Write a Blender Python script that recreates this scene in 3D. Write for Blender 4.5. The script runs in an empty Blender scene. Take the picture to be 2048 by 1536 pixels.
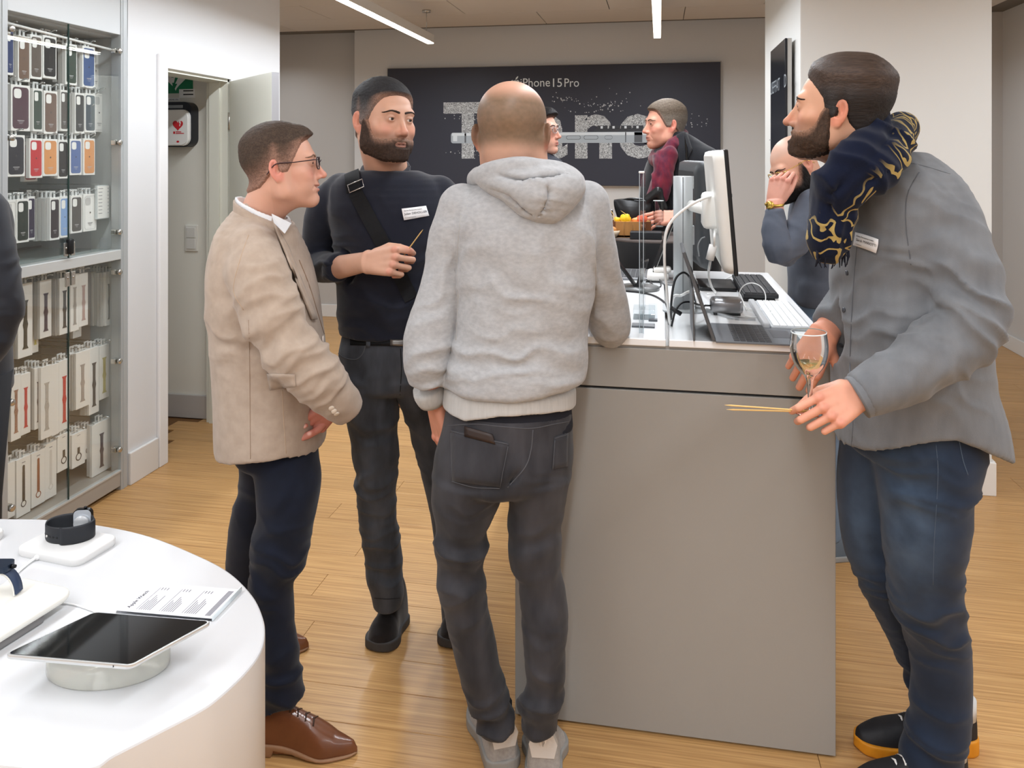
import bpy, bmesh, math, random
import numpy as np
from mathutils import Vector, Matrix
random.seed(7)
C = bpy.context.scene.collection
# ------------------------------------------------------------------ camera, light level, exposure
F, CX, CY, H, A = 1580.0, 1024.0, 310.0, 1.58, math.radians(10.6)
FWD = np.array([-math.sin(A), math.cos(A), 0.0]); RT = np.array([math.cos(A), math.sin(A), 0.0]); UP = np.array([0, 0, 1.0])
cam = bpy.data.cameras.new('camera'); cam_ob = bpy.data.objects.new('camera', cam); C.objects.link(cam_ob)
cam_ob.location = (0, 0, H); cam_ob.rotation_euler = (math.pi / 2, 0, A)
cam.sensor_width = 36; cam.lens = F / 2048 * 36; cam.shift_y = -(768 - CY) / 2048; cam.clip_start = 0.02
bpy.context.scene.camera = cam_ob
w = bpy.data.worlds.new('world'); bpy.context.scene.world = w; w.use_nodes = True
w.node_tree.nodes['Background'].inputs[0].default_value = (0.8, 0.84, 0.9, 1)
w.node_tree.nodes['Background'].inputs[1].default_value = 0.25
vs = bpy.context.scene.view_settings
vs.view_transform = 'Standard'; vs.look = 'None'; vs.gamma = 1; vs.use_curve_mapping = False
vs.exposure = 0.0
LIGHT_BAR_POWER = 33.0      # watts per metre-long light bar run, see light_bar()
# ------------------------------------------------------------------ pixel -> world
def P(px, py, d): return FWD * d + RT * ((px - CX) / F * d) + np.array([0, 0, H - (py - CY) / F * d])
def G(px, py, z=0.0): return P(px, py, (H - z) * F / (py - CY))
def onY(px, py, Y): return P(px, py, Y / (FWD[1] + RT[1] * (px - CX) / F))
def onX(px, py, X): return P(px, py, X / (FWD[0] + RT[0] * (px - CX) / F))
def facing(px, th):
    r = FWD + RT * (px - CX) / F; r /= np.linalg.norm(r); q = np.array([r[1], -r[0], 0]); t = math.radians(th)
    return -r * math.cos(t) + q * math.sin(t)
def un(v): v = np.asarray(v, float); return v / (np.linalg.norm(v) + 1e-12)
# ------------------------------------------------------------------ objects
ORIG = {}
def put(o, base, parent, label=None, cat=None, group=None, kind=None):
    C.objects.link(o); base = np.asarray(base, float)
    if parent is not None:
        o.parent = parent; o.location = Vector(base - ORIG[parent.name])
    else: o.location = Vector(base)
    ORIG[o.name] = base
    if label: o['label'] = label
    if cat: o['category'] = cat
    if group: o['group'] = group
    if kind: o['kind'] = kind
    return o
def thing(name, base, label, cat, group=None): return put(bpy.data.objects.new(name, None), base, None, label, cat, group)
def mesh_of(name, V, Fc, mats, base=(0, 0, 0), smooth=True, col=None, mi=None):
    V = np.asarray(V, np.float32) - np.asarray(base, np.float32)
    me = bpy.data.meshes.new(name)
    if isinstance(Fc, np.ndarray):
        n, k = Fc.shape
        me.vertices.add(len(V)); me.vertices.foreach_set('co', V.ravel())
        me.loops.add(n * k); me.loops.foreach_set('vertex_index', Fc.astype(np.int32).ravel())
        me.polygons.add(n); me.polygons.foreach_set('loop_start', np.arange(0, n * k, k, dtype=np.int32))
        me.update(calc_edges=True)
    else: me.from_pydata([tuple(map(float, v)) for v in V], [], [tuple(int(i) for i in f) for f in Fc]); me.update()
    me.polygons.foreach_set('use_smooth', np.full(len(me.polygons), smooth))
    for m in (mats if isinstance(mats, (list, tuple)) else [mats]): me.materials.append(m)
    if mi is not None: me.polygons.foreach_set('material_index', np.asarray(mi, np.int32))
    if col is not None:
        a = me.color_attributes.new('col', 'FLOAT_COLOR', 'POINT')
        a.data.foreach_set('color', np.hstack([col, np.ones((len(col), 1))]).astype(np.float32).ravel())
    return me
def mk(name, V, Fc, mats, parent=None, base=None, smooth=True, col=None, label=None, cat=None, group=None, kind=None, mi=None):
    V = np.asarray(V, float)
    if base is None: base = ORIG[parent.name] if parent is not None else (0, 0, 0)
    o = bpy.data.objects.new(name, mesh_of(name, V, Fc, mats, base, smooth, col, mi))
    return put(o, base, parent, label, cat, group, kind)
class MB:
    """collects simple solids, then links them as ONE mesh object"""
    def __init__(s): s.v = []; s.f = []; s.m = []; s.sm = []
    def add(s, V, Fc, m=0, smooth=False):
        n = len(s.v); s.v += [tuple(map(float, v)) for v in V]; s.f += [tuple(int(i) + n for i in f) for f in Fc]; s.m += [m] * len(Fc); s.sm += [smooth] * len(Fc); return s
    def box(s, lo, hi, b=0.0, m=0, ax=None):
        """axis box, or in frame ax=(origin, X, Y, Z); b bevels its edges"""
        lo = np.array(lo, float); hi = np.array(hi, float); lo, hi = np.minimum(lo, hi), np.maximum(lo, hi)
        if b <= 0:
            V = [(x, y, z) for x in (lo[0], hi[0]) for y in (lo[1], hi[1]) for z in (lo[2], hi[2])]
            Fc = [(0, 1, 3, 2), (4, 6, 7, 5), (0, 4, 5, 1), (2, 3, 7, 6), (0, 2, 6, 4), (1, 5, 7, 3)]
        else:
            b = min(b, 0.49 * float((hi - lo).min())); bm = bmesh.new(); bmesh.ops.create_cube(bm, size=1)
            c = (lo + hi) / 2; e = hi - lo
            for v in bm.verts: v.co = Vector(c + np.array(v.co) * e)
            bmesh.ops.bevel(bm, geom=list(bm.edges), offset=b, segments=2, profile=0.5, affect='EDGES')
            bm.verts.index_update(); V = [tuple(v.co) for v in bm.verts]; Fc = [tuple(v.index for v in f.verts) for f in bm.faces]; bm.free()
        if ax is not None: V = [ax[0] + ax[1] * v[0] + ax[2] * v[1] + ax[3] * v[2] for v in V]
        return s.add(V, Fc, m, b > 0.004)
    def tube(s, pts, r, n=8, m=0, caps=True):
        pts = np.asarray(pts, float); k = len(pts); rr = np.full(k, r) if np.isscalar(r) else np.asarray(r, float)
        T = np.gradient(pts, axis=0); T /= np.linalg.norm(T, axis=1)[:, None] + 1e-12
        u = np.cross(T[0], UP if abs(T[0][2]) < .9 else RT); u = un(u); V = []
        for i in range(k):
            u = un(u - T[i] * (u @ T[i])); v = np.cross(T[i], u)
            for j in range(n):
                a = 2 * math.pi * j / n; V.append(pts[i] + (u * math.cos(a) + v * math.sin(a)) * rr[i])
        Fc = [(i * n + j, i * n + (j + 1) % n, (i + 1) * n + (j + 1) % n, (i + 1) * n + j) for i in range(k - 1) for j in range(n)]
        if caps: Fc += [tuple(range(n - 1, -1, -1)), tuple((k - 1) * n + j for j in range(n))]
        return s.add(V, Fc, m, True)
    def lathe(s, c, prof, n=32, m=0, ax=(0, 0, 1), cap=True):
        """prof: list of (radius, height) along ax from c"""
        az = un(ax); ux = un(np.cross(az, (1, 0, 0) if abs(az[0]) < .8 else (0, 1, 0))); uy = np.cross(az, ux); c = np.asarray(c, float)
        V = [c + az * h + (ux * math.cos(2 * math.pi * j / n) + uy * math.sin(2 * math.pi * j / n)) * r for r, h in prof for j in range(n)]
        k = len(prof); Fc = [(i * n + j, i * n + (j + 1) % n, (i + 1) * n + (j + 1) % n, (i + 1) * n + j) for i in range(k - 1) for j in range(n)]
        if cap: Fc += [tuple(range(n - 1, -1, -1)), tuple((k - 1) * n + j for j in range(n))]
        return s.add(V, Fc, m, True)
    def prism(s, poly, o, X, Y, Z, t, m=0):
        """2D outline poly in frame (o,X,Y) extruded t along Z"""
        n = len(poly); V = [o + X * p[0] + Y * p[1] for p in poly] + [o + X * p[0] + Y * p[1] + Z * t for p in poly]
        return s.add(V, [tuple(range(n - 1, -1, -1)), tuple(range(n, 2 * n))] + [(i, (i + 1) % n, n + (i + 1) % n, n + i) for i in range(n)], m)
    def squash(s, c, d, f): s.v = [tuple(np.array(v) + d * ((np.array(v) - c) @ d) * (f - 1)) for v in s.v]; return s
    def build(s, name, mats, parent=None, base=None, **kw):
        o = mk(name, s.v, s.f, mats, parent, base, mi=s.m, **kw)
        o.data.polygons.foreach_set('use_smooth', s.sm)
        if any(s.sm) and not all(s.sm):pass
        return o
def rrect(w, h, r, n=5):
    out = []
    for cx, cy, a0 in ((w / 2 - r, h / 2 - r, 0), (-w / 2 + r, h / 2 - r, 90), (-w / 2 + r, -h / 2 + r, 180), (w / 2 - r, -h / 2 + r, 270)):
        for i in range(n + 1):
            a = math.radians(a0 + 90 * i / n); out.append((cx + r * math.cos(a), cy + r * math.sin(a)))
    return out
def spline(pts, n=8):
    """Catmull-Rom through pts (any dimension)"""
    p = np.asarray(pts, float); q = np.vstack([2 * p[0] - p[1], p, 2 * p[-1] - p[-2]]); out = []
    for i in range(1, len(q) - 2):
        for t in np.linspace(0, 1, n, endpoint=False):
            out.append(.5 * (2 * q[i] + (q[i + 1] - q[i - 1]) * t + (2 * q[i - 1] - 5 * q[i] + 4 * q[i + 1] - q[i + 2]) * t * t + (3 * q[i] - q[i - 1] - 3 * q[i + 1] + q[i + 2]) * t ** 3))
    out.append(p[-1]); return np.array(out)
def text(name, body, size, loc, X, Y, mat, parent=None, ext=0.0006, align='LEFT', bold=0.0, sx=1.0, **kw):
    cu = bpy.data.curves.new(name, 'FONT'); cu.body = body; cu.size = size; cu.extrude = ext; cu.align_x = align; cu.offset = bold; cu.resolution_u = 3
    t = bpy.data.objects.new(name + '_source', cu); cu.materials.append(mat); C.objects.link(t)
    me = bpy.data.meshes.new_from_object(t.evaluated_get(bpy.context.evaluated_depsgraph_get())); me.name = name; bpy.data.objects.remove(t); bpy.data.curves.remove(cu)
    o = bpy.data.objects.new(name, me); X = un(X); Y = un(Y); Z = np.cross(X, Y); put(o, loc, parent, **kw)
    o.rotation_euler = Matrix(np.array([X, Y, Z]).T.tolist()).to_euler(); o.scale = (sx, 1, 1); return o
# ------------------------------------------------------------------ noise (vectorised) and signed-distance modelling
def _hash(ix, iy, iz, s):
    h = (ix.astype(np.int64) * 374761393 + iy.astype(np.int64) * 668265263 + iz.astype(np.int64) * 2147483647 + s * 1274126177) & 0xFFFFFFFF
    h = ((h ^ (h >> 13)) * 1274126177) & 0xFFFFFFFF
    return ((h ^ (h >> 16)) & 0xFFFFFF) / float(0xFFFFFF)
def vnoise(p, seed=0):
    i = np.floor(p); f = p - i; f = f * f * (3 - 2 * f); x, y, z = i[:, 0], i[:, 1], i[:, 2]; o = 0
    for dx in (0, 1):
        wx = f[:, 0] if dx else 1 - f[:, 0]
        for dy in (0, 1):
            wy = f[:, 1] if dy else 1 - f[:, 1]
            for dz in (0, 1):
                o = o + wx * wy * (f[:, 2] if dz else 1 - f[:, 2]) * _hash(x + dx, y + dy, z + dz, seed)
    return o
def fbm(p, seed=0, o=3):
    a, t, s = .5, 0, 0
    for k in range(o): t = t + a * vnoise(p * 2 ** k, seed + k); s += a; a *= .5
    return t / s
def smin(a, b, k):
    if k <= 0: return np.minimum(a, b)
    h = np.clip(.5 + .5 * (b - a) / k, 0, 1); return b + (a - b) * h - k * h * (1 - h)
def smax(a, b, k): return -smin(-a, -b, k)
def cap(p0, p1, r0, r1=None):
    p0 = np.asarray(p0, float); p1 = np.asarray(p1, float); r1 = r0 if r1 is None else r1; dv = p1 - p0; L = max(dv @ dv, 1e-9); r = max(r0, r1)
    def f(X, Y, Z):
        x, y, z = X - p0[0], Y - p0[1], Z - p0[2]
        t = np.clip((x * dv[0] + y * dv[1] + z * dv[2]) / L, 0, 1)
        return np.sqrt((x - t * dv[0]) ** 2 + (y - t * dv[1]) ** 2 + (z - t * dv[2]) ** 2) - (r0 + (r1 - r0) * t)
    return f, np.minimum(p0, p1) - r, np.maximum(p0, p1) + r
def ell(c, r, R=None):
    c = np.asarray(c, float); r = np.asarray(r, float); m = r.max() if R is not None else r
    def f(X, Y, Z):
        x, y, z = X - c[0], Y - c[1], Z - c[2]
        if R is not None: x, y, z = (R[0][0] * x + R[1][0] * y + R[2][0] * z, R[0][1] * x + R[1][1] * y + R[2][1] * z, R[0][2] * x + R[1][2] * y + R[2][2] * z)
        k0 = np.sqrt((x / r[0]) ** 2 + (y / r[1]) ** 2 + (z / r[2]) ** 2); k1 = np.sqrt((x / r[0] ** 2) ** 2 + (y / r[1] ** 2) ** 2 + (z / r[2] ** 2) ** 2)
        return k0 * (k0 - 1) / (k1 + 1e-9)
    return f, c - m, c + m
def loft(st, u=RT, n=2.0, res=4):
    """st: (x,y,z,a,b) stations; elliptical section, a along u, b across; list of prims"""
    s = spline(st, res); out = []
    for i in range(len(s) - 1):
        p0, p1 = s[i, :3], s[i + 1, :3]; ax = p1 - p0; L = np.linalg.norm(ax); ax = ax / L
        vert = abs(ax[2]) > .6
        uu = un(u - ax * (u @ ax)); vv = np.cross(ax, uu); a0, b0, a1, b1 = s[i, 3], s[i, 4], s[i + 1, 3], s[i + 1, 4]
        def f(X, Y, Z, p0=p0, ax=ax, L=L, uu=uu, vv=vv, a0=a0, b0=b0, a1=a1, b1=b1, vert=vert, w0=np.cross(UP, u)):
            if vert:        # upright chains keep level sections
                z = Z - p0[2]; h_ = p1_z = ax[2] * L; t = np.clip(z / h_, 0, 1); e = z - t * h_; x = X - p0[0] - ax[0] * L * t; y = Y - p0[1] - ax[1] * L * t
                a = a0 + (a1 - a0) * t; b = b0 + (b1 - b0) * t; m = np.minimum(a, b); qu = np.abs(x * u[0] + y * u[1]) / a; qv = np.abs(x * w0[0] + y * w0[1]) / b
                q = np.sqrt(qu * qu + qv * qv) if n == 2 else (qu ** n + qv ** n) ** (1 / n)
                return (np.sqrt(q * q + (e / (m * .35)) ** 2) - 1) * m
            x, y, z = X - p0[0], Y - p0[1], Z - p0[2]; w_ = x * ax[0] + y * ax[1] + z * ax[2]; t = np.clip(w_ / L, 0, 1); e = w_ - t * L
            a = a0 + (a1 - a0) * t; b = b0 + (b1 - b0) * t; m = np.minimum(a, b)
            qu = np.abs(x * uu[0] + y * uu[1] + z * uu[2]) / a; qv = np.abs(x * vv[0] + y * vv[1] + z * vv[2]) / b
            q = np.sqrt(qu * qu + qv * qv) if n == 2 else (qu ** n + qv ** n) ** (1 / n)
            return (np.sqrt(q * q + (e / (m * .35)) ** 2) - 1) * m
        R = max(a0, a1, b0, b1); out.append((f, np.minimum(p0, p1) - R, np.maximum(p0, p1) + R))
    return out
def PS(px, py, hw, d, b): p = P(px, py, d); return (p[0], p[1], p[2], hw * d / F, b)   # loft station from a picture position
class SDF:
    def __init__(s, lo, hi, h):
        s.lo = np.asarray(lo, float); s.h = h; s.n = np.maximum(np.ceil((np.asarray(hi, float) - s.lo) / h).astype(int) + 1, 4)
        s.ax = [(s.lo[i] + np.arange(s.n[i]) * h) for i in range(3)]; s.F = np.full(tuple(s.n), 5.0)
    def like(s): t = SDF.__new__(SDF); t.lo, t.h, t.n, t.ax = s.lo, s.h, s.n, s.ax; t.F = np.full(tuple(s.n), 5.0); return t
    def xyz(s, sl=(slice(None),) * 3): return s.ax[0][sl[0]][:, None, None], s.ax[1][sl[1]][None, :, None], s.ax[2][sl[2]][None, None, :]
    def _sl(s, lo, hi, pad):
        a = np.clip(np.floor((lo - pad - s.lo) / s.h).astype(int), 0, s.n); b = np.clip(np.ceil((hi + pad - s.lo) / s.h).astype(int) + 1, 0, s.n)
        return None if (b - a).min() <= 0 else tuple(slice(a[i], b[i]) for i in range(3))
    def add(s, pr, k=0.0, g=0.0):
        for f, lo, hi in (pr if isinstance(pr, list) else [pr]):
            sl = s._sl(lo, hi, 1.6 * k + 3 * s.h + g)
            if sl: s.F[sl] = smin(s.F[sl], f(*s.xyz(sl)) - g, k)
        return s
    def union(s, prs, k): # prims merged hard among themselves first, then smoothly with the field
        t = np.full(s.F.shape, 5.0)
        for f, lo, hi in prs:
            sl = s._sl(lo, hi, 1.6 * k + 3 * s.h)
            if sl: t[sl] = np.minimum(t[sl], f(*s.xyz(sl)))
        s.F = smin(s.F, t, k); return s
    def sub(s, pr, k=0.0):
        for f, lo, hi in (pr if isinstance(pr, list) else [pr]):
            sl = s._sl(lo, hi, 1.6 * k + 3 * s.h)
            if sl: s.F[sl] = smax(s.F[sl], -f(*s.xyz(sl)), k)
        return s
    def cut(s, fn, k=0.0): s.F = smax(s.F, fn(*s.xyz()) + 0 * s.F, k); return s
    def plane(s, p, nrm, k=0.0):
        """keep the side the normal points away from"""
        nrm = un(nrm); return s.cut(lambda X, Y, Z: (X - p[0]) * nrm[0] + (Y - p[1]) * nrm[1] + (Z - p[2]) * nrm[2], k)
    def lcut(s, p, nrm, R=.12, k=.002):
        """like plane, but only within R of p"""
        nrm = un(nrm); X, Y, Z = s.xyz(); pl = -((X - p[0]) * nrm[0] + (Y - p[1]) * nrm[1] + (Z - p[2]) * nrm[2]); sp = np.sqrt((X - p[0]) ** 2 + (Y - p[1]) ** 2 + (Z - p[2]) ** 2) - R
        s.F = smax(s.F, -np.maximum(pl, sp), k); return s
    def mesh(s, smooth=2):
        Fd = s.F.copy(); Fd[0] = Fd[-1] = 1; Fd[:, 0] = Fd[:, -1] = 1; Fd[:, :, 0] = Fd[:, :, -1] = 1
        b = Fd < 0; nx, ny, nz = Fd.shape; cnt = np.zeros((nx - 1, ny - 1, nz - 1), np.int8)
        offs = [(i, j, k) for i in (0, 1) for j in (0, 1) for k in (0, 1)]
        for i, j, k in offs: cnt += b[i:nx - 1 + i, j:ny - 1 + j, k:nz - 1 + k]
        act = np.argwhere((cnt > 0) & (cnt < 8)); idx = np.full(cnt.shape, -1, np.int64); idx[tuple(act.T)] = np.arange(len(act))
        val = {o: Fd[act[:, 0] + o[0], act[:, 1] + o[1], act[:, 2] + o[2]] for o in offs}
        S = np.zeros((len(act), 3)); N = np.zeros(len(act))
        for o in offs:
            for ax in range(3):
                if o[ax] == 0:
                    q = list(o); q[ax] = 1; a, c = val[o], val[tuple(q)]; m = (a < 0) != (c < 0)
                    t = np.where(m, a / np.where(m, a - c, 1), 0); pos = np.tile(np.array(o, float), (len(act), 1)); pos[:, ax] = t
                    S += pos * m[:, None]; N += m
        V = s.lo + (act + S / N[:, None]) * s.h; Q = []
        for ax in range(3):
            a1, a2 = (ax + 1) % 3, (ax + 2) % 3; s0 = [slice(None)] * 3; s1 = [slice(None)] * 3; s0[ax] = slice(0, -1); s1[ax] = slice(1, None)
            e = np.argwhere(b[tuple(s0)] != b[tuple(s1)]); e = e[(e[:, a1] > 0) & (e[:, a2] > 0)]; ins = b[tuple(e.T)]
            def at(d1, d2): c = e.copy(); c[:, a1] += d1; c[:, a2] += d2; return idx[tuple(c.T)]
            q = np.stack([at(-1, -1), at(0, -1), at(0, 0), at(-1, 0)], 1); q[~ins] = q[~ins][:, ::-1]; Q.append(q)
        Q = np.vstack(Q); Q = Q[(Q >= 0).all(1)]
        return relax(V, Q, smooth), Q
def edges_of(Q): return np.unique(np.sort(np.vstack([Q[:, [0, 1]], Q[:, [1, 2]], Q[:, [2, 3]], Q[:, [3, 0]]]), 1), axis=0)
def relax(V, Q, it=2, lam=.5):
    if it <= 0: return V
    E = edges_of(Q); n = len(V); i = np.r_[E[:, 0], E[:, 1]]; j = np.r_[E[:, 1], E[:, 0]]; c = np.bincount(i, minlength=n).astype(float)
    c[c == 0] = 1
    for k in range(it * 2):
        l = lam if k % 2 == 0 else -.51
        A_ = np.stack([np.bincount(i, V[j, a], n) for a in range(3)], 1) / c[:, None]; V = V + l * (A_ - V)
    return V
def normals(V, Q):
    n = np.cross(V[Q[:, 2]] - V[Q[:, 0]], V[Q[:, 3]] - V[Q[:, 1]]); N = np.stack([np.bincount(Q.ravel(), np.repeat(n[:, a], 4), len(V)) for a in range(3)], 1)
    return N / (np.linalg.norm(N, axis=1)[:, None] + 1e-12)
def crease(V, Q, specs, base=0.0, seed=1):
    """cloth folds: specs of (centre, radius, direction across the folds, amplitude, folds per metre)"""
    N = normals(V, Q); D = np.zeros(len(V))
    for k, (c, r, dr, amp, fr) in enumerate(specs):
        dr = un(dr); g = np.exp(-(((V - np.asarray(c)) / r) ** 2).sum(1) / 1.0); s = V @ dr
        wob = (fbm(V * 9, seed + k, 2) - .5) * 2.6
        q = V * 3.0 + np.outer(s * fr + wob, dr) - np.outer(s * 3.0, dr)
        n = vnoise(q, seed * 7 + k); rid = 1 - np.abs(2 * n - 1); D += 1.8 * amp * g * (rid ** 1.5 - .45)
    if base: D += base * (fbm(V * 7, seed + 50, 3) - .5)
    return V + N * D[:, None]
# ------------------------------------------------------------------ materials
MATS = {}
def lin(c): return tuple(((x / 255) / 12.92 if x / 255 <= .04045 else ((x / 255 + .055) / 1.055) ** 2.4) for x in c)
def mat(name, rgb, rough=.5, metal=0., spec=.5, noise=None, bump=None, trans=0., ior=1.45, emit=None, coat=0., alpha=1., vcol=False, sheen=0., stretch=(1, 1, 1)):
    """rgb in picture values; noise=(scale, amount, rgb2); bump=(scale, strength[, distance])"""
    if name in MATS: return MATS[name]
    m = bpy.data.materials.new(name); m.use_nodes = True; nt = m.node_tree; b = nt.nodes['Principled BSDF']; L = nt.links.new
    b.inputs['Base Color'].default_value = (*lin(rgb), 1); b.inputs['Roughness'].default_value = rough; b.inputs['Metallic'].default_value = metal
    b.inputs['Specular IOR Level'].default_value = spec; b.inputs['Transmission Weight'].default_value = trans; b.inputs['IOR'].default_value = ior
    b.inputs['Coat Weight'].default_value = coat; b.inputs['Coat Roughness'].default_value = .08; b.inputs['Alpha'].default_value = alpha
    if sheen: b.inputs['Sheen Weight'].default_value = sheen; b.inputs['Sheen Roughness'].default_value = .5
    if emit: b.inputs['Emission Color'].default_value = (*lin(emit[0]), 1); b.inputs['Emission Strength'].default_value = emit[1]
    src = None
    if noise or bump:
        tc = nt.nodes.new('ShaderNodeTexCoord'); mp = nt.nodes.new('ShaderNodeMapping'); L(tc.outputs['Object'], mp.inputs[0]); mp.inputs['Scale'].default_value = stretch
    if vcol:
        a = nt.nodes.new('ShaderNodeAttribute'); a.attribute_name = 'col'; src = a.outputs['Color']
        if not noise: L(src, b.inputs['Base Color'])
    if noise:
        n = nt.nodes.new('ShaderNodeTexNoise'); n.inputs['Scale'].default_value = noise[0]; n.inputs['Detail'].default_value = 5; L(mp.outputs[0], n.inputs['Vector'])
        r = nt.nodes.new('ShaderNodeMapRange'); r.inputs[1].default_value = .32; r.inputs[2].default_value = .68; L(n.outputs[0], r.inputs[0])
        mu = nt.nodes.new('ShaderNodeMath'); mu.operation = 'MULTIPLY'; mu.inputs[1].default_value = noise[1]; L(r.outputs[0], mu.inputs[0])
        x = nt.nodes.new('ShaderNodeMix'); x.data_type = 'RGBA'; L(mu.outputs[0], x.inputs['Factor'])
        if src: L(src, x.inputs['A'])
        else: x.inputs['A'].default_value = (*lin(rgb), 1)
        x.inputs['B'].default_value = (*lin(noise[2]), 1); L(x.outputs['Result'], b.inputs['Base Color'])
    if bump:
        n = nt.nodes.new('ShaderNodeTexNoise'); n.inputs['Scale'].default_value = bump[0]; n.inputs['Detail'].default_value = 4; L(mp.outputs[0], n.inputs['Vector'])
        bp = nt.nodes.new('ShaderNodeBump'); bp.inputs['Strength'].default_value = bump[1]; bp.inputs['Distance'].default_value = bump[2] if len(bump) > 2 else .002
        L(n.outputs[0], bp.inputs['Height']); L(bp.outputs[0], b.inputs['Normal'])
    MATS[name] = m; return m
def glass(name, tint=(255, 255, 255), rough=0.0, refl=.5):
    """thin clear pane: mostly transparent, fresnel reflection"""
    if name in MATS: return MATS[name]
    m = bpy.data.materials.new(name); m.use_nodes = True; nt = m.node_tree; nt.nodes.clear(); L = nt.links.new
    o = nt.nodes.new('ShaderNodeOutputMaterial'); t = nt.nodes.new('ShaderNodeBsdfTransparent'); g = nt.nodes.new('ShaderNodeBsdfGlossy'); x = nt.nodes.new('ShaderNodeMixShader'); f = nt.nodes.new('ShaderNodeFresnel')
    t.inputs[0].default_value = (*lin(tint), 1); g.inputs['Roughness'].default_value = rough; f.inputs[0].default_value = 1.5
    mu = nt.nodes.new('ShaderNodeMath'); mu.operation = 'MULTIPLY'; mu.inputs[1].default_value = refl; L(f.outputs[0], mu.inputs[0]); L(mu.outputs[0], x.inputs[0])
    L(t.outputs[0], x.inputs[1]); L(g.outputs[0], x.inputs[2]); L(x.outputs[0], o.inputs[0]); MATS[name] = m; return m
white_paint = mat('white_paint', (222, 223, 225), .55, bump=(260, .04))
greige_paint = mat('greige_paint', (211, 210, 209), .6, bump=(260, .04))
taupe_paint = mat('taupe_paint', (196, 193, 190), .6, bump=(260, .04))
pillar_paint = mat('pillar_paint', (226, 226, 223), .6, bump=(260, .04))
door_paint = mat('door_paint', (226, 226, 214), .35)
ceil_mat = mat('ceiling_board', (214, 208, 202), .8, bump=(90, .1))
gap_dark = mat('gap_dark', (120, 115, 110), .8)
alu = mat('grey_aluminium', (186, 190, 192), .38, .25)
steel = mat('brushed_steel', (205, 203, 198), .25, .9)
cab_panel = mat('cabinet_panel', (205, 209, 211), .45)
cab_back = mat('cabinet_back', (142, 152, 151), .5, .2)
hook_mat = mat('hook_metal', (205, 208, 208), .25, .8)
white_plastic = mat('white_plastic', (243, 243, 243), .35)
card_white = mat('white_card', (252, 252, 250), .45)
print_black = mat('print_black', (40, 40, 44), .6)
print_grey = mat('print_grey', (150, 150, 155), .6)
black_plastic = mat('black_plastic', (22, 23, 25), .4)
pane_glass = glass('cabinet_glass', (254, 255, 254), 0, .2)
# ------------------------------------------------------------------ floor: bamboo strip boards, each a part
def floor_mat():
    m = bpy.data.materials.new('bamboo_board'); m.use_nodes = True; nt = m.node_tree; b = nt.nodes['Principled BSDF']; L = nt.links.new; N = nt.nodes.new
    tc = N('ShaderNodeTexCoord'); oi = N('ShaderNodeObjectInfo'); ad = N('ShaderNodeVectorMath'); ad.operation = 'ADD'
    cm = N('ShaderNodeCombineXYZ'); mul = N('ShaderNodeMath'); mul.operation = 'MULTIPLY'; mul.inputs[1].default_value = 37.0; L(oi.outputs['Random'], mul.inputs[0]); L(mul.outputs[0], cm.inputs[0]); L(mul.outputs[0], cm.inputs[1])
    L(tc.outputs['Object'], ad.inputs[0]); L(cm.outputs[0], ad.inputs[1])
    def noise(sc, stretch, det=3):
        mp = N('ShaderNodeMapping'); mp.inputs['Scale'].default_value = stretch; L(ad.outputs[0], mp.inputs[0]); n = N('ShaderNodeTexNoise'); n.inputs['Scale'].default_value = sc; n.inputs['Detail'].default_value = det; L(mp.outputs[0], n.inputs['Vector']); return n.outputs[0]
    strips = noise(1, (2.0, 120, 1), 2); fine = noise(1, (7, 330, 1), 2); cloud = noise(2.2, (1, 1, 1), 2)
    r = N('ShaderNodeValToRGB'); L(strips, r.inputs[0]); e = r.color_ramp.elements
    e[0].position = .24; e[0].color = (*lin((172, 127, 78)), 1); e[1].position = .78; e[1].color = (*lin((220, 177, 120)), 1)
    k = r.color_ramp.elements.new(.5); k.color = (*lin((200, 155, 100)), 1)
    hs = N('ShaderNodeHueSaturation'); L(r.outputs[0], hs.inputs['Color'])
    va = N('ShaderNodeMapRange'); L(oi.outputs['Random'], va.inputs[0]); va.inputs[3].default_value = .95; va.inputs[4].default_value = 1.05; L(va.outputs[0], hs.inputs['Value'])
    mx = N('ShaderNodeMix'); mx.data_type = 'RGBA'; mx.blend_type = 'MULTIPLY'; mx.inputs['Factor'].default_value = .5; L(hs.outputs[0], mx.inputs['A'])
    r2 = N('ShaderNodeValToRGB'); L(fine, r2.inputs[0]); r2.color_ramp.elements[0].position = .35; r2.color_ramp.elements[0].color = (.72, .68, .62, 1); r2.color_ramp.elements[1].position = .6; L(r2.outputs[0], mx.inputs['B']); L(mx.outputs['Result'], b.inputs['Base Color'])
    rr = N('ShaderNodeMapRange'); L(cloud, rr.inputs[0]); rr.inputs[3].default_value = .26; rr.inputs[4].default_value = .42; L(rr.outputs[0], b.inputs['Roughness'])
    bp = N('ShaderNodeBump'); bp.inputs['Strength'].default_value = .08; bp.inputs['Distance'].default_value = .001; L(fine, bp.inputs['Height']); L(bp.outputs[0], b.inputs['Normal']); b.inputs['Specular IOR Level'].default_value = .4
    return m
bamboo = floor_mat(); under = mat('floor_joint', (120, 84, 48), .7)
CEIL = 2.77; XW = -2.5; YB = 7.15; XR = 2.8; YF = -3.2
fl = mk('floor', [(-4.6, YF, -.02), (XR + .1, YF, -.02), (XR + .1, YB + .3, -.02), (-4.6, YB + .3, -.02)] + [(-4.6, YF, -.006), (XR + .1, YF, -.006), (XR + .1, YB + .3, -.006), (-4.6, YB + .3, -.006)],
        [(0, 3, 2, 1), (4, 5, 6, 7), (0, 1, 5, 4), (1, 2, 6, 5), (2, 3, 7, 6), (3, 0, 4, 7)], under, smooth=False, kind='structure')
PW, PL = 0.145, 1.5
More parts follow.
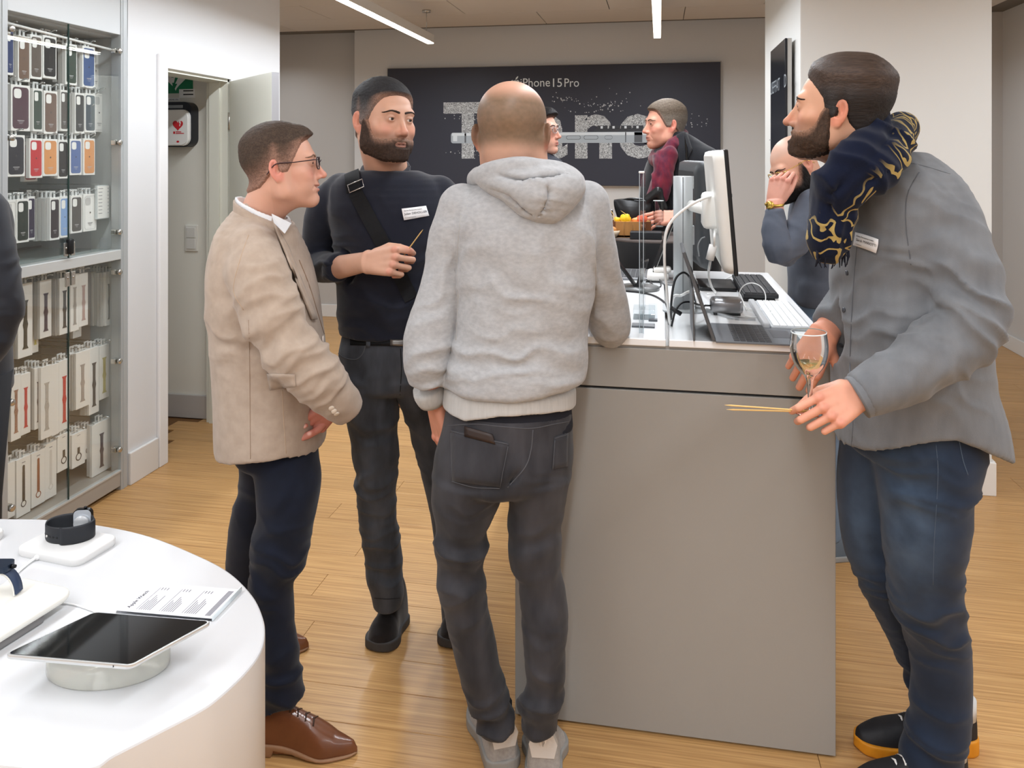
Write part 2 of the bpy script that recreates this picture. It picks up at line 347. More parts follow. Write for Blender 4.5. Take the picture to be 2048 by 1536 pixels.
bm_ = MB().box((0, 0.0006, -.008), (PL - .0012, PW - .0006, 0), .0012); board_me = mesh_of('board', bm_.v, bm_.f, bamboo, smooth=False)
rows = int((YB + .15 - 1.35) / PW) + 1; big = MB(); nb = 0
for r in range(rows):
    y = 1.35 + r * PW; x = -3.4 - random.random() * PL * .9
    if y < 4.6: x = -2.55 - random.random() * PL * .3
    while x < XR:
        if (y > 4.5 or x + PL > -2.9) and nb < 298:
            o = bpy.data.objects.new('board', board_me); put(o, (x, y, 0), fl); nb += 1
        else: big.box((x, y + .0006, -.008), (x + PL - .0012, y + PW - .0006, 0))
        x += PL
for r in range(int((1.35 - YF) / PW) + 1):           # behind and below the camera, never in view
    y = 1.35 - (r + 1) * PW; big.box((-4.5, y + .0006, -.008), (XR, y + PW - .0006, 0))
for r in range(24): big.box((-4.5, 1.35 + r * PW + .0006, -.008), (-2.98, 1.35 + (r + 1) * PW - .0006, 0))
big.build('more_boards', bamboo, fl, kind='stuff')
# ------------------------------------------------------------------ walls
def wall(name, lo, hi, m, b=0): return MB().box(lo, hi, b).build(name, m, kind='structure')
DY0, DY1, DZ = 3.665, 4.275, 2.025
CABY0, CABY1 = 1.9, 3.375
wl = MB(); T = .13
wl.box((XW - T, CABY1, 0), (XW, DY0, CEIL)).box((XW - T, DY1, 0), (XW, 4.91, CEIL)).box((XW - T, DY0, DZ), (XW, DY1, CEIL)).box((XW - T, YF, 0), (XW, CABY0, CEIL)).box((XW - T, CABY0, 2.6), (XW, CABY1, CEIL))
wl.build('wall_left', white_paint, kind='structure')
wall('wall_closet', (-4.3, 4.32, 0), (XW - T, 4.42, CEIL), mat('closet_paint', (236, 234, 224), .6))
wall('wall_closet_side', (-3.75, 3.55, 0), (-3.65, 4.32, CEIL), mat('closet_paint', (236, 234, 224)))
wall('wall_behind_cabinet', (-3.1, CABY0 - .05, 0), (-3.02, 3.5, CEIL), greige_paint)
wall('wall_back', (-2.87, YB, 0), (1.2, YB + .3, CEIL), greige_paint)
wall('wall_recess', (-4.6, YB + .12, 0), (-2.87, YB + .3, CEIL), taupe_paint)
wall('wall_recess_side', (-4.6, 4.42, 0), (-4.5, YB + .12, CEIL), taupe_paint)
wall('wall_right', (XR, YF, 0), (XR + .1, YB + .3, CEIL), greige_paint)
wall('wall_far_right', (1.2, YB + .05, 0), (XR, YB + .3, CEIL), taupe_paint)
wall('wall_front', (-4.6, YF - .1, 0), (XR + .1, YF, CEIL), white_paint)
pl = MB().box((.668, 4.02, 0), (1.518, 5.32, CEIL), .004).build('pillar', pillar_paint, kind='structure')
# ceiling with its boards
ce = MB().box((-4.6, YF, CEIL), (XR + .1, YB + .3, CEIL + .06)).build('ceiling', gap_dark, kind='structure')
tl = MB().box((.003, .003, -.012), (1.197, .597, -.0002), .003); tile_me = mesh_of('ceiling_board', tl.v, tl.f, ceil_mat, smooth=False)
ty = YB - .12; k = 0
while ty > YF + .6:
    tx = -4.6 - (.6 if k % 2 else 0)
    while tx < XR:
        lo, hi = max(tx, -4.59), min(tx + 1.2, XR + .05)
        if hi - lo > .3:
            if hi - lo > 1.19: o = bpy.data.objects.new('ceiling_board', tile_me); put(o, (tx, ty - .6, CEIL), ce)
            else: MB().box((lo + .003, ty - .597, CEIL - .012), (hi - .003, ty - .003, CEIL - .0002), .003).build('ceiling_board', ceil_mat, ce)
        tx += 1.2
    ty -= .6; k += 1
# baseboards
bb = mat('baseboard_white', (228, 227, 225), .45)
def baseb(name, lo, hi, m=bb): return MB().box(lo, hi, .004).build(name, m, kind='structure')
baseb('baseboard_left', (XW, CABY1, 0), (XW + .016, DY0 - .075, .155)); baseb('baseboard_left_end', (XW, DY1 + .08, 0), (XW + .016, 4.91, .13))
baseb('baseboard_back', (-2.87, YB - .015, 0), (1.2, YB, .12)); baseb('baseboard_recess', (-4.5, YB + .105, 0), (-2.87, YB + .12, .12))
baseb('baseboard_closet', (-3.65, 4.305, 0), (XW - T, 4.32, .14), mat('baseboard_grey', (190, 186, 182), .5))
baseb('baseboard_right', (XR - .016, YF, 0), (XR, YB + .05, .12)); baseb('baseboard_far_right', (1.2, YB + .035, 0), (XR - .016, YB + .05, .12))
p_ = MB().box((.655, 4.002, 0), (1.531, 4.02, .155), .004).box((1.518, 4.02, 0), (1.534, 5.32, .155), .004).box((.652, 4.02, 0), (.668, 5.32, .155), .004); p_.build('baseboard_pillar', mat('baseboard_pillar', (240, 238, 234), .45), kind='structure')
# door opening: casing, lining, open leaf
casing = MB(); cw = .07
casing.box((XW, DY0 - cw, 0), (XW + .018, DY0, DZ + cw), .004).box((XW, DY1, 0), (XW + .018, DY1 + cw, DZ + cw), .004).box((XW, DY0, DZ), (XW + .018, DY1, DZ + cw), .004)
casing.build('trim_1', mat('casing_white', (240, 240, 241), .4), kind='structure')
lining = MB(); lining.box((XW - T - .005, DY0 - .002, 0), (XW + .002, DY0 + .016, DZ)).box((XW - T - .005, DY1 - .016, 0), (XW + .002, DY1 + .002, DZ)).box((XW - T - .005, DY0, DZ - .016), (XW + .002, DY1, DZ)).box((XW - T + .02, DY1 - .03, 0), (XW - .045, DY1 - .016, DZ - .016))
lining.build('trim_2', door_paint, kind='structure')
hx = np.array([XW + .022, DY1 + .004, 0]); dl = un([.545, -.5, 0]); dn = np.array([dl[1], -dl[0], 0])
dr = MB().box((0, -.02, .008), (.7, .02, DZ - .012), .003, ax=(hx, dl, dn, UP)).build('door_1', door_paint, base=hx, kind='structure')
MB().box((.7, -.0195, .01), (.7015, .0195, DZ - .014), 0, ax=(hx, dl, dn, UP)).build('edge_strip', mat('door_edge', (176, 176, 180), .5), dr)
hd = MB(); hh = hx + dl * .64 + UP * 1.02
for sg in (-1, 1):
    hd.box((-.02, sg * .02, -.11), (.02, sg * .026, .11), .004, ax=(hh, dl, dn, UP)); hd.tube([hh + dn * sg * .02, hh + dn * sg * .062], .009); hd.tube([hh + dn * sg * .058, hh + dn * sg * .058 - dl * .11], .009)
hd.build('door_handle', steel, dr)
mg = MB()
for z in (.25, 1.78): mg.tube([hx + UP * (z - .05) + dn * .02 , hx + UP * (z + .05) + dn * .02], .009)
mg.build('hinge', steel, dr)
# ------------------------------------------------------------------ suspended light bars
lamp_body = mat('lamp_body', (225, 222, 216), .5); diffuser = mat('lamp_diffuser', (255, 252, 242), .5, emit=((255, 250, 240), 7.0))
def light_bar(x, y0, y1, label, grp=None, power=None, z=2.5):
    t = thing('light_bar', (x, (y0 + y1) / 2, z), label, 'lamp', grp)
    MB().box((x - .03, y0, z + .008), (x + .03, y1, z + .075), .003).build('housing', lamp_body, t)
    MB().box((x - .026, y0 + .01, z), (x + .026, y1 - .004, z + .0085)).build('diffuser', diffuser, t)
    n = max(2, int((y1 - y0) / 1.4) + 1)
    for yy in np.linspace(y0 + .25, y1 - .12, n):
        MB().tube([(x, yy, z + .075), (x, yy, CEIL - .012)], .0025).lathe((x, yy, CEIL - .03), [(.035, 0), (.035, .018)], 16).build('suspension_wire', steel, t)
    la = bpy.data.lights.new('bar_light', 'AREA'); la.shape = 'RECTANGLE'; la.size = .05; la.size_y = y1 - y0; la.energy = (power or LIGHT_BAR_POWER) * (y1 - y0) / 3; la.color = (.90, .96, 1.03); la.spread = math.radians(170)
    lo = bpy.data.objects.new('bar_light', la); C.objects.link(lo); lo.parent = t; lo.location = (0, 0, -.012)
light_bar(-1.866, 2.2, 6.31, 'long suspended light bar shining toward the left aisle, ending before the dark poster')
light_bar(-.02, 2.2, 6.33, 'suspended light bar over the sales counter, its lit end in front of the poster')
for x, wd in ((-1.866, 'display table'), (-.02, 'sales counter')): light_bar(x, -2.6, 1.6, 'suspended light bar outside the picture, in line with the %s' % wd, 'light bars outside the picture')
light_bar(1.9, -2.6, 3.4, 'suspended light bar over the right aisle, outside the picture')
light_bar(-3.6, 5.0, 6.9, 'added unseen light bar in the back recess, hidden behind the white wall', power=13)  # unseen extra bar, added to brighten the back walls
light_bar(1.9, 5.6, 6.8, 'added unseen light bar hidden behind the white pillar', power=14)  # extra bar kept out of sight, added to light the area right of the pillar
# ------------------------------------------------------------------ poster on the back wall
YP = YB - .05
a0, a1 = onY(775, 140, YP), onY(1441, 121, YP); zb = onY(1290, 372, YP)[2]; zt = (a0[2] + a1[2]) / 2
po = thing('poster', (a0[0], YB, zb), 'large dark wall poster with a speckled silver word and a side view of a phone', 'poster')
MB().box((a0[0], YP, zb), (a1[0], YB - .001, zt), .004).build('panel', mat('poster_navy', (52, 54, 66), .55), po)
MB().box((a0[0] - .008, YP + .012, zb - .008), (a1[0] + .008, YB - .001, zb), 0).box((a0[0] - .008, YP + .012, zt), (a1[0] + .008, YB - .001, zt + .008)).box((a0[0] - .008, YP + .012, zb), (a0[0], YB - .001, zt)).box((a1[0], YP + .012, zb), (a1[0] + .008, YB - .001, zt)).build('poster_frame', mat('poster_edge', (168, 164, 158), .4, .4), po)
speck = bpy.data.materials.new('speckled_silver'); speck.use_nodes = True; nt = speck.node_tree; b_ = nt.nodes['Principled BSDF']
tc = nt.nodes.new('ShaderNodeTexCoord'); n1 = nt.nodes.new('ShaderNodeTexNoise'); n1.inputs['Scale'].default_value = 75; n1.inputs['Detail'].default_value = 6; n1.inputs['Distortion'].default_value = 2; nt.links.new(tc.outputs['Object'], n1.inputs['Vector'])
r1 = nt.nodes.new('ShaderNodeValToRGB'); nt.links.new(n1.outputs[0], r1.inputs[0]); r1.color_ramp.elements[0].position = .36; r1.color_ramp.elements[0].color = (*lin((70, 72, 78)), 1); r1.color_ramp.elements[1].position = .62; r1.color_ramp.elements[1].color = (*lin((226, 230, 232)), 1); nt.links.new(r1.outputs[0], b_.inputs['Base Color']); b_.inputs['Roughness'].default_value = .6
prt = mat('poster_white', (225, 232, 235), .6)
XD, ND = np.array([1., 0, 0]), UP
def fit_text(name, ch, pa, pb_, py, pz, m, bold=0.0):
    o = text(name, ch, 1.0, (0, 0, 0), XD, UP, m, po, .0004, bold=bold)
    v = np.array([q.co for q in o.data.vertices]); lo_, hi_ = v.min(0), v.max(0); x0_, x1_ = onY(pa, pz, YP)[0], onY(pb_, pz, YP)[0]; zt_, zb_ = onY(pa, py, YP)[2], onY(pa, pz, YP)[2]
    for q in o.data.vertices: q.co = Vector(((q.co.x - lo_[0]) / (hi_[0] - lo_[0]) * (x1_ - x0_), (q.co.y - lo_[1]) / (hi_[1] - lo_[1]) * (zt_ - zb_), q.co.z))
    o.location = Vector(np.array([x0_, YP - .001, zb_]) - ORIG[po.name])
for t_, xa, xb in (('iPhone', 1041, 1100), ('15', 1106, 1124), ('Pro', 1129, 1158)): fit_text('headline_word', t_, xa, xb, 157, 174, prt)
# leaf and body of the fruit emblem beside the headline (mostly behind a head)
ax_, az_ = onY(1030, 166, YP)[0], onY(1030, 166, YP)[2]
ring = [(.052 * math.cos(t) * (1 + .10 * math.cos(2 * t)), .056 * math.sin(t) - .012 * (math.sin(t) > .9)) for t in np.linspace(0, 2 * math.pi, 36, endpoint=False)]
ring = [(x - (.022 * math.exp(-((y - .004) / .02) ** 2) if x > 0 else 0), y) for x, y in ring]
em = MB().prism(ring, np.array([ax_, YP, az_ - .02]), XD, UP, np.array([0, -1., 0]), .0008); em.prism([(0, .048), (.004, .066), (.018, .08), (.026, .082), (.024, .068), (.012, .054)], np.array([ax_ + .004, YP, az_ - .02]), XD, UP, np.array([0, -1., 0]), .0008)
em.build('emblem', prt, po)
for ch, pa, pb_, py in (('T', 887, 985, 205), ('i', 998, 1014, 200), ('t', 1020, 1054, 208), ('a', 1062, 1135, 229), ('n', 1150, 1224, 229), ('e', 1237, 1312, 228)):
    fit_text('silver_letter', ch, pa, pb_, py, 317, speck, .03)
# phone seen from its side, printed across the word
ph0, ph1 = onY(902, 276, YP)[0], onY(1296, 272, YP)[0]; pz = onY(1160, 275, YP)[2]; ph_h = .098
phm = [mat('print_titanium', (178, 188, 196), .5), mat('print_titanium_light', (226, 234, 240), .5), mat('print_titanium_dark', (96, 100, 106), .5), mat('print_lens', (58, 60, 66), .5)]
pb = MB(); Yv = np.array([0, -1., 0]); oo = np.array([(ph0 + ph1) / 2, YP - .0012, pz])
pb.prism(rrect(ph1 - ph0, ph_h, .022), oo, XD, UP, Yv, .001, 0)
pb.box((ph0 + .01, YP - .0026, pz + .02), (ph1 - .01, YP - .0022, pz + .045), 0, 1); pb.box((ph0 + .13, YP - .0026, pz - .044), (ph0 + .145, YP - .0022, pz + .044), 0, 2); pb.box((ph1 - .20, YP - .0026, pz - .046), (ph1 - .192, YP - .0022, pz + .046), 0, 2)
pb.box((ph0 + .02, YP - .0028, pz - .03), (ph0 + .06, YP - .0022, pz + .03), 0, 1); pb.box((ph1 - .12, YP - .0026, pz - .045), (ph1 - .05, YP - .0022, pz + .045), 0, 2)
pb.build('phone_side', phm, po)
bt = MB()
for cx, wd in ((1147, .13), (1182, .13), (1217, .07)):
    pr = rrect(wd, .036, .017); o2 = np.array([onY(cx, 275, YP)[0], YP - .0026, pz]); bt.prism(pr, o2, XD, UP, Yv, .0006, 2); bt.prism([(a * .94, b * .8) for a, b in pr], o2 + Yv * .0006, XD, UP, Yv, .0004, 0)
bt.build('side_button', phm, po)
ln = MB(); l0, l1 = onY(1190, 262, YP)[0], onY(1290, 262, YP)[0]; ln.prism([(0, 0), (.03, .03), (l1 - l0, .03), (l1 - l0, 0)], np.array([l0 - .02, YP - .0012, pz + ph_h / 2]), XD, UP, Yv, .0008, 3)
for i in range(4):
    x = l0 + .02 + i * (l1 - l0 - .02) / 4; ln.box((x, YP - .002, pz + ph_h / 2 + .028), (x + (l1 - l0) / 4.8, YP - .0012, pz + ph_h / 2 + .056), 0, 3); ln.box((x + .03, YP - .0024, pz + ph_h / 2 + .03), (x + .05, YP - .0019, pz + ph_h / 2 + .052), 0, 1)
ln.build('camera_bump', phm, po)
dust = MB(); rd = random.Random(3)
for i in range(230):
    cx, cy, s = rd.choice([(1195, 226, 34), (1130, 205, 14), (1330, 232, 20), (950, 250, 24), (950, 300, 24), (1215, 216, 22), (950, 230, 22), (1370, 255, 22)])
    p = onY(cx + rd.gauss(0, s), cy - abs(rd.gauss(0, s * .5)) * (1 if cx > 1000 else -.6), YP); r = rd.uniform(.002, .006); dust.box((p[0] - r, YP - .0012, p[2] - r), (p[0] + r, YP - .0003, p[2] + r))
dust.build('silver_dust', speck, po, kind='stuff')
# ------------------------------------------------------------------ dark screen on the pillar
XPf = .668 - .05
s0, s1 = onX(1541, 318, XPf), onX(1570, 76, XPf)
sg = thing('wall_screen', (.668, (s0[1] + s1[1]) / 2, s0[2]), 'tall narrow black screen mounted on the side of the white pillar', 'screen')
ylo, yhi = s1[1], s0[1]; zlo, zhi = onX(1541, 318, XPf)[2], s1[2]
MB().box((XPf, ylo, zlo), (XPf + .012, yhi, zhi), .003).build('display', mat('screen_black', (26, 29, 36), .18), sg)
MB().box((XPf + .012, ylo + .004, zlo), (.652, yhi, zhi), .002).build('casing', mat('screen_case', (190, 188, 184), .4, .4), sg)
MB().box((.65, ylo + .15, zlo + .3), (.668, yhi - .15, zhi - .3)).build('wall_bracket', black_plastic, sg)
text('display_lettering', 'D', .095, (XPf - .0008, onX(1541, 190, XPf)[1] - .50, onX(1541, 190, XPf)[2]), (0, -1, 0), UP, mat('screen_text', (140, 146, 152), .5), sg, .0003, sx=1.1)
text('display_lettering', 'LIEFFAT', .095, (XPf - .0008, onX(1541, 190, XPf)[1], onX(1541, 190, XPf)[2]), (0, -1, 0), UP, mat('screen_text', (140, 146, 152), .5), sg, .0003, sx=1.1)
MB().box((XPf - .001, onX(1539, 279, XPf)[1] - .06, onX(1539, 281, XPf)[2]), (XPf, onX(1539, 279, XPf)[1], onX(1539, 279, XPf)[2])).build('status_light', mat('screen_text', (140, 146, 152), .5), sg)
# ------------------------------------------------------------------ glass display cabinet built into the left wall
cab = thing('display_cabinet', (XW, 2.99, 0), 'tall grey display cabinet with glass doors full of hanging boxed accessories', 'cabinet')
Zt, Zm0, Zm1, Zb = 2.146, 1.088, 1.135, .088
XB = -2.98
cp = MB().box((XB, CABY0, .02), (XB + .02, CABY1, 2.6)).box((XB, CABY0, .02), (XW - .01, CABY0 + .02, 2.6)); cp.build('back_panel', cab_back, cab)
MB().box((XB, CABY1 - .018, .02), (XW - .004, CABY1, Zt)).build('side_panel', cab_panel, cab)
MB().box((XB + .02, 2.605, .02), (XW - .02, 2.622, Zt)).build('side_panel', cab_panel, cab)
st = MB(); st.box((XW - .05, 3.322, 0), (XW + .004, 3.366, 2.6), .002).box((XW - .01, 3.334, 0), (XW + .006, 3.338, 2.6)); st.build('frame_stile', alu, cab)
st = MB(); st.box((XW - .05, 2.575, 0), (XW + .004, 2.664, 2.6), .002).box((XW - .01, 2.634, 0), (XW + .007, 2.640, 2.6)); st.build('frame_stile', alu, cab)
MB().box((XW - .05, 2.664, Zt), (XW, 3.322, CEIL - .17), .002).build('fascia_panel', cab_panel, cab)
MB().box((XW - .05, CABY0, .0), (XW, 2.575, 2.6), .002).build('fascia_panel', cab_panel, cab)
MB().box((XB + .02, 2.622, Zt - .01), (XW - .05, CABY1 - .018, Zt + .01)).build('inner_top', cab_panel, cab)
MB().box((XW - .05, 2.664, Zm0), (XW + .004, 3.322, Zm1), .003).build('middle_rail', mat('rail_light', (206, 209, 208), .35, .2), cab)
MB().box((XB + .02, 2.622, Zm0 + .005), (XW - .05, CABY1 - .018, Zm1 - .004), .002).build('middle_shelf', mat('glassy_shelf', (168, 180, 178), .2), cab)
MB().box((XW - .46, 2.622, .02), (XW + .001, 3.322, Zb), .003).build('plinth', mat('plinth_grey', (176, 172, 166), .4, .2), cab)
MB().box((XW - .02, 2.664, Zb), (XW + .004, 3.322, Zb + .008)).build('bottom_rail', mat('rail_light', (206, 209, 208)), cab)
tr = MB(); tr.tube([onX(14, 46, XW - .03), onX(236, 103, XW - .03)], .006); tr.build('top_bar', white_plastic, cab)
for j in range(9): # slat grooves of the back panel
    z = .25 + j * .22
    MB().box((XB + .02, 2.622, z), (XB + .0225, CABY1 - .018, z + .011)).build('groove_strip', mat('groove_dark', (70, 74, 74), .6), cab)
YS = 2.99
for (y0, y1, z0, z1, left, knobs) in ((2.667, YS - .001, Zm1 + .003, Zt - .003, True, (57, 275, 492)), (YS + .001, 3.32, Zm1 + .003, Zt - .003, False, (102, 285, 464)), (2.667, YS - .001, Zb + .01, Zm0 - .003, True, (805, 1016)), (YS + .001, 3.32, Zb + .01, Zm0 - .003, False, (544, 722, 899))):
    gd = MB().box((XW - .004, y0, z0), (XW + .001, y1, z1)).build('glass_door', pane_glass, cab)
    eg = MB(); ye = y1 if left else y0; eg.box((XW - .004, ye - .0012, z0), (XW + .0012, ye + .0012, z1)); eg.build('polished_edge', mat('glass_edge', (44, 66, 62), .2), gd)
    for ky in knobs:
        p = onX(21 if left else 237, ky, XW); kn = MB().lathe((XW, p[1], p[2]), [(.008, 0), (.0135, .002), (.0135, .011), (.010, .014)], 20, ax=(1, 0, 0)); kn.box((XW - .03, p[1] - .016, p[2] - .012), (XW - .005, p[1] + .016, p[2] + .012), .003); kn.build('hinge_knob', steel, gd)
for ya, yb_, za, zb_ in ((-.034, -.012, Zm1 + .012, Zm1 + .07), (.006, .028, Zm1 + .012, Zm1 + .07), (-.026, -.004, Zm0 - .072, Zm0 - .01), (.006, .03, Zm0 - .07, Zm0 - .01)):
    MB().box((XW + .001, YS + ya, za), (XW + .009, YS + yb_, zb_), .002).lathe((XW + .0085, YS + (ya + yb_) / 2, za * .4 + zb_ * .6), [(.005, 0), (.004, .003)], 12, ax=(1, 0, 0)).build('lock_plate', steel, cab)
MB().box((XW + .002, YS - .02, Zm1 + .02), (XW + .022, YS + .008, Zm1 + .085), .005).build('lock_cylinder', black_plastic, cab)
# products: (row, px left, px right, y top, y bottom, kind, colour words, rgb, how far behind, boxes stacked behind)
PR = [
 (1, 13, 27, 55, 150, 'case', 'deep blue', (50, 66, 112), 0, 0), (1, 36, 60, 72, 163, 'case', 'warm brown', (120, 97, 84), 0, 1), (1, 61, 84, 70, 158, 'case', 'taupe', (101, 91, 85), 0, 0), (1, 86, 113, 72, 157, 'case', 'black', (44, 46, 50), 0, 1), (1, 112, 127, 80, 165, 'case', 'dark taupe', (88, 82, 78), .05, 0), (1, 131, 154, 88, 170, 'case', 'forest green', (62, 78, 70), 0, 1), (1, 152, 163, 92, 172, 'case', 'pale pink', (196, 168, 164), .05, 0), (1, 165, 190, 93, 176, 'case', 'steel blue', (80, 104, 152), 0, 1), (1, 184, 199, 103, 180, 'clear', 'clear', (226, 226, 226), .06, 0),
 (2, 13, 20, 165, 262, 'case', 'royal blue', (60, 84, 150), .03, 0), (2, 22, 60, 170, 262, 'case', 'plum', (86, 60, 73), 0, 1), (2, 66, 85, 177, 263, 'case', 'grey green', (68, 84, 78), 0, 1), (2, 88, 115, 182, 268, 'case', 'cocoa brown', (122, 101, 92), 0, 1), (2, 121, 136, 180, 262, 'case', 'stone grey', (96, 92, 90), 0, 1), (2, 150, 169, 186, 267, 'case', 'charcoal', (74, 76, 78), 0, 2), (2, 170, 191, 187, 265, 'case', 'slate blue', (86, 98, 108), 0, 1), (2, 186, 210, 187, 264, 'clear', 'clear', (230, 230, 230), .04, 0),
 (3, 14, 50, 270, 353, 'case', 'navy', (38, 42, 55), 0, 1), (3, 48, 75, 284, 363, 'case', 'crimson', (170, 34, 60), .07, 0), (3, 59, 85, 277, 356, 'case', 'bright red', (204, 58, 66), 0, 0), (3, 86, 115, 278, 352, 'case', 'wide orange', (229, 160, 102), 0, 1), (3, 116, 136, 280, 357, 'case', 'black', (64, 66, 70), 0, 1), (3, 140, 163, 278, 350, 'case', 'periwinkle blue', (98, 120, 172), 0, 1), (3, 167, 190, 277, 350, 'case', 'narrow orange', (231, 162, 106), 0, 1),
 (4, 13, 32, 400, 489, 'clear', 'clear', (228, 228, 228), 0, 1), (4, 33, 58, 398, 485, 'case', 'bottle green', (28, 46, 43), 0, 1), (4, 55, 70, 393, 480, 'case', 'violet navy', (50, 44, 74), .05, 0), (4, 100, 119, 395, 480, 'case', 'dark aubergine', (45, 37, 49), 0, 5), (4, 120, 139, 393, 475, 'case', 'light blue', (142, 176, 224), 0, 0), (4, 142, 164, 391, 466, 'case', 'mouse grey', (86, 84, 84), 0, 2), (4, 167, 193, 388, 462, 'clear', 'clear', (232, 232, 232), 0, 2),
 (5, 36, 65, 567, 714, 'band', 'dark green', (58, 64, 61), 0, 2), (5, 64, 77, 565, 705, 'band', 'yellow', (224, 216, 128), .04, 0), (5, 80, 103, 560, 675, 'band', 'purple', (74, 66, 86), 0, 1), (5, 119, 139, 555, 668, 'band', 'charcoal', (62, 60, 62), 0, 2), (5, 141, 158, 548, 662, 'band', 'sand grey', (176, 170, 164), 0, 1), (5, 158, 176, 546, 652, 'band', 'pale pink', (238, 204, 198), 0, 0), (5, 146, 163, 570, 675, 'band', 'white', (232, 230, 226), .08, 0), (5, 211, 226, 543, 650, 'band', 'steel grey', (122, 124, 128), 0, 5),
 (6, 22, 42, 750, 880, 'band', 'braided brown', (104, 66, 56), 0, 0), (6, 42, 61, 747, 868, 'band', 'bright red', (205, 40, 52), 0, 1), (6, 69, 85, 735, 857, 'band', 'dark plum', (70, 50, 64), 0, 3), (6, 82, 105, 732, 876, 'band', 'silvery', (214, 208, 200), -.015, 0), (6, 104, 118, 728, 870, 'plain', 'plain white', (240, 240, 238), -.01, 0), (6, 118, 139, 720, 860, 'band', 'coral red', (208, 54, 60), 0, 1), (6, 139, 151, 705, 815, 'band', 'pale grey', (200, 196, 192), .03, 0), (6, 152, 178, 703, 815, 'band', 'mottled', (190, 178, 172), 0, 2), (6, 178, 198, 695, 827, 'band', 'dark brown', (90, 78, 72), 0, 2), (6, 199, 218, 690, 797, 'band', 'olive yellow', (200, 190, 128), 0, 2),
 (7, 14, 30, 925, 1035, 'plain', 'plain white', (242, 242, 240), 0, 1), (7, 33, 61, 915, 1030, 'ring', 'black', (58, 54, 53), 0, 2), (7, 63, 90, 902, 1010, 'ring', 'tan brown', (152, 84, 50), 0, 2), (7, 90, 113, 885, 995, 'ring', 'white', (226, 224, 220), 0, 1), (7, 115, 140, 868, 940, 'ring', 'short black', (52, 50, 50), 0, 4), (7, 144, 170, 865, 932, 'ring', 'short dark grey', (60, 58, 58), 0, 3), (7, 166, 185, 857, 917, 'ring', 'short grey', (74, 72, 72), .02, 3), (7, 184, 222, 843, 945, 'band', 'wide grey purple', (98, 90, 98), -.01, 1)]
ROWN = {1: 'top hook row', 2: 'second hook row', 3: 'third hook row', 4: 'fourth hook row', 5: 'first lower row', 6: 'second lower row', 7: 'bottom row'}
ORD = ['first', 'second', 'third', 'fourth', 'fifth', 'sixth', 'seventh', 'eighth', 'ninth', 'tenth', 'eleventh']
XV, YV = np.array([1., 0, 0]), np.array([0, 1., 0]); card_side = mat('card_side', (222, 222, 220), .5); tab_clear = mat('hang_tab', (226, 228, 228), .3)
rowcount = {r: sum(1 for p in PR if p[0] == r) for r in ROWN}; seen = {r: 0 for r in ROWN}
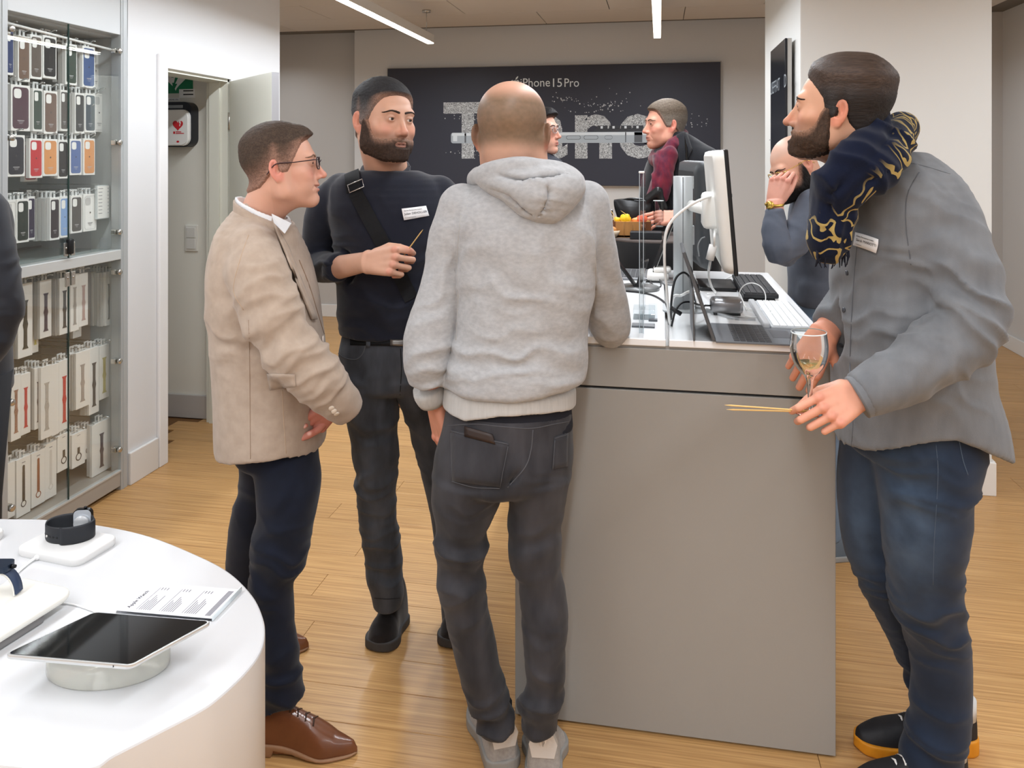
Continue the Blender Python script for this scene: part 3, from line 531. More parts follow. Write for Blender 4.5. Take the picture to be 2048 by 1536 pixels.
def product(row, pa, pb, yt, yb, kind, cw_, rgb, back, nst, lab):
    X0 = -2.585 - back; pm = (pa + pb) / 2; l, r = onX(pa, yt, X0), onX(pb, yt, X0); zt = onX(pm, yt, X0)[2]; zb_ = onX(pm, yb, X0)[2]
    w_, h_ = r[1] - l[1], zt - zb_; cy_, cz = (l[1] + r[1]) / 2, (zt + zb_) / 2; th = .019 if kind in ('case', 'clear') else .014
    t = thing({'case': 'phone_case_box', 'clear': 'phone_case_box', 'band': 'watch_band_box', 'ring': 'key_ring_box', 'plain': 'accessory_box'}[kind], (X0, cy_, zb_), lab, 'box', 'boxes in the ' + ROWN[row])
    MB().box((X0 - th, cy_ - w_ / 2, zb_), (X0, cy_ + w_ / 2, zt), .0012).build('carton', card_white, t)
    tb = MB(); tw = min(w_ * .55, .03); tb.box((X0 - th * .7, cy_ - tw / 2, zt), (X0 - th * .55, cy_ - tw / 6, zt + .022)).box((X0 - th * .7, cy_ + tw / 6, zt), (X0 - th * .55, cy_ + tw / 2, zt + .022)).box((X0 - th * .7, cy_ - tw / 2, zt + .022), (X0 - th * .55, cy_ + tw / 2, zt + .028)); tb.build('hang_tab', tab_clear, t)
    o = np.array([X0 + .0003, cy_, cz]); pm_ = mat('print_' + '_'.join(cw_.split()), rgb, .5)
    if kind in ('case', 'clear'):
        W_, H_ = w_ * .84, h_ * .90; b = MB()
        if kind == 'case': b.prism(rrect(W_, H_, W_ * .17), o, YV, UP, XV, .0008)
        else:
            outer = rrect(W_, H_, W_ * .17); inner = [(x * .95, y * .982) for x, y in outer]; n = len(outer)
            for i in range(n): j = (i + 1) % n; b.prism([outer[i], outer[j], inner[j], inner[i]], o, YV, UP, XV, .0006)
        b.build('printed_case', pm_ if kind == 'case' else mat('clear_line', (206, 206, 206), .5), t)
        cm = MB().prism(rrect(W_ * .46, H_ * .23, W_ * .15), o + XV * .0008 + YV * (-W_ * .2) + UP * (H_ * .345), YV, UP, XV, .0004); cm.build('camera_window', card_white if kind == 'case' else mat('clear_line', (206, 206, 206)), t)
        if w_ > .03:
            tx = MB()
            for k, (ww, hh) in enumerate(((.42, .012), (.3, .006), (.22, .006))): tx.box((X0 + .0011, cy_ - W_ * ww / 2, cz - H_ * (.30 + .035 * k) - H_ * hh), (X0 + .0014, cy_ + W_ * ww / 2, cz - H_ * (.30 + .035 * k) + H_ * hh * .4))
            tx.build('caption', mat('caption_pale', (196, 196, 198), .6) if kind == 'case' else print_grey, t)
            MB().prism([(W_ * .055 * math.cos(a), W_ * .06 * math.sin(a)) for a in np.linspace(0, 6.28, 10, endpoint=False)], o + XV * .0009, YV, UP, XV, .0003).build('mark', mat('mark_dark', tuple(int(c * .72) for c in (110, 104, 104)), .5), t)
    elif kind == 'band':
        bw = min(w_ * .17, .012); hh = h_ * .66; o2 = o - UP * h_ * .06
        out = [(-bw * 1.35, hh / 2), (-bw * .8, hh / 2 - bw), (-bw * .75, hh * .1), (-bw * 1.15, 0), (-bw * .75, -hh * .1), (-bw * .8, -hh / 2 + bw), (-bw * 1.35, -hh / 2)]
        b = MB()
        for q in range(6): a, c = out[q], out[q + 1]; b.prism([a, c, (-c[0], c[1]), (-a[0], a[1])], o2, YV, UP, XV, .0008)
        b.build('printed_band', mat('print_' + '_'.join(cw_.split()), rgb, .5) if 'braided' not in cw_ and 'mottled' not in cw_ and 'silvery' not in cw_ else mat('print_' + '_'.join(cw_.split()) + '_woven', rgb, .5, noise=(420, .8, (220, 170, 150) if 'braided' in cw_ else (150, 150, 150))), t)
    elif kind == 'ring':
        short = 'short' in cw_; rr = w_ * (.22 if short else .19); b = MB(); zc = -h_ * (.22 if short else .30); n = 18
        for q in range(n):
            a0_, a1_ = 2 * math.pi * q / n, 2 * math.pi * (q + 1) / n; b.prism([(rr * math.cos(a0_), zc + rr * math.sin(a0_)), (rr * math.cos(a1_), zc + rr * math.sin(a1_)), (rr * .74 * math.cos(a1_), zc + rr * .74 * math.sin(a1_)), (rr * .74 * math.cos(a0_), zc + rr * .74 * math.sin(a0_))], o, YV, UP, XV, .0006)
        top = h_ * (.06 if short else .26); sw = w_ * .095
        b.prism([(-sw, zc + rr), (sw, zc + rr), (sw * .9, top), (-sw * .9, top)], o, YV, UP, XV, .0008)
        if not short: b.prism(rrect(sw * 1.7, h_ * .12, sw * .8), o + UP * (top + h_ * .05), YV, UP, XV, .0006)
        b.build('printed_key_ring', pm_, t)
        MB().box((X0 + .0003, cy_ - w_ * .12, zt - h_ * .09), (X0 + .0007, cy_ + w_ * .12, zt - h_ * .075)).build('caption', print_grey, t)
    for k in range(nst):
        xx = X0 - (k + 1) * (th + .0025); s_ = thing('accessory_box', (xx, cy_, zb_), 'plain white box, %s behind the %s %s (%s from doorway, %s)' % (ORD[k], cw_, {'case': 'case', 'clear': 'case', 'band': 'band', 'ring': 'ring', 'plain': 'box'}[kind], ORD[rowcount[row] - seen[row]], ROWN[row]), 'box', 'white boxes stacked behind the %s one in the %s' % (cw_, ROWN[row]))
        dy = random.uniform(-.003, .003); dz = random.uniform(-.004, .004); MB().box((xx - th, cy_ - w_ / 2 + dy, zb_ + dz), (xx, cy_ + w_ / 2 + dy, zt + dz), .0012).build('carton', card_side, s_); MB().box((xx - th * .7, cy_ - tw / 2, zt + dz), (xx - th * .55, cy_ - tw / 6, zt + .022)).box((xx - th * .7, cy_ + tw / 6, zt + dz), (xx - th * .55, cy_ + tw / 2, zt + .022)).box((xx - th * .7, cy_ - tw / 2, zt + .022), (xx - th * .55, cy_ + tw / 2, zt + .028)).build('hang_tab', tab_clear, s_)
    # the hook that carries the stack
    hk = MB(); zh = zt + .0190; xt = X0 + .028; hk.tube([(XB + .02, cy_, zh), (xt - .02, cy_, zh - .001), (xt, cy_, zh + .007)], .0024, 6); hk.tube([(xt - .024, cy_ - .0, zh - .001), (xt - .006, cy_, zh + .007), (xt + .006, cy_, zh + .003)], .003, 6); hk.build('wire_hook', hook_mat, cab)
for p in PR:
    r = p[0]; seen[r] += 1; k = rowcount[r] - seen[r]
    nm = {'case': 'phone case', 'clear': 'phone case', 'band': 'watch band', 'ring': 'key ring', 'plain': 'accessory'}[p[5]]
    product(*p, 'white box with %s %s, %s from the doorway side, %s' % (p[6], nm, ORD[k], ROWN[r]))
for y, z in ((3.27, 1.86), (3.25, 1.66), (3.24, 1.80)): MB().tube([(XB + .02, y, z), (-2.60, y, z), (-2.575, y, z + .014)], .0024, 6).build('wire_hook', hook_mat, cab)
# price list holder inside the cabinet
X0 = -2.57; q0, q1 = onX(194, 371, X0), onX(219, 436, X0)
ph = thing('price_list', (X0, q0[1], q1[2]), 'white price list in a clear holder hanging in the upper cabinet beside the last hook', 'sign')
MB().box((X0 - .012, q0[1], q1[2]), (X0, q1[1], q0[2]), .001).build('holder', mat('holder_clear', (214, 220, 222), .2), ph)
MB().box((X0, q0[1] + .004, q1[2] + .004), (X0 + .0006, q1[1] - .003, q0[2] - .004)).build('sheet', card_white, ph)
tx = MB()
for k in range(8):
    zz = q0[2] - .014 - k * .0165; tx.box((X0 + .0006, q0[1] + .010, zz - .003), (X0 + .0009, q0[1] + (.034 if k else .04), zz)); tx.box((X0 + .0006, q1[1] - .014, zz - .003), (X0 + .0009, q1[1] - .007, zz))
tx.build('printed_lines', print_grey, ph)
MB().tube([(XB + .02, q0[1] + .02, q0[2] + .004), (X0 - .006, q0[1] + .02, q0[2] + .004), (X0 - .006, q0[1] + .02, q0[2] - .004)], .0024, 6).build('wire_hook', hook_mat, cab)
# ------------------------------------------------------------------ closet: sign, first-aid box, switches
YC = 4.32; YN = np.array([0, -1., 0])
g0, g1 = onY(334, 187, YC), onY(386, 135, YC); gz0 = g0[2]; gx0 = onY(326, 150, YC)[0]; gx1 = g1[0]
gs = thing('emergency_sign', (gx0, YC, gz0), 'green emergency sign with a white heart and lightning bolt above the first aid box', 'sign')
MB().box((gx0 - .05, YC - .003, gz0), (gx1, YC, gz0 + .2)).build('plate', mat('sign_green', (20, 130, 84), .45), gs)
def heart(s, n=28): return [(s * .0625 * 16 * math.sin(t) ** 3 / 1, s * .0625 * (13 * math.cos(t) - 5 * math.cos(2 * t) - 2 * math.cos(3 * t) - math.cos(4 * t))) for t in np.linspace(0, 2 * math.pi, n, endpoint=False)]
BOLT = [(-.1, .5), (.18, .5), (.02, .14), (.2, .14), (-.02, -.22), (.08, -.22), (-.1, -.5), (-.16, -.18), (-.08, -.18), (-.02, .02), (-.2, .02)]
hc = onY(352, 162, YC); hc = np.array([hc[0], YC - .0032, hc[2] + .03]); MB().prism(heart(.085), hc, XV, UP, YN, .0006).build('heart', card_white, gs)
MB().prism([(x * .14, y * .16) for x, y in BOLT], hc + YN * .0007 - UP * .012, XV, UP, YN, .0006).build('bolt', mat('sign_green', (20, 130, 84)), gs)
n0, n1 = onY(359, 196, YC), onY(391, 178, YC)
nt_ = thing('notice_slip', (n0[0], YC, n0[2]), 'small white printed notice overlapping the corner of the green sign', 'sign')
MB().box((n0[0], YC - .0045, n0[2]), (n1[0], YC - .0032, n1[2])).build('sheet', card_white, nt_); tx = MB()
for k in range(2): tx.box((n0[0] + .028, YC - .005, n1[2] - .014 - k * .022), (n1[0] - .012, YC - .0045, n1[2] - .007 - k * .022))
tx.build('printed_lines', print_black, nt_)
m0 = onY(337, 202, YC); nt2 = thing('label_strip', (m0[0], YC, m0[2]), 'narrow white label strip between green sign and first aid box', 'sign')
MB().box((m0[0] - .06, YC - .002, m0[2]), (onY(360, 200, YC)[0], YC - .0004, m0[2] + .018)).build('sheet', card_white, nt2); text('lettering', 'LIFEPAK CR2', .012, (m0[0], YC - .0022, m0[2] + .004), XV, UP, print_black, nt2, .0002)
b0, b1 = onY(397, 294, YC), onY(397, 205, YC); bx1 = b0[0]; bw, bh = .235, b1[2] - b0[2]
ad = thing('first_aid_box', (bx1 - bw, YC, b0[2]), 'white and black defibrillator box with a red heart hanging on the closet wall', 'medical box')
cc = np.array([bx1 - bw / 2, YC, (b0[2] + b1[2]) / 2])
MB().prism(rrect(bw, bh, .05, 8), cc, XV, UP, YN, .07).build('back_shell', mat('aed_black', (34, 36, 42), .4), ad)
fb = MB(); fr = rrect(bw - .012, bh * .80, .045, 8); cf = cc - UP * bh * .075 + YN * .07
fb.prism(fr, cf - YN * .04, XV, UP, YN, .058); fb.prism([(x * .95, y * .95) for x, y in fr], cf + YN * .018, XV, UP, YN, .008); fb.build('front_shell', mat('aed_white', (240, 238, 234), .35), ad)
MB().box((cc[0] - .08, YC - .074, cc[2] + bh * .36), (cc[0] + .06, YC - .069, cc[2] + bh * .43), .002).build('grip_slot', mat('aed_grey', (150, 154, 158), .4), ad)
h2 = onY(355, 250, YC - .1); h2 = np.array([h2[0], YC - .0965, h2[2]]); MB().prism(heart(.034), h2, XV, UP, YN, .0006).build('heart', mat('aed_red', (205, 40, 48), .4), ad)
MB().prism([(x * .036 + .015, y * .040 + .010) for x, y in BOLT], h2 + YN * .0007, XV, UP, YN, .0004).build('bolt', mat('aed_white', (240, 238, 234)), ad)
tx = MB(); tx.box((h2[0] - .030, h2[1] - .0005, h2[2] - .052), (h2[0] - .018, h2[1] + .0, h2[2] - .038)); tx.box((h2[0] - .014, h2[1] - .0005, h2[2] - .043), (h2[0] + .022, h2[1], h2[2] - .038)); tx.box((h2[0] - .014, h2[1] - .0005, h2[2] - .052), (h2[0] + .04, h2[1], h2[2] - .047)); tx.prism([(.009 * math.cos(a), .006 * math.sin(a)) for a in np.linspace(0, 6.28, 12, endpoint=False)], np.array([h2[0], h2[1], h2[2] - .098]), XV, UP, YN, .0006); tx.build('caption', mat('aed_red', (205, 40, 48)), ad)
w0, w1 = onY(372, 502, YC), onY(397, 450, YC)
sw = thing('light_switch', (w0[0], YC, w0[2]), 'double cream light switch plate on the closet wall', 'switch')
MB().box((w0[0], YC - .012, w0[2]), (w1[0], YC, w1[2]), .004).build('plate', mat('switch_cream', (232, 230, 222), .35), sw)
zm = (w0[2] + w1[2]) / 2
for a_, c_ in ((zm + .002, w1[2] - .014), (w0[2] + .014, zm - .002)): MB().box((w0[0] + .012, YC - .017, a_), (w1[0] - .012, YC - .011, c_), .003).build('rocker', mat('switch_rocker', (222, 220, 214), .3), sw)
# ------------------------------------------------------------------ white display table (bottom corner) and what lies on it
ZT = .72; lacq = mat('white_lacquer', (212, 213, 215), .22, coat=.3); lacq_side = mat('table_side', (214, 210, 206), .35)
vis = [G(x, y, ZT)[:2] for x, y in [(0, 1037), (100, 1039), (200, 1050), (300, 1072), (400, 1112), (460, 1145), (505, 1190), (526, 1233), (530, 1270), (520, 1305), (490, 1345), (440, 1392), (400, 1420), (320, 1462), (230, 1508), (172, 1536)]]
mid = (vis[0] + vis[-1]) / 2; ring = vis + [2 * mid - p for p in vis[1:-1]]
ring = spline(ring + [ring[0]], 5)[:-1]
if sum(ring[i][0] * ring[(i + 1) % len(ring)][1] - ring[(i + 1) % len(ring)][0] * ring[i][1] for i in range(len(ring))) < 0: ring = ring[::-1]
cen = ring.mean(0); tb = thing('display_table', (cen[0], cen[1], 0), 'big rounded white display table with curved drum side and gadgets on top', 'table')
n = len(ring); V = []; 
for sc, z in ((0, .005), (0, ZT - .004), (-.0012, ZT - .0012), (-.004, ZT)):
    for p in ring: dn_ = un(np.r_[p - cen, 0])[:2]; V.append((p[0] + dn_[0] * sc, p[1] + dn_[1] * sc, z))
Fc = [(i * n + j, i * n + (j + 1) % n, (i + 1) * n + (j + 1) % n, (i + 1) * n + j) for i in range(3) for j in range(n)]
mk('drum', V[:2 * n], Fc[:n] + [tuple(range(n - 1, -1, -1))], lacq_side, tb); top = V[n:]
mk('table_top', top, [tuple(i - 0 for i in f) for f in Fc[:2 * n]] + [tuple(2 * n + j for j in range(n))], lacq, tb, smooth=False)
def pad(name, corners, z0, th, rad, m, label, cat='stand'):
    q = [G(x, y, z0 + th)[:2] for x, y in corners]; c = sum(q) / 4; ex = un(np.r_[(q[1] - q[0]) + (q[2] - q[3]), 0]); ey = np.array([-ex[1], ex[0], 0])
    wx = (abs((q[1] - q[0]) @ ex[:2]) + abs((q[2] - q[3]) @ ex[:2])) / 2; wy = (abs((q[3] - q[0]) @ ey[:2]) + abs((q[2] - q[1]) @ ey[:2])) / 2
    o = np.r_[c, z0]; t = thing(name, o, label, cat); pr = rrect(wx, wy, rad, 8); b = MB(); k = len(pr); lay = [(.97, 0), (1, .004), (1, th - .004), (.985, th - .0008), (.96, th)]
    V = [o + ex * x * s + ey * y * s + UP * z for s, z in lay for x, y in pr]
    b.add(V, [(i * k + j, i * k + (j + 1) % k, (i + 1) * k + (j + 1) % k, (i + 1) * k + j) for i in range(4) for j in range(k)], 0, True); b.add(V[:k], [tuple(range(k - 1, -1, -1))]); b.add(V[4 * k:], [tuple(range(k))])
    return t, b, o, ex, ey, wx, wy
matte_white = mat('matte_white', (222, 222, 221), .5)
t, b, o, ex, ey, wx, wy = pad('watch_stand', [(26, 1098), (157, 1119), (238, 1073), (118, 1046)], ZT, .017, .022, matte_white, 'white rounded square watch stand on the table with a cable at its side'); b.build('pad', matte_white, t)
cb = thing('charging_cable', G(80, 1120, ZT), 'white charging cable running from the watch stand across the table', 'cable')
MB().tube(spline([G(76, 1113, ZT + .006), G(62, 1122, ZT + .004), G(40, 1140, ZT + .0035), G(14, 1165, ZT + .0035), G(-30, 1200, ZT + .0035)], 6), .003).build('lead', white_plastic, cb)
MB().tube([G(80, 1110, ZT + .007), G(72, 1116, ZT + .007)], .0055, 12).build('plug', white_plastic, cb)
# smartwatch lying on its side on the stand
wc = G(140, 1073, ZT + .018); wz = ZT + .0175
wt = thing('smartwatch', (wc[0], wc[1], wz), 'black sport-strap smartwatch lying on its side on the white stand', 'watch')
SW, SH = .048, .036; sb = mat('strap_black', (28, 31, 37), .55)
path = [(math.cos(t_) * SW * (1.0 if math.cos(t_) > 0 else 1.0), math.sin(t_) * .036) for t_ in np.linspace(0, 2 * math.pi, 48, endpoint=False)]
def band_loop(path, z0, h, th, seg, gap=None):
    b = MB(); n_ = len(path); nr = []
    for i in range(n_):
        tx_ = np.array(path[(i + 1) % n_]) - np.array(path[i - 1]); nr.append(un([tx_[1], -tx_[0]]))
    V = []
    for i, p in enumerate(path):
        w3 = lambda q, z: wc * [1, 1, 0] + RT * q[0] + FWD * q[1] + UP * z
        q = np.array(p); V += [w3(q, z0 + .12 * h), w3(q + nr[i] * th * .6, z0), w3(q + nr[i] * th, z0 + h * .1), w3(q + nr[i] * th, z0 + h * .9), w3(q + nr[i] * th * .6, z0 + h), w3(q, z0 + h * .9)]
    Fc = [(i * 6 + j, i * 6 + (j + 1) % 6, (i + 1) * 6 + (j + 1) % 6, (i + 1) * 6 + j) for i in seg[:-1] for j in range(6) if i + 1 < n_]
    return b.add(V, Fc, 0, True)
ang = np.linspace(0, 2 * math.pi, 61); path = [(math.cos(a) * SW, math.sin(a) * .034) for a in ang]
band_loop(path[:-1] + [path[0]], wz + .001, SH, .0028, list(range(61))).build('strap', sb, wt)
ov = [(math.cos(a) * (SW + .003), math.sin(a) * .037) for a in np.linspace(math.radians(268), math.radians(372), 20)]
band_loop(ov, wz - .0005, SH + .003, .0032, list(range(20))).build('strap_end', sb, wt)
hl = MB()
for a in (206, 217, 228, 239, 250, 261):
    a = math.radians(a); q = wc * [1, 1, 0] + RT * math.cos(a) * (SW + .0028) + FWD * math.sin(a) * .0368 + UP * (wz + SH * .42); nrm = un(RT * math.cos(a) / SW + FWD * math.sin(a) / .034); hl.lathe(q - nrm * .0002, [(.0024, 0), (.0024, .0005)], 10, ax=nrm)
hl.build('strap_hole', mat('hole_dark', (10, 11, 13), .6), wt)
pn = MB(); a = math.radians(228); q = wc * [1, 1, 0] + RT * math.cos(a) * (SW + .003) + FWD * math.sin(a) * .037 + UP * (wz + SH * .42); pn.lathe(q, [(.003, 0), (.0026, .002)], 12, ax=un(RT * math.cos(a) / SW + FWD * math.sin(a) / .034)); pn.build('strap_pin', steel, wt)
co = wc * [1, 1, 0] + FWD * .024 + RT * .014 + UP * (wz + .0265); cx_ = un(RT + FWD * .12); cy2 = un(np.cross(UP, cx_)); 
b = MB().prism(rrect(.040, .046, .011, 6), co, cx_, UP, cy2, .010); b.build('case', mat('watch_case', (22, 23, 26), .25, .6), wt)
MB().prism(rrect(.037, .043, .010, 6), co - cy2 * .0012, cx_, UP, cy2, .0012).build('case_back', mat('watch_back', (205, 212, 220), .3, .3), wt)
MB().lathe(co - cy2 * .001 - UP * .006, [(.0165, 0), (.0165, .006), (.0155, .0072)], 28, ax=-cy2).build('charger_puck', mat('puck_grey', (196, 199, 202), .3, .3), wt)
MB().lathe(co + UP * .023 + cx_ * .005 + cy2 * .005, [(.0035, 0), (.0035, .004)], 12, ax=UP).build('crown', mat('watch_case', (22, 23, 26)), wt)
# second stand and its blue watch, cut by the frame
t, b, o, ex, ey, wx, wy = pad('watch_stand', [(-150, 1300), (-60, 1330), (136, 1172), (-20, 1140)], ZT + .018, .012, .03, matte_white, 'large off-white slab stand at the edge of the table, carrying a blue watch'); b.build('pad', mat('warm_white', (226, 224, 217), .45), t)
MB().box((-.09, -.05, 0), (.07, .05, .0179), .004, ax=(np.array([o[0], o[1], ZT + .0002]), ex, ey, UP)).build('foot', mat('pad_foot', (120, 118, 118), .5), t)
w2 = G(18, 1186, ZT + .031); bw_ = thing('smartwatch', (w2[0], w2[1], ZT + .031), 'blue-strapped smartwatch standing on a white arch at the table edge', 'watch')
ar = MB(); ab = [w2 + RT * (.026 * math.cos(a)) + UP * (.040 * math.sin(a)) - RT * .012 for a in np.linspace(0, math.pi, 16)]
V = []
for p in ab: V += [p - FWD * .011, p + FWD * .011, p + FWD * .011 + un(p - w2 + RT * .012) * .003 * 1, p - FWD * .011 + un(p - w2 + RT * .012) * .003]
ar.add(V, [(i * 4 + j, i * 4 + (j + 1) % 4, i * 4 + 4 + (j + 1) % 4, i * 4 + 4 + j) for i in range(15) for j in range(4)] + [(0, 1, 2, 3), (63, 62, 61, 60)], 0, True); ar.build('arch', mat('warm_white', (248, 245, 236)), bw_)
sv = MB(); V = []
for p in [w2 - RT * .012 + RT * (.029 * math.cos(a)) + UP * (.043 * math.sin(a)) for a in np.linspace(.05, 1.35, 12)] : V += [p - FWD * .010, p + FWD * .010, p + FWD * .010 + un(p - w2 + RT * .012) * .0035, p - FWD * .010 + un(p - w2 + RT * .012) * .0035]
sv.add(V, [(i * 4 + j, i * 4 + (j + 1) % 4, i * 4 + 4 + (j + 1) % 4, i * 4 + 4 + j) for i in range(11) for j in range(4)] + [(0, 1, 2, 3), (47, 46, 45, 44)], 0, True); sv.build('strap', mat('strap_blue', (40, 56, 84), .5), bw_)
cq = w2 + UP * .0505 - RT * .016; MB().prism(rrect(.040, .034, .009, 6), cq - UP * .005, RT, FWD, UP, .011).build('case', mat('watch_case_blue', (36, 48, 66), .3, .5), bw_)
MB().lathe(cq + RT * .0202, [(.004, 0), (.004, .004), (.003, .009)], 12, ax=RT).build('crown', mat('watch_case', (22, 23, 26)), bw_)
t, b, o, ex, ey, wx, wy = pad('watch_stand', [(-130, 1082), (-60, 1100), (7, 1056), (-60, 1040)], ZT, .017, .022, matte_white, 'white stand barely entering the frame at the far edge of the table'); b.build('pad', matte_white, t)
# tablet on its clear acrylic drum
acry = bpy.data.materials.new('acrylic_block'); acry.use_nodes = True; bb_ = acry.node_tree.nodes['Principled BSDF']; bb_.inputs['Base Color'].default_value = (.93, .94, .88, 1); bb_.inputs['Roughness'].default_value = .06; bb_.inputs['Transmission Weight'].default_value = .55; bb_.inputs['IOR'].default_value = 1.2; MATS['acrylic_block'] = acry
sc_ = P(218, 1335, 1.327) * [1, 1, 0] + UP * ZT; rad = .100; td = thing('tablet_stand', (sc_[0], sc_[1], ZT), 'low round clear acrylic block under the tablet on the white table', 'stand')
MB().lathe((sc_[0], sc_[1], ZT), [(rad - .003, .0003), (rad, .004), (rad, .048), (rad - .003, .0515)], 56).squash(sc_, FWD, .62).build('block', acry, td)
MB().lathe((sc_[0], sc_[1], ZT + .0517), [(rad * .5, 0), (rad * .5, .0015)], 40).squash(sc_, FWD, .62).build('adhesive_disc', mat('disc_pale', (214, 214, 208), .4), td)
ZP = ZT + .0555; cs = [G(x, y, ZP + .0075) for x, y in [(4, 1308), (265, 1332), (422, 1241), (192, 1224)]]
pc = sum(cs) / 4; ex = un((cs[1] - cs[0]) + (cs[2] - cs[3])); ey = un((cs[3] - cs[0]) + (cs[2] - cs[1])); wx = (np.linalg.norm(cs[1] - cs[0]) + np.linalg.norm(cs[2] - cs[3])) / 2; wy = (np.linalg.norm(cs[3] - cs[0]) + np.linalg.norm(cs[2] - cs[1])) / 2
tp = thing('tablet', (pc[0], pc[1], ZP), 'silver tablet with a dark reflecting screen lying on a clear round block', 'tablet')
def slab(o, ex, ey, pr, lay):
    k = len(pr); V = [o + ex * x * s + ey * y * s + UP * z for s, z in lay for x, y in pr]; b = MB(); m_ = len(lay)
    b.add(V, [(i * k + j, i * k + (j + 1) % k, (i + 1) * k + (j + 1) % k, (i + 1) * k + j) for i in range(m_ - 1) for j in range(k)], 0, True); b.add(V[:k], [tuple(range(k - 1, -1, -1))]); b.add(V[(m_ - 1) * k:], [tuple(range(k))]); return b
o = np.array([pc[0], pc[1], ZP]); slab(o, ex, ey, rrect(wx, wy, .010, 6), [(.985, 0), (1, .002), (1, .0065), (.992, .0075)]).build('body', mat('tablet_silver', (216, 218, 218), .28, .8), tp)
slab(o + UP * .0075, ex, ey, rrect(wx - .006, wy - .006, .008, 6), [(1, 0), (1, .0006)]).build('screen', mat('tablet_screen', (14, 15, 17), .04, spec=.6), tp)
MB().lathe(o - ey * wy / 2 + ex * (wx / 2 - .03) + UP * .004 + ey * .0004, [(.0018, 0), (.0018, .0006)], 12, ax=-ey).build('socket', black_plastic, tp)
lc = thing('thin_cable', G(110, 1210, ZT), 'thin white cable curving over the table towards the tablet', 'cable'); MB().tube(spline([G(100, 1207, ZT + .003), G(135, 1207, ZT + .002), G(170, 1216, ZT + .002), G(205, 1232, ZT + .002), G(230, 1262, ZT + .003)], 6), .0016).build('lead', white_plastic, lc)
# acrylic price sheet holder
cs = [G(x, y, ZT + .010) for x, y in [(232, 1216), (424, 1232), (486, 1173), (297, 1158)]]; pc = sum(cs) / 4; ex = un((cs[1] - cs[0]) + (cs[2] - cs[3])); ey = un((cs[3] - cs[0]) + (cs[2] - cs[1])); wx = np.linalg.norm(cs[1] - cs[0]); wy = np.linalg.norm(cs[3] - cs[0])
o = np.array([pc[0], pc[1], ZT]); ps = thing('price_sheet', o, 'printed price sheet in a clear acrylic block beside the tablet', 'sign'); pr4 = [(-wx / 2, -wy / 2), (wx / 2, -wy / 2), (wx / 2, wy / 2), (-wx / 2, wy / 2)]
slab(o, ex, ey, pr4, [(1, .0003), (1, .0035)]).build('acrylic_base', glass('sheet_glass', (250, 252, 255), .02, .8), ps)
slab(o, ex, ey, [(x * .985, y * .97) for x, y in pr4], [(1, .004), (1, .0046)]).build('sheet', mat('sheet_white', (232, 232, 238), .3, coat=.4), ps)
slab(o + UP * .0, ex, ey, [(wx / 2, -wy / 2), (wx / 2 + .002, -wy / 2), (wx / 2 + .002, wy / 2), (wx / 2, wy / 2)], [(1, .001), (1, .010)]).build('bright_edge', mat('acryl_edge', (226, 236, 240), .15), ps)
tx = MB(); z = .0048; ax4 = (o, ex, ey, UP)
text('heading', 'Apple Watch', .011, o + ex * (-wx * .40) + ey * (-wy * .38) + UP * .0049, ey, -ex, print_black, ps, .0001)
for k in range(3):
    x0 = -wx * .30 + k * wx * .24
    for j in range(6): tx.box((x0 + j * .0042, -wy * .40, z), (x0 + j * .0042 + .0013, -wy * (.1 - .06 * ((j * 7 + k) % 4)), z + .0002), 0, 0, ax4)
    tx.box((x0 - .005, -wy * .4, z), (x0 - .0042, wy * .34, z + .0002), 0, 0, ax4)
    for j in range(3): tx.box((x0 + j * .006, wy * .26, z), (x0 + j * .006 + .0016, wy * .34, z + .0002), 0, 0, ax4)
for j in range(7): tx.box((wx * .40 + j * .0016, -wy * .42, z), (wx * .40 + j * .0016 + .0007, wy * .4, z + .0002), 0, 0, ax4)
tx.build('printed_lines', mat('print_mid', (120, 120, 128), .6), ps)
# ------------------------------------------------------------------ sales counter
CT = 1.08; KX0, KX1, KY0, KY1 = -.40, .452, 2.185, 3.50; SLX = .020
kg = mat('counter_grey', (154, 151, 146), .42, bump=(900, .05)); kwhite = mat('counter_white', (244, 245, 246), .2, coat=.2); kdark = mat('counter_gap', (36, 36, 38), .6)
kc = thing('sales_counter', ((KX0 + KX1) / 2, (KY0 + KY1) / 2, 0), 'tall grey sales counter with a white double top, standing in the middle', 'counter')
MB().box((KX0 + .012, KY0 + .012, .0), (KX1 - .012, KY1, 1.045), 0).build('carcass', kdark, kc)
MB().box((KX0, KY0, .008), (KX1, KY0 + .018, .936), .0015).build('front_panel', kg, kc)
MB().box((KX0, KY0, .943), (KX1, KY0 + .018, 1.052), .0015).build('front_panel', kg, kc)
MB().box((KX1 - .018, KY0 + .0185, .008), (KX1, KY1, 1.052), .0015).build('side_panel', kg, kc)
MB().box((KX0, KY0 + .0185, .008), (KX0 + .018, KY1, 1.052), .0015).build('side_panel', kg, kc)
MB().box((KX0 + .006, KY0 + .006, 1.05), (KX1 - .006, KY1, 1.0605)).build('reveal_strip', mat('reveal_grey', (150, 148, 145), .4, .3), kc)
MB().box((KX0, KY0 - .004, 1.06), (SLX - .004, KY1, CT), .0025).build('counter_top', kwhite, kc)
MB().box((SLX + .004, KY0 - .004, 1.06), (KX1, KY1, CT), .0025).build('counter_top', kwhite, kc)
def K(px, py, z=CT): return G(px, py, z)     # a spot on the counter top (or z above the floor)
EX, EY = np.array([1., 0, 0]), np.array([0, 1., 0])
mid_alu = mat('column_alu', (172, 175, 176), .5, .3); dark_case = mat('dark_case', (52, 55, 58), .45); graph = mat('graphite', (88, 90, 94), .4, .3); key_dark = mat('key_dark', (62, 64, 68), .5); off_white = mat('monitor_white', (236, 235, 230), .4); cable_w = mat('cable_white', (238, 238, 236), .45); cable_b = mat('cable_black', (22, 22, 24), .5)
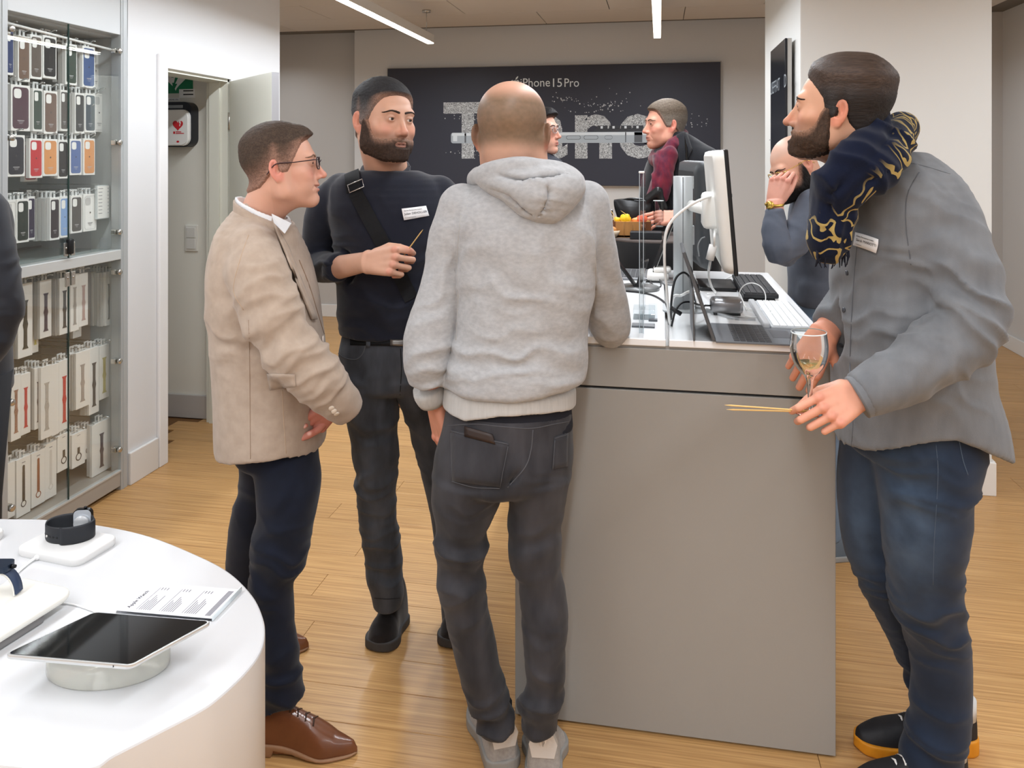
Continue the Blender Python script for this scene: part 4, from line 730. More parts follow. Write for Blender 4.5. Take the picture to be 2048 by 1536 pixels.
# acrylic screen, seen edge on
b0 = K(1283, 668); dv = thing('acrylic_divider', b0, 'clear acrylic divider panel standing edge-on near the front of the counter', 'divider'); ac = glass('acrylic_clear', (248, 251, 252), .01, .35); ztp = P(1283, 347, 2.19)[2]
MB().box((b0[0] - .004, b0[1], CT + .002), (b0[0] + .004, b0[1] + .40, ztp), .001).build('panel', ac, dv)
ed = mat('acrylic_edge', (206, 218, 226), .1, trans=.4)
for xo in (-.0065, .0045): MB().box((b0[0] + xo, b0[1] - .0015, CT + .002), (b0[0] + xo + .002, b0[1] + .0005, ztp)).build('edge_strip', ed, dv)
MB().box((b0[0] - .008, b0[1] - .002, ztp), (b0[0] + .008, b0[1] + .02, ztp + .006), .002).build('corner_cap', white_plastic, dv)
MB().box((b0[0] - .03, b0[1] + .08, CT), (b0[0] + .036, b0[1] + .12, CT + .006), .001).build('foot', mat('foot_dark', (92, 96, 100), .3), dv)
MB().box((b0[0] - .03, b0[1] + .19, CT), (b0[0] + .036, b0[1] + .28, CT + .03), .001).build('foot', ac, dv)
# steel column carrying the white display
c0 = K(1366, 618); cl = thing('display_column', c0, 'brushed aluminium column standing on the counter, carrying the white display', 'stand'); zc = P(1366, 353, 2.53)[2]
cr = MB(); pr = [(.031 * math.cos(a), .038 * math.sin(a)) for a in np.linspace(0, 2 * math.pi, 32, endpoint=False)]; cr.prism(pr, np.array([c0[0], c0[1], CT + .004]), EX, EY, UP, zc - CT - .004); o = cr.build('column', mid_alu, cl); o.data.polygons.foreach_set('use_smooth', [len(p.vertices) == 4 for p in o.data.polygons])
MB().box((c0[0] - .0025, c0[1] - .0395, CT + .01), (c0[0] + .0005, c0[1] - .036, zc - .002)).build('groove_strip', mat('groove_grey', (112, 116, 118), .5), cl)
MB().box((c0[0] + .026, c0[1] - .012, CT + .21), (c0[0] + .036, c0[1] + .012, zc - .16), .002).box((c0[0] + .026, c0[1] - .012, zc - .04), (c0[0] + .034, c0[1] + .012, zc), .001).build('cable_channel', mat('channel_alu', (164, 168, 170), .35, .5), cl)
MB().prism(rrect(.13, .15, .03), np.array([c0[0], c0[1], CT]), EX, EY, UP, .005).build('base_plate', mid_alu, cl)
# white display seen from its edge
w0, w1 = P(1473, 553, 2.20), P(1452, 298, 2.20); DX = w0[0]
ws = thing('white_display', (DX, w0[1] + .27, w0[2]), 'white-backed display seen edge-on, mounted on the aluminium column', 'monitor')
tilt = (w1[0] - w0[0]) / (w1[2] - w0[2]); ax = (np.array([w0[0], w0[1], w0[2]]), EX, EY, un(np.array([tilt, 0, 1.]))); HZ = w1[2] - w0[2]
MB().box((-.006, 0, 0), (.006, .53, HZ), .003, ax=ax).build('screen', mat('screen_dark', (20, 21, 23), .25), ws)
bk = MB(); k = rrect(.53, HZ - .004, .03, 6); n_ = len(k); lay = [(1, -.006), (1, -.016), (.975, -.030), (.90, -.036)]
V = [ax[0] + ax[2] * (.265 + x * s) + ax[3] * (HZ / 2 + y * s) + EX * z for s, z in lay for x, y in k]; bk.add(V, [(i * n_ + j, i * n_ + (j + 1) % n_, (i + 1) * n_ + (j + 1) % n_, (i + 1) * n_ + j) for i in range(3) for j in range(n_)], 0, True); bk.add(V[3 * n_:], [tuple(range(n_))]); bk.build('back_shell', off_white, ws)
pk = ax[0] + EY * .16 + UP * (HZ * .58) - EX * .036; MB().box((-.05, -.06, -.085), (.006, .06, .02), .012, ax=(pk, EX, EY, UP)).box((-.02, -.055, -.10), (.006, .055, -.05), .006, ax=(pk, EX, EY, UP)).build('mount_block', mat('mount_white', (240, 240, 236), .35), ws)
MB().tube([np.array([c0[0] + .02, c0[1], pk[2] - .03]), np.array([pk[0] - .04, pk[1], pk[2] - .03])], .018, 16).build('arm', mat('mount_white', (240, 240, 236)), ws)
def cable(name, pts, r, m, label, tips=()):
    pts = [np.asarray(p) for p in pts]; t = thing(name, pts[-1], label, 'cable'); MB().tube(spline(pts, 8), r, 8).build('lead', m, t)
    for p, d_, rr, ln in tips: MB().tube([p - un(d_) * ln / 2, p - un(d_) * ln * .48, p + un(d_) * ln * .48, p + un(d_) * ln / 2], [rr * .8, rr, rr, rr * .8], 12).build('plug', m, t)
cable('power_cable', [pk + UP * .012 - EX * .01, P(1405, 398, 2.25), P(1375, 414, 2.24), P(1345, 440, 2.24), P(1331, 470, 2.24), P(1329, 520, 2.25), P(1333, 575, 2.28), P(1337, 625, 2.31), K(1340, 652)+UP*.004], .0042, cable_w, 'thick white cable arching from the white display down to the slit of the counter')
cable('signal_cable', [pk - UP * .09 - EX * .012, P(1429, 470, 2.25), P(1427, 500, 2.27), P(1421, 520, 2.3), P(1417, 550, 2.4), P(1424, 575, 2.45), K(1431, 588)+UP*.004, K(1415, 590)+UP*.004], .0036, cable_w, 'white cable with a ferrite bead hanging below the white display', tips=[(P(1423, 505, 2.27), UP + .25 * EX, .012, .045)])
# dark display behind it
b0 = P(1422, 545, 2.95); dk = thing('dark_display', b0, 'dark grey display seen from behind, left of the white display', 'monitor')
ax = (P(1424, 542, 2.85), un(EX * 1 + EY * .12), un(EY - EX * .12), un(UP - EX * .035)); hz = P(1405, 322, 2.9)[2] - ax[0][2]
dd = MB(); k = rrect(.50, hz, .03, 6); n_ = len(k); V = [ax[0] + ax[2] * (.25 + x * s) + ax[3] * (hz / 2 + y * s) + ax[1] * z for s, z in [(1, 0), (1, -.012), (.96, -.034), (.8, -.044)] for x, y in k]; dd.add(V, [(i * n_ + j, i * n_ + (j + 1) % n_, (i + 1) * n_ + (j + 1) % n_, (i + 1) * n_ + j) for i in range(3) for j in range(n_)], 0, True); dd.add(V[3 * n_:], [tuple(range(n_))]); dd.add(V[:n_], [tuple(range(n_ - 1, -1, -1))]); dd.build('back_shell', dark_case, dk)
p0 = ax[0] + ax[2] * .22 + UP * .10 - EX * .05; sb_ = np.array([p0[0] - .02, p0[1], CT])
MB().tube([p0, p0 - UP * .06 - EX * .02, sb_ + UP * .012], [.03, .028, .03], 12).build('neck', mat('stand_dark', (60, 62, 64), .4), dk)
MB().lathe(sb_, [(.085, 0), (.09, .004), (.086, .010), (.03, .013)], 36).build('base', mat('stand_silver', (168, 170, 172), .25, .7), dk)
# tablet computer on its kickstand with keyboard cover
hz0, hz1 = K(1430, 686), K(1424, 654); kb = thing('tablet_computer', (hz0 + hz1) / 2, 'graphite tablet computer on its kickstand with a keyboard cover, near the counter edge', 'computer'); LX = (hz0[0] + hz1[0]) / 2; y0, y1 = hz0[1], hz0[1] + .235
topz = P(1370, 500, 2.2)[2]; tx_ = P(1369, 500, 2.16)[0]; up_ = np.array([tx_ - LX, 0, topz - CT]); Ls = np.linalg.norm(up_); up_ = up_ / Ls; nr_ = np.cross(EY, up_)
MB().box((-.0045, y0, 0), (.0045, y1, Ls), .002, ax=(np.array([LX - .004, 0, CT + .0045]), nr_, EY, up_)).build('display', graph, kb)
MB().box((.0046, y0 + .004, .004), (.0052, y1 - .004, Ls - .004), 0, ax=(np.array([LX - .004, 0, CT + .0045]), nr_, EY, up_)).build('glass_front', mat('tablet_screen', (14, 15, 17)), kb)
mp = np.array([LX - .004, 0, CT]) + up_ * Ls * .62 - nr_ * .006; ft = np.array([K(1388, 683)[0], 0, CT + .002]); kd = un(ft - mp); MB().box((-.002, y0 + .002, 0), (.002, y1 - .002, np.linalg.norm(ft - mp) - .0), .0008, ax=(mp, np.cross(EY, kd), EY, kd)).build('kickstand', graph, kb)
MB().box((LX, y0, CT), (LX + .225, y1, CT + .005), .0015).build('keyboard_cover', mat('cover_grey', (104, 106, 110), .7), kb)
for i in range(6):
    for j in range(10): MB().box((LX + .048 + i * .0165, y0 + .012 + j * .0213, CT + .005), (LX + .062 + i * .0165, y0 + .031 + j * .0213, CT + .0062)).build('key', key_dark, kb)
MB().box((LX + .155, y0 + .07, CT + .005), (LX + .205, y0 + .165, CT + .0056)).build('touchpad', mat('pad_grey', (84, 86, 90), .45), kb)
# docking box
q = K(1454, 632); hb = thing('docking_box', q, 'brushed metal docking box with rounded edges beside the white keyboard', 'adapter')
MB().box((q[0] - .048, q[1], CT + .005), (q[0] + .05, q[1] + .075, CT + .05), .012).build('shell', mat('dock_metal', (150, 150, 152), .3, .7), hb); MB().box((q[0] - .04, q[1] + .006, CT), (q[0] + .042, q[1] + .07, CT + .007), .002).build('foot', black_plastic, hb); MB().box((q[0] - .0485, q[1] + .015, CT + .016), (q[0] - .046, q[1] + .06, CT + .04)).build('socket_panel', black_plastic, hb)
# flat silver stand foot
q = K(1452, 640); sf = thing('silver_stand_foot', q, 'curved flat silver foot bar in front of the docking box', 'stand'); bar = MB(); pts = spline([K(1390, 620), K(1425, 628), K(1470, 640), K(1511, 642)], 5); V = []
for i, p in enumerate(pts): V += [p + EY * .0, p + EY * .03, p + EY * .03 + UP * (.010 - .006 * i / len(pts)), p + UP * (.012 - .007 * i / len(pts))]
bar.add(V, [(i * 4 + j, i * 4 + (j + 1) % 4, i * 4 + 4 + (j + 1) % 4, i * 4 + 4 + j) for i in range(len(pts) - 1) for j in range(4)] + [(0, 1, 2, 3), tuple(len(V) - 1 - i for i in range(4))]); bar.build('foot_bar', mat('foot_silver', (190, 192, 194), .28, .7), sf)
def keyboard(name, x0, x1, y0, y1, z, th, nx, ny, mb, mkey, label, tilt=0.0):
    t = thing(name, ((x0 + x1) / 2, (y0 + y1) / 2, z), label, 'keyboard'); MB().box((x0, y0, z), (x1, y1, z + th), .004).build('body', mb, t); sx = (x1 - x0 - .012) / nx; sy = (y1 - y0 - .012) / ny
    kk = MB().box((0, 0, 0), (sx - .0025, sy - .0025, .0035), .001); me = mesh_of('key', kk.v, kk.f, mkey, smooth=False)
    for i in range(nx):
        for j in range(ny):
            if i == nx - 1 and 3 < j < 9: continue
            put(bpy.data.objects.new('key', me), (x0 + .006 + i * sx, y0 + .006 + j * sy, z + th - .0002), t)
    if True: MB().box((x1 - .006 - sx, y0 + .006 + 4 * sy, z + th - .0002), (x1 - .0085, y0 + .006 + 9 * sy - .0025, z + th + .0033), .001).build('space_bar', mkey, t)
    return t
q0, q1 = K(1543, 652, CT + .012), K(1622, 650, CT + .012)
keyboard('white_keyboard', q0[0], q1[0] - .002, q0[1], q0[1] + .41, CT, .011, 5, 15, mat('keyboard_white', (176, 179, 182), .4), mat('key_white', (246, 246, 246), .35), 'white flat keyboard along the aisle edge of the counter')
MB().box((q0[0] - .022, q0[1] + .01, CT), (q0[0] - .002, q0[1] + .40, CT + .018), .005).build('keyboard_rest', mat('rest_grey', (196, 198, 200), .4), None, base=(q0[0] - .012, q0[1] + .2, CT), label='narrow grey rest bar lying along the white keyboard', cat='keyboard rest')
q0, q1 = K(1487, 586, CT + .03), K(1557, 587, CT + .03)
MB().box((q0[0], q0[1] + .01, CT), (q1[0] - .01, q0[1] + .42, CT + .012), .004).build('keyboard_tray', black_plastic, None, base=((q0[0] + q1[0]) / 2, q0[1] + .2, CT), label='flat black tray under the black keyboard', cat='tray')
keyboard('black_keyboard', q0[0], q1[0], q0[1], q0[1] + .44, CT + .013, .016, 5, 15, mat('keyboard_black', (30, 31, 33), .4), mat('key_black', (52, 53, 56), .45), 'black keyboard on a black tray behind the white keyboard')
q = K(1432, 583); MB().box((q[0] - .06, q[1], CT), (q[0] + .075, q[1] + .22, CT + .014), .005).build('dock_unit', black_plastic, None, base=q, label='flat black base unit under the edge of the white display', cat='base')
# white coiled thin cable, black leads
cc = K(1509, 628); loop = [np.array([cc[0], cc[1] + .05, CT + .045]) + EX * .040 * math.cos(a) + UP * .042 * math.sin(a) + EY * .02 * math.sin(a * .5) for a in np.linspace(-2.2, 4.6, 24)]
cable('coiled_cable', [K(1440, 575) + UP * .004, K(1470, 572) + UP * .004] + loop[:1] + loop + [K(1545, 632) + UP * .015, K(1520, 636) + UP * .003, K(1490, 634) + UP * .003], .0018, cable_w, 'thin white cable standing up in a loop beside the docking box')
cable('black_lead', [K(1342, 640) + UP * .003, P(1343, 600, 2.3), P(1350, 560, 2.32), P(1366, 545, 2.34), P(1380, 556, 2.36), P(1385, 580, 2.4), K(1392, 610) + UP * .004], .0034, cable_b, 'black cable looping high in front of the aluminium column')
cable('black_lead', [K(1343, 655) + UP * .003, P(1350, 625, 2.3), P(1362, 607, 2.32), P(1380, 604, 2.34), P(1400, 610, 2.38), q + UP * .006 if False else K(1424, 624) + UP * .02], .003, cable_b, 'black cable running low past the column into the docking box', tips=[(P(1352, 622, 2.3), EX - .6 * UP, .0065, .035)])
cable('white_lead', [K(1342, 622) + UP * .004, P(1348, 593, 2.4), P(1362, 591, 2.41), P(1380, 583, 2.42), K(1400, 586) + UP * .004], .0042, cable_w, 'short white cable passing across the front of the column')
cable('black_lead', [K(1236, 583) + UP * .003, K(1275, 586) + UP * .003, K(1305, 592) + UP * .003, K(1328, 606) + UP * .003, K(1337, 630) + UP * .003, K(1338, 650) + UP * .003], .0034, cable_b, 'black cable lying across the far lane of the counter to the slit')
cable('black_lead', [K(1292, 566) + UP * .003, K(1300, 558) + UP * .015, K(1314, 558) + UP * .02, K(1322, 574) + UP * .004, K(1308, 572) + UP * .003, K(1293, 560) + UP * .01], .0022, cable_b, 'tangle of thin black cable beside the round stand base')
cable('white_lead', [P(1388, 548, 2.6), K(1394, 566) + UP * .006, K(1412, 572) + UP * .006, K(1440, 566) + UP * .006, K(1462, 558) + UP * .01], .003, cable_w, 'white cable lying in a bow below the dark display')
cable('thin_grey_lead', [P(1398, 512, 2.55), P(1396, 492, 2.5), P(1402, 478, 2.5), P(1410, 474, 2.5)], .002, mat('cable_grey', (150, 152, 154), .5), 'thin grey cable bent behind the dark display')
# round stand with black holder, open laptop, white reader
q = K(1276, 584); rs = thing('round_stand', q, 'round grey stand base with a folded black holder arm, on the far lane', 'stand')
MB().lathe(q + EY * .06, [(.074, 0), (.078, .003), (.078, .009), (.074, .012), (.02, .013)], 40).build('base', mat('stand_grey', (120, 122, 122), .35, .4), rs)
hp = q + EY * .06; MB().box((-.012, -.03, 0), (.012, .03, .10), .003, ax=(hp + UP * .011, un(EX + UP * .35), EY, un(UP + EX * .28))).build('holder', black_plastic, rs); MB().box((-.005, -.03, 0), (.005, .03, .14), .002, ax=(hp + UP * .012 - EX * .01, EX, EY, un(UP - EX * .75))).build('holder_arm', mat('holder_black', (16, 17, 19), .3), rs)
q0 = K(1302, 562); lp = thing('laptop', q0, 'open thin laptop seen from its side behind the round stand', 'laptop'); lx, ly = q0[0], q0[1]
MB().box((lx - .20, ly, CT), (lx, ly + .26, CT + .010), .003).build('keyboard_deck', mat('laptop_grey', (132, 134, 137), .35, .5), lp)
for i in range(5):
    for j in range(10): MB().box((lx - .15 + i * .022, ly + .02 + j * .022, CT + .010), (lx - .131 + i * .022, ly + .039 + j * .022, CT + .0115)).build('key', key_dark, lp)
up_ = un(P(1345, 464, 2.95)[[0, 2]] - np.array([lx, CT])); up_ = np.array([up_[0], 0, up_[1]]); MB().box((-.003, ly, .004), (.003, ly + .26, .235), .001, ax=(np.array([lx, 0, CT + .01]), np.cross(EY, up_), EY, up_)).build('screen', mat('laptop_screen', (20, 21, 24), .3), lp)
MB().box((.0031, ly + .001, .004), (.0062, ly + .259, .235), .001, ax=(np.array([lx, 0, CT + .01]), np.cross(EY, up_), EY, up_)).build('lid', mat('laptop_lid', (168, 168, 166), .35, .5), lp)
q = K(1322, 566); rd_ = thing('card_reader', q, 'white handheld card reader lying beside the open laptop', 'card reader'); MB().box((q[0] - .055, q[1], CT + .004), (q[0] + .03, q[1] + .16, CT + .035), .012).build('shell', mat('reader_white', (232, 229, 224), .35), rd_); MB().box((q[0] - .056, q[1] + .001, CT), (q[0] + .031, q[1] + .159, CT + .006), .002).build('sole', black_plastic, rd_); MB().box((q[0] - .03, q[1] + .03, CT + .033), (q[0] + .04, q[1] + .10, CT + .055), .01, ).build('grip', mat('reader_white', (232, 229, 224)), rd_)
# small clear card holder near the divider
q = K(1292, 640); ch = thing('card_holder', q, 'small clear card holder with dark strip beside the acrylic divider', 'holder'); MB().box((q[0] + .008, q[1], CT), (q[0] + .034, q[1] + .004, CT + .05)).build('back_pane', ac, ch); MB().box((q[0] + .008, q[1] - .02, CT), (q[0] + .034, q[1] + .0, CT + .006)).build('strip', mat('foot_dark', (92, 96, 100)), ch)
# ------------------------------------------------------------------ tall table with black cloth and the buffet things
tc_ = P(1310, 470, 3.82); TZ = 1.19; cl_m = mat('black_cloth', (20, 20, 22), .85, sheen=.15); top_m = mat('cloth_top', (92, 82, 78), .8)
ta = thing('bar_table', (tc_[0], tc_[1], 0), 'round standing table under a black floor-length cloth, behind the counter', 'table'); R_ = .235
b = MB(); n_ = 72; prof = [(R_, TZ - .006), (R_ + .006, TZ - .03), (R_ + .004, TZ - .2), (R_ - .05, .8), (R_ - .06, .5), (R_ + .0, .05), (R_ + .02, .006)]
V = [(tc_[0] + (r + .016 * (TZ - z) * math.cos(9 * a + 1.3 * i * .2)) * math.cos(a), tc_[1] + (r + .016 * (TZ - z) * math.cos(9 * a + 1.3 * i * .2)) * math.sin(a), z) for i, (r, z) in enumerate(prof) for a in np.linspace(0, 2 * math.pi, n_, endpoint=False)]
b.add(V, [(i * n_ + (j + 1) % n_, i * n_ + j, (i + 1) * n_ + j, (i + 1) * n_ + (j + 1) % n_) for i in range(len(prof) - 1) for j in range(n_)], 0, True); b.build('cloth', cl_m, ta)
MB().lathe((tc_[0], tc_[1], TZ - .02), [(R_ - .01, 0), (R_ + .002, .008), (R_ + .001, .016), (R_ - .006, .02)], 64).build('table_top', top_m, ta)
MB().lathe((tc_[0], tc_[1], 0), [(.2, 0), (.2, .02), (.03, .03), (.03, TZ - .03)], 24).build('pedestal', kdark, ta)
def T(px, py, d): p = P(px, py, d); p[2] = TZ; return p
q = T(1262, 462, 3.78); wb = thing('wooden_box', q, 'wooden serving box of light and dark staves holding yellow and red bites', 'box'); hx_ = .095
woods = [mat('stave_walnut', (112, 66, 34), .5, noise=(40, .5, (84, 48, 26)), stretch=(1, 1, .1)), mat('stave_oak', (176, 124, 66), .5, noise=(40, .5, (140, 92, 46)), stretch=(1, 1, .1)), mat('stave_pine', (206, 162, 100), .5, noise=(40, .5, (170, 124, 70)), stretch=(1, 1, .1))]
pts8 = [(-hx_, -.02), (-hx_ * .75, -.055), (hx_ * .55, -.055), (hx_, -.03), (hx_, .03), (hx_ * .6, .055), (-hx_ * .75, .055), (-hx_, .02)]
for i in range(8):
    p, r = np.array(pts8[i]), np.array(pts8[(i + 1) % 8]); L_ = np.linalg.norm(r - p); ns = max(1, int(round(L_ / .045)))
    for k in range(ns):
        a_, c_ = p + (r - p) * k / ns, p + (r - p) * (k + 1) / ns; e = un(np.r_[c_ - a_, 0]); nn_ = np.array([e[1], -e[0], 0]); oo = q + RT * 0 + np.array([a_[0], a_[1], 0])
        MB().box((.0004, -.006, 0), (np.linalg.norm(c_ - a_) - .0004, 0, .075), .0008, ax=(oo, e, nn_, UP)).build('stave', woods[[0, 1, 0, 0, 2, 1, 0, 2][i] if k % 3 != 1 else 1], wb)
MB().prism(pts8, q + UP * .002, EX, EY, UP, .008).build('base_board', woods[0], wb)
MB().prism([(x * .9, y * .88) for x, y in pts8], q + UP * .0405, EX, EY, UP, .02).build('liner', mat('liner_paper', (222, 206, 170), .7), wb)
def blob(name, c, r, m, label, cat, seed, grp=None):
    s = SDF(np.asarray(c) - r * 1.9, np.asarray(c) + r * 1.9, r / 7); rg = random.Random(seed)
    s.add(ell(c, (r, r * .9, r * .7)))
    for k in range(7): s.add(ell(np.asarray(c) + np.array([rg.uniform(-.6, .6), rg.uniform(-.6, .6), rg.uniform(-.1, .6)]) * r, (r * .5, r * .45, r * .4)), r * .15)
    V, Q = s.mesh(1); return mk(name, V, Q, m, None, c, label=label, cat=cat, group=grp)
yel = mat('fruit_yellow', (250, 205, 30), .5, noise=(60, .6, (240, 170, 20))); red = mat('fruit_red', (222, 84, 50), .45, noise=(50, .6, (240, 130, 90)))
blob('yellow_bite', q + np.array([-.025, -.01, .085]), .026, yel, 'bright yellow bite heaped at the near side of the wooden box', 'food', 1); blob('red_bite', q + np.array([.052, .0, .082]), .024, red, 'red bite heaped at the far end of the wooden box', 'food', 2); blob('yellow_bite', q + np.array([-.066, .012, .077]), .017, yel, 'small yellow bite at the rim of the wooden box', 'food', 3); blob('red_bite', q + np.array([.02, .012, .075]), .02, mat('fruit_orange', (240, 150, 80), .5), 'orange bite half hidden in the middle of the wooden box', 'food', 4)
bamboo_stick = mat('skewer_wood', (226, 188, 120), .6)
def skewer(p0, p1, label, r=.0014, grp=None):
    p0, p1 = np.asarray(p0), np.asarray(p1); d_ = un(p1 - p0); return MB().tube([p0, p0 + d_ * .01, p1 - d_ * .014, p1], [r * .9, r, r, r * .15], 8).build('skewer', bamboo_stick, None, base=p0, label=label, cat='skewer', group=grp)
skewer(q + np.array([-.07, -.005, .06]), P(1215, 414, 3.77), 'bamboo skewer leaning out of the wooden box toward the empty glass'); skewer(q + np.array([-.06, .0, .062]), P(1220, 418, 3.80), 'second bamboo skewer leaning out of the wooden box, slightly lower'); skewer(q + np.array([-.012, -.012, .10]), P(1241, 421, 3.78), 'dark short pick stuck in the yellow bite', .0012)
q2 = T(1291, 466, 3.68); sl = thing('slate_block', q2, 'flat black slate block in front of the wooden box', 'tray'); MB().box((q2[0] - .07, q2[1] - .045, TZ), (q2[0] + .075, q2[1] + .045, TZ + .034), .003).build('block', mat('slate_black', (22, 24, 28), .6), sl)
clear = bpy.data.materials.new('clear_glass'); clear.use_nodes = True; g_ = clear.node_tree.nodes['Principled BSDF']; g_.inputs['Transmission Weight'].default_value = 1; g_.inputs['Roughness'].default_value = 0; g_.inputs['IOR'].default_value = 1.45; g_.inputs['Base Color'].default_value = (.97, .98, .98, 1)
thin_clear = glass('thin_glass', (244, 248, 248), 0, 1.0)
def tumbler(q, r, h, label, name='glass_tumbler'):
    t = thing(name, q, label, 'glass'); MB().lathe(q, [(r * .92, .008), (r, h)], 28, cap=False).build('wall', thin_clear, t); MB().lathe(q, [(r * .9, .0005), (r * .92, .009), (r * .8, .0095)], 28).build('base', mat('glass_base', (200, 206, 206), .05, trans=.6), t); MB().lathe(q + UP * h, [(r * .93, -.001), (r * .93, .0012), (r, .0012), (r, -.001)], 28, cap=False).build('rim', mat('glass_rim', (214, 220, 220), .1), t); return t
tumbler(T(1212, 452, 3.92), .034, .118, 'empty straight glass at the near end of the wooden box')
q3 = T(1224, 459, 3.74); bo = thing('snack_bowl', q3, 'small pale bowl of snacks at the rim of the black table', 'bowl'); MB().lathe(q3, [(.02, 0), (.034, .02), (.038, .034), (.034, .032), (.018, .008)], 28).build('bowl', mat('bowl_cream', (226, 208, 182), .4), bo); blob('snack', q3 + UP * .034, .022, mat('snack_tan', (214, 150, 90), .6), 'tan snack heaped in the small pale bowl', 'food', 9)
# black leather shoulder bag on the table behind the box
q4 = T(1268, 446, 4.02); s = SDF(q4 - [.16, .12, .0], q4 + [.2, .12, .26], .006)
s.add(loft([(q4[0], q4[1], .0 + TZ + .03, .07, .05), (q4[0], q4[1], TZ + .07, .085, .055), (q4[0], q4[1], TZ + .12, .10, .05), (q4[0], q4[1], TZ + .16, .105, .03)])); s.plane(q4 + UP * .165, (.1, 0, 1), .008); s.plane(q4 + UP * .0005, (0, 0, -1), .004); s.add(cap(q4 + np.array([.05, 0, .15]), q4 + np.array([.12, 0, .205]), .024), .01); s.add(cap(q4 + np.array([.12, 0, .205]), q4 + np.array([.15, 0, .12]), .02), .01)
V, Q = s.mesh(2); bg = mk('leather_bag', V, Q, mat('leather_black', (20, 21, 23), .35), None, q4, label='black leather bag lying on the table behind the wooden box', cat='bag')
MB().tube(spline([q4 + np.array([-.09, -.02, .15]), q4 + np.array([-.02, -.03, .168]), q4 + np.array([.06, -.03, .165])], 6), .006).build('seam_roll', mat('leather_black', (20, 21, 23)), bg)
# ------------------------------------------------------------------ people: shared anatomy
bpy.context.scene.cycles.transparent_max_bounces = 24
skin_mat = mat('skin', (224, 170, 140), .48, spec=.4, vcol=True, bump=(420, .06, .0008))
b_ = skin_mat.node_tree.nodes['Principled BSDF']; b_.inputs['Subsurface Weight'].default_value = .12; b_.inputs['Subsurface Radius'].default_value = (.012, .005, .003); b_.inputs['Subsurface Scale'].default_value = .6
hair_mat = mat('hair', (60, 50, 44), .62, spec=.2, vcol=True, noise=(260, .45, (24, 21, 20)), bump=(520, .7, .002))
sleek_mat = mat('sleek_hair', (60, 46, 38), .5, spec=.3, vcol=True, noise=(110, .5, (22, 17, 15)), bump=(190, .6, .002), stretch=(.3, 3, 3))
eye_mat = mat('eye', (235, 230, 226), .12, vcol=True)
def ss(a, b, x): t = np.clip((x - a) / (b - a), 0, 1); return t * t * (3 - 2 * t)
def mixc(a, b, t): t = np.asarray(t)[:, None]; return np.atleast_2d(a) * (1 - t) + np.atleast_2d(b) * t
def frame(face, pitch=0, roll=0):
    y = -un([face[0], face[1], 0]); x = np.cross(y, UP); M = np.stack([x, y, UP], 1)
    p, r = math.radians(pitch), math.radians(roll)
    Rx = np.array([[1, 0, 0], [0, math.cos(p), -math.sin(p)], [0, math.sin(p), math.cos(p)]]); Ry = np.array([[math.cos(r), 0, math.sin(r)], [0, 1, 0], [-math.sin(r), 0, math.cos(r)]])
    return M @ Ry @ Rx
